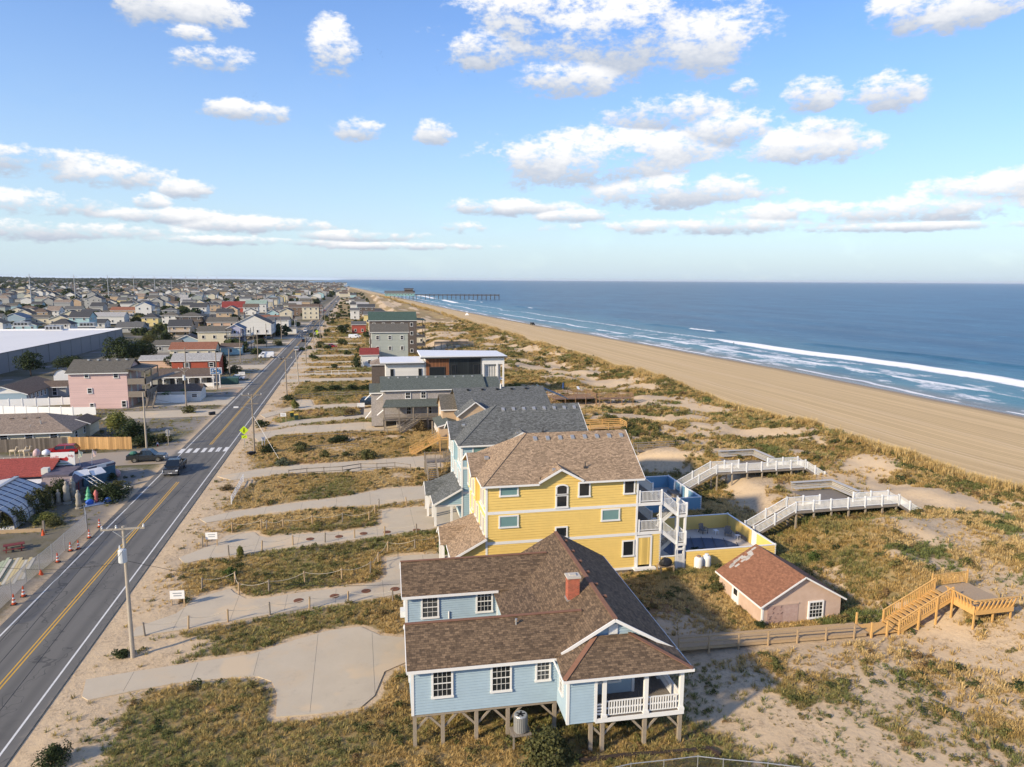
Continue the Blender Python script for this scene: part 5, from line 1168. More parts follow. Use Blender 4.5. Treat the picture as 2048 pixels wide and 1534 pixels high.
for z in (.1,2.7,5.5): MB().box(-48.6,168,z,-48.52,169,z+2.1).box(-48.6,172.6,z,-48.52,173.6,z+2.1).obj('door', WHITE, t)
flight(t,-44.0,168,2.6,-44.0,164.0,.0,1.3,WOODG); MB().beam((-44.9,171,5.4),(-40.8,177.5,6.3),1.4,.2).obj('stair_bridge', WOODG, t)
for i in range(5): MB().box(-57.5+i*1.9,170.3,10.0,-57.1+i*1.9,170.7,10.3).obj('roof_vent', METALG, t)

# ------------------------------------------------------------------ low cream building, wooden and white fences
t = thing('cream_bungalow', (0,0,0), 0, 'low cream building with mottled tan hip roof behind the wooden fence', 'house')
gable_block(t,-66,-47.2,129.4,140.5,-.1,2.75,'x',.38,WM['cream'],RM['tan'],.55,'e')
for x in (-57.0,-53.3,-49.6): window(t,x,129.38,1.3,1.3,1.1,'s',0,2)
window(t,-47.18,131.8,.9,1.3,1.3,'e',0,2); window(t,-47.18,135.6,.9,1.1,1.3,'e',0,2)
for x in (-59.6,-57.6,-55.6,-53.6): MB().box(x,133.2,4.1,x+.5,133.6,4.35).obj('roof_vent', RM['brown'], t)
MB().cyl((-52.3,131.6,3.5),(-52.3,131.6,4.1),.1).cyl((-53.5,130.6,3.2),(-53.5,130.6,3.6),.06).obj('vent_pipe', METALG, t)
gable_block(t,-50.5,-46.6,136.5,141.2,-.1,2.6,'y',.4,WM['cream'],RM['brown'],.4)
NEWF = mat('new_fence_boards', (.50,.30,.125), .85, .15, 3, pat='vboard', pitch=.32, k=.35); OLDF = mat('old_fence_boards', (.165,.14,.115), .9, .2, 3, pat='vboard', pitch=.32, k=.4)
def board_fence(pts, h, m, label, name='board_fence', step=2.4, post=None, cap=None):
    f = thing(name, (0,0,0), 0, label, 'fence')
    for p,q in zip(pts[:-1],pts[1:]):
        P,Q = Vector((*p,0)),Vector((*q,0)); L_ = (Q-P).length; n = max(1,int(L_/step)); d = (Q-P)/n
        for i in range(n):
            a,b = P+d*i,P+d*(i+1); g = d.normalized()*.01; k = MB(); m2 = max(1,int((b-a).length/.16))
            if post is None:
                for j in range(m2):
                    u0,u1 = a+(b-a)*((j+.03)/m2), a+(b-a)*((j+.97)/m2); hh = h+random.uniform(-.03,.03); k.beam(u0+Vector((0,0,hh/2)),u1+Vector((0,0,hh/2)),.03,hh)
                k.beam(a+Vector((0,.05,h*.25)),b+Vector((0,.05,h*.25)),.05,.1); k.beam(a+Vector((0,.05,h*.8)),b+Vector((0,.05,h*.8)),.05,.1)
                k.obj('fence_panel', m, f, kind='stuff')
            else:
                k.beam(a+g*8+Vector((0,0,h/2)),b-g*8+Vector((0,0,h/2)),.05,h-.1); k.obj('fence_panel', m, f)
                MB().cbox(a.x,a.y,-.1,.16,.16,h+.25).obj('fence_post', m, f)
    return f
board_fence([(-62,126.3),(-46.6,126.5)],2.15,OLDF,'weathered grey board fence behind the red car')
board_fence([(-46.5,126.5),(-36.5,124.7)],2.15,NEWF,'fresh orange-tan board fence by the side street corner')
board_fence([(-76,163.8),(-57,158.6),(-52.5,158.2)],1.8,WHITEV,'white vinyl fence nearer the road behind the tan-roofed building',post=1,name='vinyl_fence')
board_fence([(-84,170.6),(-61.2,172.1)],1.85,WHITEV,'white vinyl fence farther back beside the grey motel court',post=1,name='vinyl_fence')
MB().prism([(-78,163.9),(-60,160.5),(-60.2,171),(-78,170)],-.1,.04).obj('pool_lawn', mat('pool_lawn_paving',(.30,.29,.2),.9,.3,.3), kind='structure')
p = thing('small_pool', (0,0,0), 0, 'small pale blue motel pool between two white vinyl fences', 'pool'); MB().prism([(-67,164.5),(-60.5,163.5),(-60.5,167.5),(-67,168)],-.1,.10).obj('pool_surround', CONC, p); MB().prism([(-66.2,165),(-61.3,164.2),(-61.3,166.9),(-66.2,167.4)],.0,.12).obj('pool_water', mat('pool_water',(.10,.26,.32),.1,.1), p)
t = thing('motel_court', (0,0,0), 0, 'low slate grey motel court with dark brown gable roofs and white trim', 'building')
gable_block(t,-80.5,-71.3,173.6,190.5,-.1,2.7,'y',.36,WM['blue'],RM['brown'],.5); gable_block(t,-72.5,-67.6,185.2,190.4,-.1,2.6,'x',.36,WM['grey'],RM['brown'],.5)
for y in (175,177,179,181,183): window(t,-71.28,y,.9,1.0,1.4,'e',0,2)
window(t,-70.0,185.18,.3,1.1,2.0,'s',0,2); window(t,-67.58,187.5,.7,1.5,1.5,'e',0,2)
MB().add([(-80.4,173.55,2.75),(-71.4,173.55,2.75),(-75.9,173.55,4.3)],[(0,1,2)]).obj('gable_face', WHITE, t)
x,y,_ = G(124,762,0); t = thing('barn_shed', (x,y,0), .1, 'white gambrel-roofed garden shed behind the grey motel court', 'shed')
pr = [(-1.9,0),(1.9,0),(1.9,1.7),(1.2,2.7),(0,3.2),(-1.2,2.7),(-1.9,1.7)]; b = MB(); b.add([(a,0,c) for a,c in pr],[tuple(range(7))]); b.obj('front_wall', WHITE, t); r = MB()
for (a,c),(e,g) in zip(pr[2:6],pr[3:7]): r.slab([(a*1.06,-.15,c+.05),(a*1.06,4,c+.05),(e*1.06,4,g+.05),(e*1.06,-.15,g+.05)],.06)
r.obj('gambrel_roof', RM['grey'], t); MB().box(-1.88,.05,0,1.88,3.9,1.7).obj('side_walls', WHITE, t)

# ------------------------------------------------------------------ motel group by the road
t = thing('brick_building', (0,0,0), 0, 'red painted brick two-storey building with pale silver roof', 'building')
gable_block(t,-51.6,-38.9,217,225,-.1,4.75,'x',.42,WM['redbrick'],RM['silver'],.35)
for x in (-47.6,-41.0): window(t,x,216.98,2.7,1.3,1.35,'s',0,2); MB().box(x-1.0,216.93,2.7,x-.68,216.98,4.05).box(x+.68,216.93,2.7,x+1.0,216.98,4.05).obj('shutters', DARKM, t)
t = thing('motel_row', (0,0,0), 0, 'low motel row with brown roof and white arched porch below the brick building', 'building')
gable_block(t,-52,-36.9,198.5,206,-.1,2.9,'x',.35,WM['grey'],RM['brown'],.4)
MB().slab([(-52.4,195.7,2.75),(-36.4,195.7,2.75),(-36.4,198.6,3.1),(-52.4,198.6,3.1)],.15).obj('porch_roof', RM['brown'], t); MB().box(-52.4,195.66,2.45,-36.4,195.7,2.7).obj('porch_beam', WHITE, t)
for i in range(6):
    x = -51.8+i*3.0; MB().cbox(x,195.9,0,.2,.2,2.5).obj('porch_post', WHITE, t)
    for s in (-1,1): MB().beam((x,195.9,1.9),(x+s*.5,195.9,2.45),.08,.12).obj('arch_brace', WHITE, t)
for i in range(5): MB().box(-50.8+i*3.0,198.42,0,-49.9+i*3.0,198.48,2.1).obj('door', DARKM, t); window(t,-49.2+i*3.0,198.46,.8,.9,1.1,'s',0,2)
MB().box(-39.5,195.8,0,-36.6,195.95,1.0).obj('low_wall', WHITE, t)
t = thing('motel_annex', (0,0,0), 0, 'low annex with dark brown roof behind a white screen wall and small palms', 'building')
gable_block(t,-46,-35.4,172.6,179,-.1,2.5,'x',.36,WM['white'],RM['brown'],.35); window(t,-36.6,172.58,.9,1.3,.9,'s',0,2)
board_fence([(-44.8,171.0),(-37.8,171.0)],1.9,WHITEV,'white screen wall in front of the motel annex and palms',post=1,name='vinyl_fence')
x,y,_ = G(330,742,0); row = thing('long_shed', (x,y+1,0), 0, 'long low building with silver roof left of the brick building', 'building'); gable_block(row,-9,2.2,6,13,-.1,2.8,'x',.3,WM['peach'],RM['silver'],.3)
# blue roadside sign on two white posts
SGN = mat('sign_blue', (.03,.13,.30), .4, .15, 2)
t = thing('motel_sign', (-35.5,193.6,0), 0, 'blue and white motel sign board on two tall white posts', 'sign')
for x in (-.85,.75): MB().cbox(x,0,-.2,.2,.2,3.75).obj('post', WHITE, t)
MB().box(-.75,-.04,1.25,.65,.04,1.4).obj('crossbar', WHITE, t); MB().box(-1.45,-.15,3.5,1.35,.15,5.2).obj('sign_box', WHITE, t); MB().box(-1.33,-.17,3.62,1.23,-.152,5.08).obj('sign_face', SGN, t)
cl = MB(); rr = random.Random(5)
for k in range(15):
    cx,cz = rr.uniform(-1.05,.95),rr.choice((4.75,4.3,3.95))+rr.uniform(-.1,.1); r0 = rr.uniform(.12,.26); cl.add([(cx+r0*1.5*math.cos(a),-.174,cz+r0*.6*math.sin(a)) for a in np.linspace(0,2*math.pi,9)[:-1]],[tuple(range(8))])
cl.obj('white_lettering_shapes', WHITE, t, kind='stuff')
t = thing('dumpster', (-33.3,199.9,0), 0, 'dark green dumpster by the motel parking lot', 'dumpster')
MB().add([(-2.1,-.9,0),(2.1,-.9,0),(2.2,-1.0,1.7),(-2.2,-1.0,1.7),(-2.1,.9,0),(2.1,.9,0),(2.2,1.0,1.9),(-2.2,1.0,1.9)],[(0,1,2,3),(1,5,6,2),(5,4,7,6),(4,0,3,7),(4,5,1,0)]).obj('bin', mat('dumpster_green',(.03,.085,.075),.6,.2), t)
MB().slab([(-2.2,-1.0,1.72),(0,-1.0,1.72),(0,1,1.92),(-2.2,1,1.92)],.05).slab([(.05,-1.0,1.72),(2.2,-1.0,1.72),(2.2,1,1.92),(.05,1,1.92)],.05).obj('lids', mat('dumpster_lid',(.05,.11,.10),.6,.2), t)
for k in range(5): MB().box(-1.9+k*.9,-1.02,.1,-1.8+k*.9,-.93,1.6).obj('rib', mat('dumpster_green',(.03,.08,.07)), t)
MB().prism([(-36,180),(-28.9,180),(-28.9,192.5),(-34,193.3),(-39,186)],-.1,.05).obj('sand_lot', mat('pinkish_gravel',(.42,.30,.20),.95,.12,.6), kind='structure')
# larger houses standing along the road on the town side
def town_house(x, y, w, d, zt, axis, wall, roof, label, z0=.2, pitch=.42, hip='', decks='', wins=True, name='town_house', rot=0.0, grp=None, low=False, deckm=None):
    t = thing(name, (x,y,0), rot, label, 'house', grp)
    gable_block(t,0,w,0,d,z0,zt,axis,pitch,WM[wall],RM[roof],.4,hip,trim=None if low else WHITE)
    fl = max(1,int((zt-z0+.3)/2.7)); fh = (zt-z0)/fl
    if wins:
        for f in range(fl):
            z = z0+f*fh+.85; n = max(1,int(w/3.6))
            for i in range(n): window(t,w*(i+.5)/n,-.02,z,1.0,1.35,'s',0,2,simple=True,fw=.1)
            n = max(1,int(d/4.2))
            for i in range(n): window(t,w+.02,d*(i+.5)/n,z,1.0,1.35,'e',0,2,simple=True,fw=.1)
    if z0 > 1 and not low: stilts(t,0,w,0,d,z0,2,2)
    elif z0 > 1: MB().box(.6,.6,-.1,w-.6,d-.6,z0).obj('ground_floor', WM['grey'], t)
    if 'e' in decks:
        for f in range(fl): deck(t,w+.02,.4,w+3,d-.4,z0+f*fh,deckm or WOODG,zt=zt,white=deckm is None)
    if 's' in decks:
        for f in range(fl): deck(t,.2,-2.8,w-.2,-.03,z0+f*fh,deckm or WOODG,zt=zt,white=deckm is None)
    return t
def at_px(px, py): return G(px,py,0)[:2]
TH = [ (397,702,12,9,7.6,'x','cream','olive','cream two-storey house with olive roof left of the blue balcony house',.2,.4,'','e'),
 (455,700,6,9,8.6,'y','lavender','blue','lavender and pale blue stacked balcony house near the road',2.4,.5,'','es'),
 (442,710,7,7,2.9,'x','aqua','brown','small aqua cottage with brown roof below the cream house',.1,.35,'',''),
 (340,716,15,10,3.1,'x','cream','rust','long low house with rusty brown roof behind the brick building',.1,.42,'',''),
 (308,706,9,8,3.0,'x','grey','olive','low grey house with olive roof beside the shrubs',.1,.4,'',''),
 (348,700,10,9,3.6,'y','blue','dark','slate blue house with dark front gable among the low roofs',.1,.45,'',''),
 (355,662,13,11,7.8,'x','darkshake','olive','weathered brown stilt house wrapped in railed porches',2.4,.35,'we','es'),
 (415,668,14,10,6.2,'x','peach','olive','peach house with broad olive roof behind the porch house',.3,.42,'',''),
 (470,680,16,14,7.4,'y','white','olive','big white front-gabled house with dark olive side roof',2.4,.5,'',''),
 (497,675,12,9,8.0,'x','blue','grey','grey-blue house with ribbon of dark windows under a grey roof',2.4,.3,'',''),
 (535,665,11,9,6.6,'x','white','grey','white house with railed balcony and grey roof near the road',2.4,.35,'','es'),
 (560,655,7,12,9.4,'y','cream','olive','tall cream gabled house with arched front by the road',.3,.5,'',''),
 (552,668,10,7,3.2,'x','white','dark','pale flat-fronted shop below the tall cream house',.1,.1,'',''),
 (507,655,22,9,5.0,'x','peach','rust','long two-storey building with orange tiled roof',.1,.4,'',''),
 (492,626,16,11,7.6,'x','white','palegreen','long white building with pale green roof in mid town',.3,.5,'','e'),
 (444,625,19,12,4.2,'x','red','red','barn-red house with deep red roof in mid town',.2,.8,'',''),
 (605,640,11,9,9.0,'x','cream','brown','cream three-storey house by the road far along the left side',.3,.4,'','e'),
 (578,632,24,10,6.8,'x','brown','brown','long brown-roofed motel far along the left side of the road',.3,.35,'',''),
 (530,612,14,12,8,'y','blue','blue','bright blue house with blue roof among the mid-town roofs',2.4,.5,'',''),
 (186,651,17,10,5.6,'x','white','silver','long white house with silver roof behind the warehouse',1.0,.4,'',''),
 (152,648,6,9,5.0,'y','palegreen','grey','pale green house with orange deck behind the warehouse roof',2.2,.5,'','s'),
 (98,650,11,9,3.6,'y','cream','grey','small cream cottage with grey roof just behind the warehouse',.2,.4,'',''),
 (50,648,13,9,3.8,'x','cream','olive','beige low cottage with olive roof just behind the warehouse',.2,.35,'',''),
 (2,650,13,12,4.2,'y','blue','blue','pale blue cottage with blue-grey roof at the left edge behind the warehouse',.2,.4,'',''),
 (272,640,10,10,9.6,'y','white','blue','tall white balcony house with blue-grey roof behind the warehouse corner',2.4,.5,'','e'),
 (222,640,16,10,6.6,'x','tan','rust','house with rusty orange roof behind the warehouse',.2,.4,'',''),
 (172,625,12,11,11.0,'y','grey','dark','tall grey blank-sided house standing above its neighbours',.2,.45,'',''),
]
TAKEN = []
for (px,py,w,d,zt,ax,wl,rf,lb,z0,pt,hp,dk) in TH:
    x,y = at_px(px,py); town_house(x,y,w,d,zt,ax,wl,rf,lb,z0,pt,hp,dk,deckm=WOODG if 'brown' in lb and 'porch' in lb else (mat('orange_deck',(.5,.3,.1),.8) if 'orange deck' in lb else None)); TAKEN.append((x+w/2,y+d/2,max(w,d)))

# ------------------------------------------------------------------ the gift shop with the greenhouse
RRED = mat('red_shop_shingles', (.30,.065,.05), .95, .15, 1, pat='shingle', k=.2); MURAL = mat('dark_mural', (.06,.06,.10), .7, .6, 1.6, col2=(.2,.17,.2)); TRIM = mat('shop_cream', (.60,.58,.52), .7, .08)
t = thing('gift_shop', (0,0,0), 0, 'red-roofed gift shop with dark painted front beside the side street', 'shop')
MB().box(-62,99.9,-.1,-39.6,108.2,2.7).obj('wall', MURAL, t)
r = MB(); r.slab([(-62,99.6,2.75),(-39.2,99.6,2.75),(-39.2,103.9,4.15),(-62,103.9,4.15)]); r.slab([(-62,108.6,2.7),(-62,103.9,4.15),(-39.2,103.9,4.15),(-39.2,108.6,2.7)]); r.obj('roof', RRED, t)
MB().slab([(-62,95.0,2.3),(-46,95.0,2.3),(-42.8,99.7,2.9),(-62,99.7,2.9)],.12).obj('lean_to_roof', RRED, t)
for i in range(26): MB().lathe([(.0,0),(.07,.05),(.0,.12)],(-60+i*.82,103.9,4.16),6).obj('ridge_light', WHITE, t)
MB().box(-44.5,97.4,-.1,-38.6,99.55,2.2).obj('parapet_wall', TRIM, t); MB().box(-44.6,97.3,2.2,-38.5,99.5,2.32).obj('parapet_cap', WHITE, t)
MB().box(-39.5,98.2,-.1,-36.4,102.6,3.05).obj('tower_front', MURAL, t); MB().slab([(-39.2,96.6,2.15),(-35.6,96.6,2.15),(-36.0,98.3,2.8),(-39.3,98.3,2.8)],.12).obj('awning', mat('worn_awning',(.28,.22,.2),.9,.4,3), t); MB().slab([(-35.6,96.6,2.15),(-35.2,99.6,2.15),(-36.2,99.6,2.8),(-36.0,98.3,2.8)],.12).obj('awning', MURAL, t)
MB().box(-38.0,97.0,-.05,-37.3,98.1,2.0).obj('doorway', DARKM, t)
for x,y in ((-39.1,96.8),(-35.5,96.8)): MB().cbox(x,y,0,.12,.12,2.1).obj('awning_post', WHITE, t)
MB().box(-40.1,99.7,2.8,-39.3,100.5,3.6).obj('wall_air_conditioner', TRIM, t)
an = MB(); an.prism([(-36.2,102.4),(-33.4,106.2),(-35.4,108.6),(-39.2,105.5)],-.1,2.2).obj('blue_side_wing', mat('blue_mural',(.05,.12,.18),.7,.6,1.8), t)
MB().prism([(-36.3,102.3),(-33.3,106.1),(-35.4,108.7),(-39.3,105.5)],2.2,2.5).obj('wing_roof', MURAL, t); MB().beam((-36.15,102.42,2.45),(-33.5,105.98,2.45),.1,.55).obj('wall_sign', WHITE, t); MB().beam((-36.0,102.5,2.45),(-35.0,103.85,2.45),.14,.35).obj('sign_panel', MURAL, t)
MB().slab([(-36.3,98.9,2.4),(-34.6,100.4,2.4),(-35.2,101.2,2.95),(-36.9,99.7,2.95)],.08).slab([(-34.4,100.5,2.2),(-33.2,101.9,2.2),(-34.0,102.6,2.8),(-35.2,101.4,2.8)],.08).obj('sign_panel', WHITE, t)
# sign board
s = thing('shop_sign', (-38.9,103.6,0), 0, 'white shop sign board with red sleigh picture above the red roof', 'sign')
MB().box(-1.45,-.06,3.0,1.45,.06,4.78).obj('board', WHITE, s)
for x in (-1.3,1.2): MB().cbox(x,.14,2.0,.1,.1,2.7).obj('post', WHITE, s)
RD = mat('sign_red', (.45,.03,.03), .6, .1); BK = mat('sign_ink', (.04,.03,.04), .6, .1); GRN = mat('sign_green', (.08,.25,.08), .7, .2)
text_mesh('lettering','Holly',.42,RD,s,(-.93,-.065,4.15),(R(90),R(-12),0)); text_mesh('lettering','Jolly',.42,RD,s,(1.0,-.065,4.25),(R(90),R(8),0))
sl = MB(); sl.add([(-.5,-.068,3.75),(.55,-.068,3.55),(.7,-.068,3.85),(.45,-.068,4.2),(.2,-.068,4.0),(-.35,-.068,4.05)],[(0,1,2,3,4,5)]); sl.obj('sleigh', RD, s); MB().add([(-.95,-.068,3.45),(-.4,-.068,3.4),(-.3,-.068,3.6),(-.75,-.068,3.68)],[(0,1,2,3)]).obj('runner', BK, s); MB().box(-.8,-.067,3.2,.6,-.062,3.27).obj('green_line', GRN, s)
for i,(a,c1) in enumerate(((-.2,(.08,.3,.12)),(.5,(.5,.05,.05)))):
    f = thing('flag', (-37.0+a*2,105.0,0), 0, ('green flag on a pole beside the shop sign','red and white flag on a pole right of the shop sign')[i], 'flag'); MB().cyl((0,0,2.0),(.3*i,0,4.7),.03).obj('pole', WHITE, f)
    fb = MB(); fb.add([(.3*i,-.02,4.6),(.45+.3*i,.12,4.35),(.35+.3*i,-.1,3.75),(-.25+.3*i,.05,3.55),(-.1+.3*i,0,4.1)],[(0,1,2,3,4)]); fb.add([(.3*i,.0,4.6),(.45+.3*i,.14,4.35),(.35+.3*i,-.08,3.75),(-.25+.3*i,.07,3.55),(-.1+.3*i,.02,4.1)],[(4,3,2,1,0)]); fb.obj('cloth', mat('flag_%d'%i,c1,.8,.5,3,col2=(.7,.68,.62)), f)
# greenhouse with curved eaves
GPAN = mat('greenhouse_glazing', (.52,.51,.49), .5, .2, 1.2, spec=.4); GRIB = mat('greenhouse_rib', (.035,.05,.10), .5, .1)
g = thing('greenhouse', (0,0,0), 0, 'white glazed greenhouse with dark blue ribs and curved eaves by the road', 'greenhouse')
prof = [(0,3.55),(1.1,3.05),(2.2,2.5),(3.0,1.95),(3.45,1.4),(3.6,.8),(3.62,.25)]
ya,yb,xr = 86.2,96.2,-41.4; nb = 8
for i in range(nb):
    y0,y1 = ya+(yb-ya)*i/nb,ya+(yb-ya)*(i+1)/nb
    for (a,z),(c,w) in zip(prof[:-1],prof[1:]): MB().slab([(xr+a,y0+.04,z),(xr+c,y0+.04,w),(xr+c,y1-.04,w),(xr+a,y1-.04,z)],.04).obj('glazing_panel', GPAN, g)
for i in range(nb+1):
    y = ya+(yb-ya)*i/nb; b = MB()
    for (a,z),(c,w) in zip(prof[:-1],prof[1:]): b.beam((xr+a,y,z+.03),(xr+c,y,w+.03),.07,.08)
    b.obj('rib', GRIB, g)
for (a,z) in prof[1:-1]: MB().beam((xr+a,ya,z+.04),(xr+a,yb,z+.04),.05,.05).obj('purlin', GRIB if z < 1.5 else WHITE, g)
MB().beam((xr,ya,3.6),(xr,yb,3.6),.5,.14).obj('ridge_cap', METALG, g); MB().slab([(xr-9,ya,2.2),(xr,ya,3.55),(xr,yb,3.55),(xr-9,yb,2.2)],.08).obj('rear_roof', GPAN, g); MB().box(xr-9,ya,0,xr+3.55,yb,.3).obj('base_wall', WHITE, g); MB().box(xr-9,ya+.05,.3,xr+2.0,yb-.05,1.9).obj('interior', mat('greenhouse_inside',(.22,.24,.26),.8,.3,.7), g)
for k in range(6): MB().beam((xr-.05,96.1-.02,3.4),(xr-.05+.01,96.1,3.42),.01).obj('bolt', METALG, g) if False else None
# stone statues, boulders and decorations in front
STN = mat('grey_stone', (.33,.30,.25), .95, .2, 4, .4, 12)
def statue(px, py, h, label):
    x,y,_ = G(px,py,0); t = thing('stone_statue', (x,y,0), 0, label, 'statue'); k = h/1.7
    MB().lathe([(.28*k,0),(.30*k,.18*k),(.20*k,.2*k)],n=10).obj('pedestal', STN, t)
    MB().lathe([(.20*k,.2*k),(.24*k,.5*k),(.18*k,.9*k),(.22*k,1.2*k),(.17*k,1.38*k),(.07*k,1.45*k),(.11*k,1.55*k),(.10*k,1.66*k),(.02*k,1.72*k)],n=10).obj('figure', STN, t, smooth=True)
statue(105,1013,1.6,'grey stone statue, leftmost of the row before the shop'); statue(118,1010,2.0,'grey stone statue, second of the row before the shop'); statue(135,1009,3.0,'tallest grey stone statue in the row before the shop'); statue(147,1000,2.9,'tall stone statue nearest the shop doorway'); statue(158,1018,2.4,'grey statue at the roadside end of the row')
x,y,_ = G(195,1010,0); t = thing('holiday_inflatable', (x,y,0), R(15), 'blue and white holiday inflatable with green tree shapes at the roadside', 'inflatable')
WI = mat('inflatable_white',(.72,.74,.80),.5,.05); BI = mat('inflatable_blue',(.03,.12,.5),.5,.05); GI = mat('inflatable_green',(.05,.30,.16),.5,.1); RI = mat('inflatable_pink',(.55,.16,.14),.5,.15)
MB().slab([(-1.3,-.8,.25),(1.8,.1,.25),(2.2,.7,.25),(-1.2,.5,.25)],.25).obj('base', WI, t)
b = MB(); b.lathe([(.1,0),(.42,.08),(.48,.35),(.3,.6),(.02,.7)],(-.8,0,.2),12).obj('blue_ball', BI, t, smooth=True); MB().lathe([(.6,.0),(.65,.35),(.35,.65),(.03,.75)],(1.3,.5,.15),12).obj('blue_mound', BI, t, smooth=True)
for k in range(3): MB().lathe([(.5-.12*k,.5+.45*k),(.05,1.15+.45*k)],(-.9,.4,.3),10).obj('tree_tier', GI, t)
MB().lathe([(.16,.2),(.24,.5),(.2,1.0),(.3,1.3),(.1,1.7),(.02,1.8)],(-.1,.3,.1),10).obj('pink_column', RI, t, smooth=True)
x,y,_ = G(207,950,0); t = thing('lantern_ornament', (x,y,0), 0, 'yellow lantern-shaped ornament standing above the hedge', 'ornament'); MB().cyl((0,0,0),(0,0,1.0),.06).obj('post', DARKM, t); MB().lathe([(.2,1.0),(.38,1.15),(.42,1.8),(.3,2.1),(.05,2.2)],n=10).obj('lantern', mat('ornament_yellow',(.62,.38,.03),.5,.1), t)
x,y,_ = G(233,955,0); t = thing('holiday_ornament', (x,y,0), 0, 'red and white round holiday figure beside the hedge', 'ornament'); MB().lathe([(.1,0),(.55,.3),(.6,.7),(.35,1.1),(.05,1.2)],n=12).obj('body', mat('ornament_red',(.45,.04,.05),.6,.5,3,col2=(.75,.6,.6)), t, smooth=True); MB().lathe([(.3,0),(.02,1.3)],(-.9,0,0),8).obj('green_cone', GI, t)
for i,(x0,y0,x1,y1,z0,z1,lb) in enumerate(((-35.2,100.4,-30.9,96.5,2.3,.9,'white ladder frame lying over the hedge by the shop'),(-32.2,95.0,-29.8,98.6,.2,1.0,'bent white wire frame lying at the hedge end'))):
    t = thing('ladder_frame', (0,0,0), 0, lb, 'ladder'); P,Q = Vector((x0,y0,z0)),Vector((x1,y1,z1)); d = (Q-P).normalized(); s_ = Vector((-d.y,d.x,0))*.5
    for q in (-1,0,1): MB().beam(P+s_*q*1.2,Q+s_*q*1.2,.05,.05).obj('side_rail', WHITE, t)
    for k in range(7): c = P+(Q-P)*(k/6); MB().beam(c-s_*1.2,c+s_*1.2,.04,.04).obj('rung', WHITE, t)
x,y,_ = G(172,965,0); t = thing('notice_board', (x,y,0), R(-5), 'tan notice board with pebble pattern standing by the shop entrance', 'sign'); MB().box(-.55,-.06,.3,.55,.06,2.1).obj('board', mat('notice_tan',(.34,.28,.2),.9,.4,7), t); MB().cbox(-.5,.1,0,.08,.08,2.0).cbox(.5,.1,0,.08,.08,2.0).obj('post', WOODG, t)
t = thing('red_stair_rail', (-37.0,99.0,0), 0, 'dark red stair railing beside the shop doorway', 'railing'); railing(t,[(0,-1.6,.2),(1.6,-.6,.9)],.9,mat('rail_red',(.28,.03,.03),.6),.08,.2,.04)
# deer figures and white bench things behind the red roof
for i,(px,py) in enumerate(((17,917),(36,917),(45,917))):
    x,y,_ = G(px,py,0); t = thing('deer_figure', (x,y+1.5,0), R(20*i), ('cream lawn deer, leftmost behind the red roof','cream lawn deer, middle one behind the red roof','cream lawn deer nearest the red car')[i], 'lawn ornament'); DM = mat('deer_cream',(.62,.52,.36),.8,.1)
    b = MB(); b.lathe([(.05,-.5),(.2,-.4),(.22,.0),(.2,.35),(.08,.5)],n=8); bd = b.obj('body', DM, t); bd.rotation_euler = (0,R(90),0); bd.location = (0,0,.85)
    for a,c in ((-.35,-.1),(-.35,.1),(.35,-.1),(.35,.1)): MB().cyl((a,c,0),(a,c,.8),.045,.06,6).obj('leg', DM, t)
    MB().cyl((.42,0,.9),(.62,0,1.5),.1,.07,8).obj('neck', DM, t); MB().cyl((.55,0,1.5),(.85,0,1.42),.1,.05,8).obj('head', DM, t)
x,y,_ = G(66,918,0); t = thing('holiday_ornament', (x,y+1.5,0), 0, 'red and white lawn ornament left of the red car', 'ornament'); MB().lathe([(.3,0),(.6,.3),(.5,.9),(.2,1.2),(.02,1.3)],n=10).obj('body', mat('ornament_red2',(.5,.05,.05),.6,.5,2,col2=(.75,.7,.7)), t, smooth=True); MB().lathe([(.1,0),(.65,.4),(.6,.8),(.1,1.1)],(1.3,.1,0),10).obj('white_ball', WI, t, smooth=True)
# building yard: lumber, picnic table, chain-link fence, cones
t = thing('picnic_table', (-35.05,79.4,0), R(20), 'small dark red picnic table in the dirt yard', 'picnic table'); RT = mat('table_red',(.16,.03,.03),.8,.2); MB().box(-.9,-.38,.7,.9,.38,.75).obj('table_top', RT, t)
for s in (-1,1): MB().box(-.9,s*.7-.14,.42,.9,s*.7+.14,.46).obj('bench', RT, t)
for a in (-.65,.65):
    for s in (-1,1): MB().beam((a,s*.25,.7),(a,s*.75,0),.09,.05).obj('leg', RT, t)
    MB().box(a-.05,-.75,.36,a+.05,.75,.42).obj('crosspiece', RT, t)
t = thing('lumber_stack', (-33.6,73.2,0), R(12), 'stack of pale green and yellow lumber in the dirt yard', 'lumber'); LM = [mat('lumber_green',(.40,.43,.28),.85,.15),mat('lumber_yellow',(.52,.42,.22),.85,.15),mat('lumber_pale',(.52,.48,.38),.85,.15)]
rr = random.Random(2)
for i in range(16): a = -2.2+i*.28; MB().box(a,-3.0+rr.uniform(-.6,.4),.05+.12*(i < 9),a+.25,3.2+rr.uniform(-.7,.5),.16+.12*(i < 9)).obj('board', LM[0 if i < 8 else rr.choice((1,2))], t)
t = thing('timber_beam', (0,0,0), 0, 'long yellow-brown beam lying in front of the greenhouse', 'beam'); MB().beam((-44,85.3,.25),(-34.6,84.9,.25),.3,.4).obj('timber', WOODO, t); MB().cbox(-34.4,84.9,0,.18,.18,1.3).obj('end_post', WOODG, t)
OR = mat('cone_orange',(.62,.085,.02),.6,.08); CW = mat('cone_white',(.75,.74,.7),.5,.05)
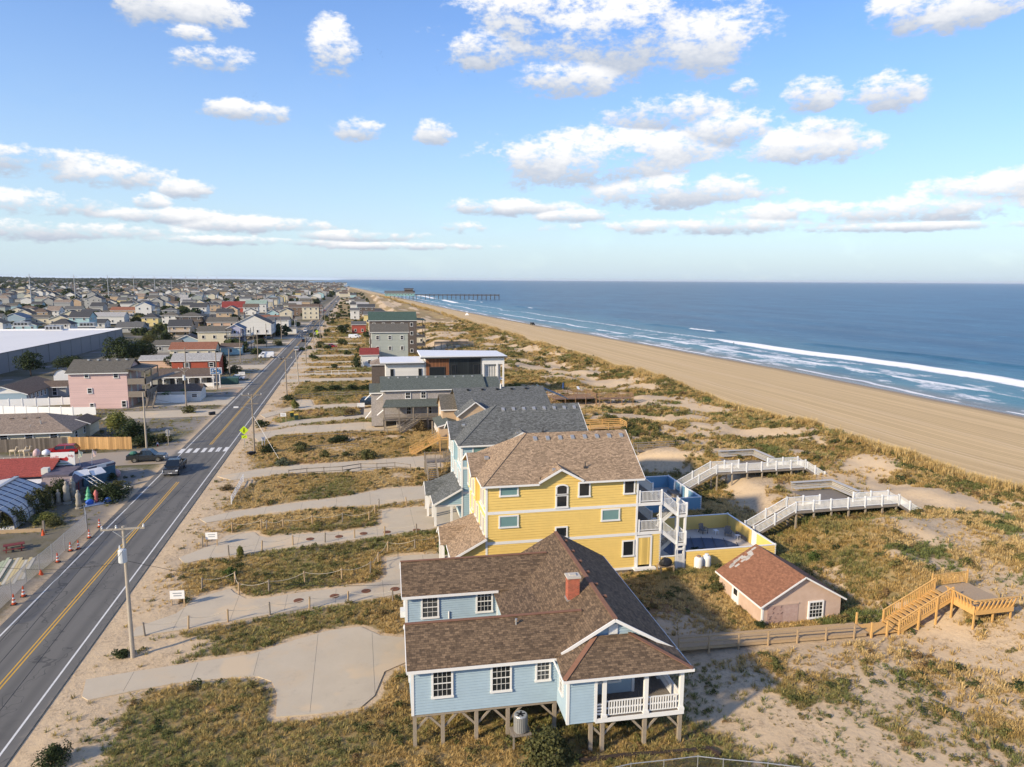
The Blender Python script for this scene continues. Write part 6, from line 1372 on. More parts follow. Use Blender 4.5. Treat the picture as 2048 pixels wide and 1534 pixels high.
def cone(x, y, label, h=.95, grp='traffic cones along the road edge'):
    t = thing('traffic_cone', (x,y,.03), 0, label, 'traffic cone', grp); MB().cbox(0,0,0,.42,.42,.05).obj('base', RUBBER if h > .8 else OR, t); k = h/.95
    if h > .8: MB().lathe([(.17*k,.05),(.14*k,.22*k)],n=12).lathe([(.118*k,.38*k),(.095*k,.52*k)],n=12).lathe([(.075*k,.66*k),(.05*k,.95*k)],n=12).obj('orange_body', OR, t, kind='stuff'); MB().lathe([(.14*k,.22*k),(.118*k,.38*k)],n=12).lathe([(.095*k,.52*k),(.075*k,.66*k)],n=12).obj('white_band', CW, t, kind='stuff')
    else: MB().lathe([(.2,.05),(.05,h)],n=12).obj('orange_body', OR, t)
ords = ('farthest','second farthest','third farthest','fourth farthest','fifth farthest','second nearest','nearest')
for (x,y),o in zip(((-28.95,85.4),(-28.85,81.9),(-28.8,78.6),(-29.4,78.2),(-29.5,75.2),(-29.35,67.3),(-29.45,65.7)),ords): cone(x,y,o+' orange and white cone along the left road edge')
cone(-29.8,72.1,'small pale cone lying by the chain-link fence',.5); cone(-33.9,83.4,'plain orange cone inside the dirt yard',.75)
def chainlink():
    m,N,L,b,new,inp,M,mix,at,noise,ramp,tc = node_mat('chain_link')
    return m
f = thing('chain_link_fence', (0,0,0), 0, 'temporary chain-link fence on posts between the dirt yard and road', 'fence')
cp = [(-30.2,60.5),(-30.2,63.5),(-30.15,67.0),(-30.3,70.3),(-30.1,72.6),(-30.0,75.3),(-30.0,78.4),(-29.9,84.5),(-31.5,88.5)]
for x,y in cp: MB().cyl((x,y,0),(x,y,1.9),.035,n=8).obj('post', METALG if y < 80 else DARKM, f)
for (xa,ya_),(xb,yb_) in zip(cp[:-1],cp[1:]):
    P,Q = Vector((xa,ya_,0)),Vector((xb,yb_,0)); L_ = (Q-P).length; b = MB(); d = (Q-P)/L_; n = int(L_/.16); hz = 1.75
    for i in range(-11,n):
        for s in (1,-1):
            a0_,a1_ = (i*.16,i*.16+hz) if s > 0 else (i*.16+hz,i*.16); z0,z1 = .05,.05+hz
            lo,hi = 0,L_
            def cl(a,z,a2,z2):
                return None
            A0,A1 = a0_,a1_; Z0,Z1 = z0,z1
            pts = []
            for (u,z,u2,z2) in ((A0,Z0,A1,Z1),):
                t0,t1 = 0.0,1.0; du = u2-u
                for lim,sg in ((0,1),(L_,-1)):
                    f0,f1 = sg*(u-lim),sg*(u2-lim)
                    if f0 < 0 and f1 < 0: t0,t1 = 1,0
                    elif f0 < 0: t0 = max(t0,f0/(f0-f1))
                    elif f1 < 0: t1 = min(t1,f0/(f0-f1))
                if t1 > t0: pts.append((u+du*t0,z+(z2-z)*t0,u+du*t1,z+(z2-z)*t1))
            for (u,z,u2,z2) in pts: b.beam(P+d*u+Vector((0,0,z)),P+d*u2+Vector((0,0,z2)),.012,.012)
    b.beam(P+Vector((0,0,1.82)),Q+Vector((0,0,1.82)),.03,.03); b.obj('mesh_panel', METALG, f, kind='stuff')

# ------------------------------------------------------------------ vehicles
CHROME = mat('chrome', (.55,.55,.56), .18, .05, metal=.9); LAMP = mat('headlamp', (.75,.77,.78), .15, .05); TAIL = mat('tail_lamp', (.35,.01,.01), .25, .1); CGL = mat('car_glass', (.015,.02,.023), .04, .1, spec=.7); INT = mat('car_dark', (.02,.02,.022), .8, .2)
def paint(n, c): return mat('car_paint_'+n, c, .22, .04, 1, spec=.6)
def loft(b, rings):
    n = len(rings[0]); k = len(b.v)
    for r in rings: b.v += [tuple(p) for p in r]
    for j in range(len(rings)-1):
        for i in range(n): b.f.append((k+j*n+i, k+j*n+(i+1)%n, k+(j+1)*n+(i+1)%n, k+(j+1)*n+i))
    b.f.append(tuple(k+i for i in range(n-1,-1,-1))); b.f.append(tuple(k+(len(rings)-1)*n+i for i in range(n)))
    return b
def ring(y, w, zb, zt, r=.10):
    w2 = w/2; return [(-w2+r*.6,y,zb),(w2-r*.6,y,zb),(w2,y,zb+r),(w2,y,(zb+zt)/2),(w2-r*.35,y,zt-r*.6),(w2-r,y,zt),(-w2+r,y,zt),(-w2+r*.35,y,zt-r*.6),(-w2,y,(zb+zt)/2),(-w2,y,zb+r)]
def wheel(t, x, y, r, w=.24):
    wh = MB().cyl((x-w/2,y,r),(x+w/2,y,r),r,n=18).obj('wheel', RUBBER, t); s = 1 if x > 0 else -1
    MB().cyl((x+s*(w/2-.01),y,r),(x+s*(w/2+.012),y,r),r*.62,n=14).obj('rim', CHROME, wh)
    return wh
def car(kind, loc, rz, pm, label, L=4.6, Wd=1.85, H=1.6, grp=None, simple=False):
    "nose points to -Y"
    names = {'pickup':'pickup_truck','suv':'suv','sedan':'parked_car','van':'van'}
    t = thing(names[kind], loc, rz, label, {'pickup':'pickup truck','suv':'car','sedan':'car','van':'van'}[kind], grp)
    g = .24; a = L/2; bl = H*.60; hood = H*.58
    if kind == 'pickup':
        b = MB(); loft(b,[ring(-a,Wd*.86,.5,hood-.12,.12),ring(-a+.18,Wd*.97,.38,hood-.02,.12),ring(-a+1.35,Wd,.36,hood+.04,.12),ring(-a+1.45,Wd,.36,bl+.02,.08),ring(-a+3.65,Wd,.36,bl+.02,.08)]); b.obj('body', pm, t, smooth=False)
        bd = MB(); y0,y1 = -a+3.67,a; bd.box(-Wd/2,y0,.42,Wd/2,y1,.72); bd.box(-Wd/2,y0,.72,-Wd/2+.12,y1,bl+.03); bd.box(Wd/2-.12,y0,.72,Wd/2,y1,bl+.03); bd.box(-Wd/2+.12,y1-.1,.72,Wd/2-.12,y1,bl+.03); bd.box(-Wd/2+.12,y0,.72,Wd/2-.12,y0+.06,bl+.03); bd.obj('cargo_bed', pm, t)
        cabs = (-a+1.35,-a+2.05,-a+3.35,-a+3.66); ws = [-a+.95,a-1.15]; r = .40
        MB().box(-Wd*.36,-a-.03,.62,Wd*.36,-a+.02,hood-.16).obj('grille', CHROME, t); MB().box(-Wd*.48,-a-.10,.38,Wd*.48,-a+.04,.60).obj('bumper', CHROME, t); MB().box(-Wd*.47,a-.02,.42,Wd*.47,a+.10,.62).obj('bumper', CHROME, t)
    else:
        q = {'suv':(1.15,1.75,a-.55,a-.1,.02),'sedan':(1.15,1.85,a-1.35,a-.55,0),'van':(.55,1.25,a-.08,a-.02,.05)}[kind]
        b = MB(); loft(b,[ring(-a,Wd*.80,.38,hood-.22,.12),ring(-a+.2,Wd*.95,.30,hood-.08,.14),ring(-a+q[0],Wd,.26,hood+.06,.12),ring(-a+q[0]+.1,Wd,.26,bl,.08),ring(a-.5,Wd,.26,bl+.02,.08),ring(a-.05,Wd*.95,.34,bl-.02,.12),ring(a,Wd*.86,.42,bl-.12,.12)]); b.obj('body', pm, t)
        cabs = (-a+q[0],-a+q[1],q[2],q[3]); ws = [-a+.85,a-.85]; r = .33 if kind != 'van' else .36
        MB().box(-Wd*.30,-a-.02,.48,Wd*.30,-a+.05,hood-.28).obj('grille', INT, t)
    y0,y1,y2,y3 = cabs; wt = Wd*.78; wb = Wd*.94; zt = H-.06
    gl = MB(); V = [(-wb/2,y0,bl),(wb/2,y0,bl),(wb/2,y3,bl),(-wb/2,y3,bl),(-wt/2,y1,zt),(wt/2,y1,zt),(wt/2,y2,zt),(-wt/2,y2,zt)]
    gl.add(V,[(0,1,5,4),(1,2,6,5),(2,3,7,6),(3,0,4,7),(4,5,6,7)]).obj('cabin_glass', CGL if kind != 'van' else pm, t)
    if kind == 'van':
        MB().add([(-wb/2*.96,y0-.01,bl+.05),(wb/2*.96,y0-.01,bl+.05),(wt/2*.98,y1-.02,zt-.06),(-wt/2*.98,y1-.02,zt-.06)],[(0,1,2,3)]).obj('windscreen', CGL, t)
        for s in (-1,1): MB().add([(s*(wb/2+.005),y0+.5,bl+.06),(s*(wb/2+.005),y0+1.5,bl+.06),(s*(wt/2+.03),y0+1.5,zt-.18),(s*(wt/2+.03),y1+.1,zt-.18)],[(0,1,2,3)]).obj('door_window', CGL, t)
    rf = MB(); loft(rf,[[(-wt/2-.02,y1-.03,zt-.02),(wt/2+.02,y1-.03,zt-.02),(wt/2-.06,y1+.05,zt+.05),(-wt/2+.06,y1+.05,zt+.05)],[(-wt/2-.02,y2+.03,zt-.02),(wt/2+.02,y2+.03,zt-.02),(wt/2-.06,y2-.05,zt+.05),(-wt/2+.06,y2-.05,zt+.05)]]); rf.obj('roof_panel', pm, t)
    for s in (-1,1):
        for (ya_,za),(yb_,zb) in (((y0,bl),(y1,zt)),((y3,bl),(y2,zt)),(((y0+y3)/2+.1,bl),((y1+y2)/2+.1,zt))):
            MB().beam((s*(wb/2),ya_,za),(s*(wt/2+.005),yb_,zb),.07,.05).obj('pillar', pm, t)
        MB().box(min(s*wb/2,s*(wb/2+.2)),y0+.28,bl+.04,max(s*wb/2,s*(wb/2+.2)),y0+.42,bl+.2).obj('mirror', pm, t)
        MB().box(s*Wd*.42-.16,-a-.035,hood-.38,s*Wd*.42+.10*s+.06,-a+.12,hood-.2).obj('headlight', LAMP, t); MB().box(s*Wd*.43-.1,a-.06,bl-.42,s*Wd*.43+.1,a+.02,bl-.14).obj('tail_light', TAIL, t)
        for y in ws:
            wheel(t, s*(Wd/2-.11), y, r)
            MB().cyl((s*(Wd/2-.3),y,r),(s*(Wd/2+.006),y,r),r*1.16,n=18).obj('wheel_arch', INT, t)
    MB().box(-.26,-a-.115,.46,.26,-a-.1,.56).obj('number_plate', WHITE, t)
    return t
car('pickup',(-26.35,109.0,.04),0,paint('black',(.012,.014,.016)),'black pickup truck with chrome grille driving towards the camera on the road',5.8,2.05,1.92)
tr = car('pickup',(-32.0,116.3,.04),R(90),paint('charcoal',(.035,.038,.04)),'charcoal pickup truck with a loaded bed leaving the side street',5.4,1.95,1.82)
ld = thing('bed_load', (-33.9,116.3,1.15), 0, 'green and dark load in the bed of the charcoal pickup', 'cargo'); MB().lathe([(.5,0),(.6,.2),(.35,.45),(.05,.5)],n=9).obj('bundle', mat('load_green',(.05,.16,.12),.8,.4,4), ld)
car('suv',(-46.4,123.6,.03),R(-86),paint('red',(.30,.008,.012)),'red car with black roof parked by the grey board fence',4.7,1.85,1.55)
x,y,_ = G(533,716,0); car('van',(x,y,.03),R(-88),paint('white',(.75,.76,.77)),'white delivery van parked near the road on the town side',5.2,1.95,2.2)
x,y,_ = G(597,702,0); car('suv',(-22.9,y,.04),R(180),paint('silver',(.42,.44,.46)),'silver car driving away on the right lane',4.6,1.85,1.65)
x,y,_ = G(742,811,0); car('suv',(x,y+1,.06),R(75),paint('navy',(.01,.02,.035)),'dark blue car parked beside the grey shingled house',4.7,1.9,1.7)
x,y,_ = G(480,760,0); car('sedan',(x-1,y,.05),R(-92),paint('white',(.75,.76,.77)),'white sedan parked beyond the green dumpster',4.6,1.82,1.45)
x,y,_ = G(708,677,0); car('van',(x,y,.05),R(88),paint('white',(.7,.7,.7)),'white van parked on the beach side lots',5.0,1.9,2.0)
x,y,_ = G(538,679,0); car('suv',(x,y,.05),R(90),paint('navy',(.01,.02,.035)),'dark car parked in front of the town-side drives',4.6,1.85,1.6)
FC = ['white','black','grey','silver','red','blue']; PC = {'white':(.75,.76,.77),'black':(.012,.014,.016),'grey':(.1,.1,.1),'silver':(.42,.44,.46),'red':(.3,.01,.01),'blue':(.02,.06,.16)}
rr = random.Random(11)
for i,(lx,yy,rz) in enumerate(((-26.4,392,0),(-22.9,330,180),(-26.4,470,0),(-22.9,560,180),(-26.4,640,0),(-26.3,820,0),(-22.9,900,180),(-40,322,90),(-44,360,85),(-38,415,90),(-10,300,90),(-8,420,90),(0,352,80))):
    c = FC[i%6]; car('suv' if i%2 else 'sedan',(lx,yy,.05),R(rz),paint(c,PC[c]),'small far-off %s car on or beside the distant road'%c,4.6,1.85,1.6,'far cars along the road')

# ------------------------------------------------------------------ utility poles and wires
POLE = mat('utility_pole_wood', (.27,.225,.175), .9, .2, 3, .2, 20); POLEL = mat('pale_pole_wood', (.40,.35,.28), .9, .2, 3, .2, 20); PORC = mat('porcelain', (.72,.72,.70), .3, .05)
def pole(x, y, h, label, arm=2.8, drop=.15, transformer=False, light=0, second=False, m=None, lean=0.0, grp='utility poles along the road', big=False):
    m = m or POLE; t = thing('utility_pole', (x,y,0), 0, label, 'utility pole', grp); t.rotation_euler = (0,R(lean),0)
    MB().cyl((0,0,-.5),(0,0,h),.17,.11,12).obj('shaft', m, t)
    if arm:
        MB().box(-arm/2,-.16,h-drop-.12,arm/2,-.04,h-drop).obj('crossarm', m, t)
        for s in (-1,1): MB().beam((s*.75,-.1,h-drop-.12),(0,-.12,h-drop-.75),.03,.05).obj('arm_brace', METALG, t)
        for k in (-.95,-.3,.95): MB().lathe([(.05,0),(.09,.06),(.05,.12),(.08,.18),(.03,.24)],(k*arm/2,-.1,h-drop),8).obj('insulator', PORC, t)
    if second: MB().box(-.9,-.14,h-1.6,.9,-.04,h-1.5).obj('lower_arm', m, t)
    if transformer:
        MB().lathe([(.22,0),(.29,.05),(.29,.92),(.24,1.0),(.08,1.04)],(-.05,-.42,h-2.6),14).obj('transformer', mat('transformer_grey',(.56,.58,.58),.45,.1), t); MB().lathe([(.05,0),(.07,.08),(.03,.28)],(-.2,-.42,h-1.57),8).obj('bushing', PORC, t); MB().box(-.2,-.2,h-2.4,.1,.0,h-2.2).obj('bracket', METALG, t)
    if light:
        b = MB(); P = [(0,0,h-2.4),(light*.9,-.3,h-2.0),(light*2.3,-.8,h-1.9)]
        for p,q in zip(P[:-1],P[1:]): b.cyl(p,q,.035,n=6)
        b.obj('lamp_arm', METALG, t); MB().box(light*2.3-.35,-1.0,h-1.98,light*2.3+.35,-.65,h-1.8).obj('lamp_head', WHITE, t)
    return (x,y,h-drop+.2,arm)
WR = mat('wire_black', (.02,.02,.022), .6, .1)
P1 = pole(-16.85,54.24,10.2,'nearest utility pole with crossarm and grey transformer beside the road',2.9,.12,True,m=POLEL)
P2 = pole(-16.4,117.1,9.9,'utility pole with street lamp beside the yellow crossing sign',3.0,.1,False,-1,True)
P3 = pole(-16.5,174.2,9.6,'utility pole on the right of the road past the parking spaces',3.0,.1)
PR = [(-16.9,-20,10.2,2.9),P1,P2,P3]
MB().box(0,0,0,0.001,0.001,0.001) 
for i,(y,lb) in enumerate(((195,'leaning pale pole just behind the third roadside pole'),(245,'fourth wooden pole along the right roadside'),(292,'fifth wooden pole along the right roadside'),(345,'sixth wooden pole along the right roadside'),(400,'seventh wooden pole along the right roadside'),(470,'eighth wooden pole along the right roadside'),(545,'ninth wooden pole along the right roadside'))):
    q = pole(-15.3 if i == 0 else -16.6,y,9.3,lb,0 if i == 0 else 3.0,.1,m=POLEL if i == 0 else POLE,lean=-3 if i == 0 else 0)
    if i: PR.append(q)
LP = [(-34.4,125.1,9.4,'bare wooden pole at the side street corner on the left',0,0),(-35.2,158,9.5,'left-side pole with transformer beside the pink motel drive',2.2,1),(-34.6,189,9.6,'left-side pole left of the blue motel sign',0,0),(-33.8,203,9.2,'left-side pole just behind the green dumpster',0,0),(-45,204,9.6,'left-side pole between the pink motel and the brick building',0,0),(-38,250,9.6,'left-side pole beside the white van',0,0),(-34,262,9.6,'left-side pole right of the white van',0,0),(-36,305,9.8,'left-side pole among the town-side drives',0,0),(-34,345,9.8,'left-side pole by the far crosswalk',0,0),(-33.5,395,9.8,'left-side pole past the far crosswalk',0,0),(-33,450,10,'far left-side roadside pole',0,0)]
for x,y,h,lb,a,tf in LP: pole(x,y,h,lb,a,.15,bool(tf),m=POLEL if y in (125.1,) else POLE)
def wire(name, p, q, sag, label, r=.016, m=None, cat='wire', grp='overhead wires'):
    b = MB(); n = 14; P,Q = Vector(p),Vector(q); L_ = []
    for i in range(n+1): u = i/n; c = P+(Q-P)*u; c.z -= sag*4*u*(1-u); L_.append(c)
    for a,c in zip(L_[:-1],L_[1:]): b.cyl(a,c,r,n=4,cap=False)
    o = b.obj(name, m or WR); tag(o,label,cat,grp); return o
for (a,c) in zip(PR[:-1],PR[1:]):
    if c[1] > 420: continue
    for k in (-.95,-.3,.95): wire('power_line',(a[0]+k*1.4,a[1]-.1,a[2]),(c[0]+k*1.4,c[1]-.1,c[2]),1.1,'thin overhead power line strung between the right roadside poles')
wire('service_drop',(-16.85,54.2,7.6),(2.7,52,5.0),.8,'slack black service cable from the nearest pole towards the blue house')
wire('service_drop',(-16.85,54.2,7.5),(-34.4,60,8.0),1.2,'black cable crossing the road from the nearest pole')
wire('service_drop',(-16.4,117.1,8.4),(-35.2,158,9.0),1.2,'cable crossing the road from the street-lamp pole to the motel pole')
wire('service_drop',(-16.4,117.1,8.2),(-34.4,125.1,8.8),.9,'cable crossing the road above the crosswalk')
t = wire('guy_wire',(-16.4,117.1,6.5),(-12.2,113.2,.0),0,'white-sleeved guy wire bracing the street-lamp pole',.03,WHITE)
# tall steel transmission poles on the skyline
TX = mat('steel_pole', (.42,.43,.44), .6, .1)
rowx = -300
for i in range(13):
    y = 420+i*118; x = rowx-i*2
    t = thing('transmission_pole', (x,y,0), 0, 'tall pale steel transmission pole standing above the town roofs', 'transmission pole', 'steel poles along the inland highway'); MB().cyl((0,0,0),(0,0,31),.55,.3,8).obj('shaft', TX, t); MB().box(-3.5,-.15,28.4,3.5,.15,28.7).obj('crossarm', TX, t)

# ------------------------------------------------------------------ signs, bins and yard fences
LIME = mat('sign_lime', (.60,.80,.02), .4, .03)
def ped_sign(x, y, label):
    t = thing('crossing_sign', (x,y,0), R(4), label, 'road sign'); MB().cbox(0,0,0,.07,.07,3.4).obj('post', METALG, t)
    d = .72; MB().add([(0,-.05,3.2-d),(d,-.05,3.2),(0,-.05,3.2+d),(-d,-.05,3.2),(0,-.08,3.2-d),(d,-.08,3.2),(0,-.08,3.2+d),(-d,-.08,3.2)],[(4,5,6,7),(3,2,1,0),(0,1,5,4),(1,2,6,5),(2,3,7,6),(3,0,4,7)]).obj('diamond_plate', LIME, t)
    MB().box(-.42,-.08,1.85,.42,-.05,2.35).obj('arrow_plate', LIME, t)
    f = MB(); f.add([(.02+.09*math.cos(a),-.086,3.52+.09*math.sin(a)) for a in np.linspace(0,2*math.pi,9)[:-1]],[tuple(range(8))]); f.obj('pictogram_head', BLACK, t)
    f = MB(); f.beam((0,-.085,3.4),(-.02,-.085,3.12),.01,.14,(1,0,0)).beam((-.02,-.085,3.14),(.14,-.085,2.8),.01,.07,(1,0,0)).beam((-.02,-.085,3.14),(-.16,-.085,2.82),.01,.07,(1,0,0)).beam((0,-.085,3.36),(.17,-.085,3.14),.01,.05,(1,0,0)).beam((0,-.085,3.36),(-.16,-.085,3.2),.01,.05,(1,0,0)); f.obj('pictogram_body', BLACK, t)
    MB().beam((.22,-.085,2.25),(-.2,-.085,1.95),.01,.07,(1,0,0)).obj('arrow', BLACK, t)
ped_sign(-18.5,121.6,'yellow-green pedestrian crossing sign beside the nearer crosswalk')
ped_sign(-18.3,350,'far yellow-green crossing sign by the second crosswalk')
t = thing('stop_sign', (-31.3,126.2,0), R(180), 'stop sign seen from behind at the side street corner', 'road sign'); MB().cbox(0,0,0,.08,.08,2.9).obj('post', POLEL, t); MB().add([(.42*math.cos(a+R(22.5)),-.05,2.5+.42*math.sin(a+R(22.5))) for a in np.linspace(0,2*math.pi,9)[:-1]],[tuple(range(8))]).obj('plate_face', mat('stop_red',(.4,.02,.02),.4), t); MB().add([(.42*math.cos(a+R(22.5)),-.03,2.5+.42*math.sin(a+R(22.5))) for a in np.linspace(0,2*math.pi,9)[:-1]],[tuple(range(7,-1,-1))]).obj('plate_back', METALG, t); text_mesh('lettering','STOP',.26,WHITE,t,(0,-.056,2.5),(R(90),0,0),extr=.002); MB().box(-.3,-.045,1.75,.3,-.03,2.0).obj('lower_plate', METALG, t)
x,y,_ = G(229,909,0) if False else (-34.0,126.2,0); t = thing('fire_hydrant', (-32.9,125.9,0), 0, 'small white-topped red hydrant by the side street pole', 'hydrant'); MB().lathe([(.18,0),(.18,.06),(.12,.08),(.12,.5),(.15,.55)],n=10).obj('barrel', mat('hydrant_red',(.35,.03,.02),.5), t); MB().lathe([(.15,.55),(.12,.68),(.03,.76)],n=10).obj('bonnet', WHITE, t); MB().cyl((-.2,0,.38),(.2,0,.38),.06,n=8).obj('outlet', WHITE, t)
def yard_sign(px, py, w, label, rz=0.0, zt=1.5, hh=.75, ang=0.0):
    x,y,_ = G(px,py,0); t = thing('yard_sign', (x,y,0), R(rz), label, 'sign')
    for s in (-1,1): MB().cbox(s*(w/2-.08),.06,-.2,.1,.1,zt+.25).obj('post', WOODO if w > 1 else WHITE, t)
    MB().box(-w/2,-.03,zt-hh,w/2,.0,zt).obj('board', WHITE, t)
    for k,(a,c) in enumerate(((-.3,.32),(-.25,.3))): MB().box(a*w,-.036,zt-.28-k*.22,c*w,-.031,zt-.2-k*.22).obj('print_line', mat('print_grey',(.25,.27,.3),.6,.3), t)
    return t
yard_sign(356,1214,1.2,'white yard sign on two tan posts beside the rope-edged drive',-6); yard_sign(424,1092,1.2,'white yard sign on posts beside the second rope-edged drive',-6); yard_sign(567,845,1.1,'white posted sign on the lawn near two green bins',0,1.9,.7); yard_sign(527,893,.55,'small white notice on a post behind the crossing sign',0,1.6,.6); yard_sign(484,758,1.7,'white and blue board on two posts across the road on the town side',0,2.0,.9)
GB_ = mat('bin_green', (.02,.05,.035), .5, .1); YB = mat('bin_yellow', (.62,.42,.02), .5, .05)
for px,py,lb in ((584,835,'green bin with yellow lid, the farther of the pair on the lawn'),(593,840,'green bin with yellow lid, the nearer of the pair on the lawn')):
    x,y,_ = G(px,py,0); t = thing('rubbish_bin', (x,y,.02), R(10), lb, 'bin'); MB().add([(-.3,-.33,.08),(.3,-.33,.08),(.3,.3,.08),(-.3,.3,.08),(-.36,-.4,1.05),(.36,-.4,1.05),(.36,.38,1.05),(-.36,.38,1.05)],[(3,2,1,0),(4,5,6,7),(0,1,5,4),(1,2,6,5),(2,3,7,6),(3,0,4,7)]).obj('body', GB_, t); MB().slab([(-.39,-.44,1.10),(.39,-.44,1.10),(.39,.42,1.18),(-.39,.42,1.18)],.06).obj('lid', YB, t)
    for s in (-1,1): MB().cyl((s*.3-.04,.32,.12),(s*.3+.04,.32,.12),.12,n=10).obj('wheel', RUBBER, t)
for px,py,lb in ((424,830,'toppled black bin on the verge across the road'),(398,915,'small dark mailbox-sized bin by the street-lamp pole'),(564,719,'dark bin pair standing beside the white van')):
    if px == 398: px,py = 503,911
    x,y,_ = G(px,py,0); t = thing('rubbish_bin', (x,y,.05), R(30), lb, 'bin'); MB().box(-.55,-.35,0,.5,.35,.6).obj('body', BLACK, t); MB().box(.5,-.38,-.02,.6,.38,.65).obj('lid', DARKM, t)
RUST = mat('rusty_iron', (.17,.07,.035), .9, .3, 6, .3, 20)
for i,(px,py) in enumerate(((597,1201),(669,1192),(732,1182),(790,1178))):
    x,y,_ = G(px,py,.06); t = thing('tank_lid', (x,y,.052), 0, ('leftmost','second','third','rightmost')[i]+' rusty round tank lid on the nearer rope-edged drive', 'lid', 'lids on the drives'); MB().lathe([(.42,0),(.42,.03),(.36,.04)],n=18).obj('cover', RUST, t); MB().box(-.06,-.02,.04,.06,.02,.07).obj('handle', DARKM, t)
for i,(px,py) in enumerate(((620,1078),(678,1073),(727,1067),(774,1064),(833,1060))):
    x,y,_ = G(px,py,.06); t = thing('tank_lid', (x,y,.052), 0, ('leftmost','second','third','fourth','rightmost')[i]+' rusty round tank lid on the farther rope-edged drive', 'lid', 'lids on the drives'); MB().lathe([(.42,0),(.42,.03),(.36,.04)],n=18).obj('cover', RUST, t); MB().box(-.06,-.02,.04,.06,.02,.07).obj('handle', DARKM, t)
ROPE = mat('rope', (.55,.49,.38), .9, .15)
def rope_fence(pts, label, h=1.05, sag=.28):
    P = [T(*p) for p in pts]; x0,y0,z0 = P[0]; t = thing('rope_fence', (0,0,0), 0, label, 'fence')
    for i,(x,y,z) in enumerate(P): o = MB().cyl((0,0,-.3),(0,0,h+.1),.075,.07,8).obj('post', WOODO if i%3 else WOODG, t); o.location = (x,y,z); o.rotation_euler = (random.uniform(-.06,.06),random.uniform(-.06,.06),0)
    for a,c in zip(P[:-1],P[1:]):
        b = MB(); n = 10; L_ = []
        for i in range(n+1): u = i/n; L_.append(Vector((a[0]+(c[0]-a[0])*u,a[1]+(c[1]-a[1])*u,a[2]+(c[2]-a[2])*u+h-sag*4*u*(1-u))))
        for p,q in zip(L_[:-1],L_[1:]): b.cyl(p,q,.022,n=5,cap=False)
        b.obj('rope', ROPE, t)
rope_fence([(290,1272),(377,1258),(456,1244),(540,1230),(619,1219),(696,1207),(786,1204)],'post and rope edging along the lower side of the nearest rope-edged drive')
rope_fence([(404,1180),(470,1167),(478,1189),(538,1184),(610,1166),(684,1160),(741,1146),(757,1126),(775,1104),(830,1099),(891,1083)],'sagging rope fence around the green planting bed above the nearest rope-edged drive')
rope_fence([(458,1112),(524,1102),(586,1091),(650,1086),(709,1077),(769,1072),(833,1067)],'post and rope edging along the lower side of the farther rope-edged drive')
rope_fence([(405,1094),(464,1065),(523,1058),(533,1060),(567,1057),(625,1050),(685,1045),(738,1042),(750,1027),(758,1016),(813,1012)],'sagging rope fence around the planting bed above the farther rope-edged drive')
def rail_fence(pts, label, m, h=1.1, rails=2, name='rail_fence', post=.11):
    P = [T(*p) for p in pts]; t = thing(name, (0,0,0), 0, label, 'fence')
    for x,y,z in P: MB().cbox(x,y,z-.3,post,post,h+.35).obj('post', m, t)
    for a,c in zip(P[:-1],P[1:]):
        for k in range(rails): zz = h*(k+1)/rails-.06; MB().beam((a[0],a[1],a[2]+zz),(c[0],c[1],c[2]+zz),.05,.11).obj('rail', m, t)
rail_fence([(578,955),(614,951),(648,949),(685,947),(722,941),(754,941),(790,939),(821,943)],'grey split-rail fence beside the drive near the grey stairs',WOODG)
rail_fence([(463,1008),(471,993),(479,978),(487,963)],'leaning white picket rail standing alone near the road',WHITE,1.0,3,'white_fence')
rail_fence([(590,799),(603,798),(626,796),(647,794),(670,793),(690,793),(712,792),(733,791),(745,791)],'grey rail fence along the parking strip by the shingled house',WOODG)
rail_fence([(622,900),(652,898),(684,896),(716,894)],'low broken plank fence between shrubs left of the tan house',WOODG,.7,1)
rail_fence([(568,884),(598,880),(630,878),(685,876),(700,874),(740,871),(775,869)],'wire-thin post fence along the garden left of the tan house',WOODG,.9,1,post=.08)
rail_fence([(612,752),(630,750),(646,750),(663,749),(678,749),(696,748),(712,748)],'white post fence on the lots across from the brick building',WHITE,1.2,1)
x,y,_ = G(722,818,0); t = thing('garden_bench', (x,y,0), 0, 'small pale bench and planter by the dark flower bed', 'bench'); MB().box(-.8,-.25,.42,.8,.25,.48).obj('seat', METALG, t); MB().box(-.8,.2,.48,.8,.26,1.3).obj('backrest', WHITE, t)
for a in (-.7,.7): MB().cbox(a,0,0,.08,.4,.42).obj('leg', METALG, t)
MB().prism([G(667,822)[:2],G(690,834)[:2],G(727,830)[:2],G(728,818)[:2],G(712,816)[:2]],-.1,.075).obj('mulch_bed', mat('dark_mulch',(.045,.042,.045),.95,.3,6), kind='structure')
MB().prism([G(545,838)[:2],G(583,828)[:2],G(700,818)[:2],G(668,828)[:2],G(560,846)[:2]],-.1,.06).obj('front_lawn', mat('green_lawn',(.16,.17,.045),.95,.3,.5,.5,15), kind='structure')
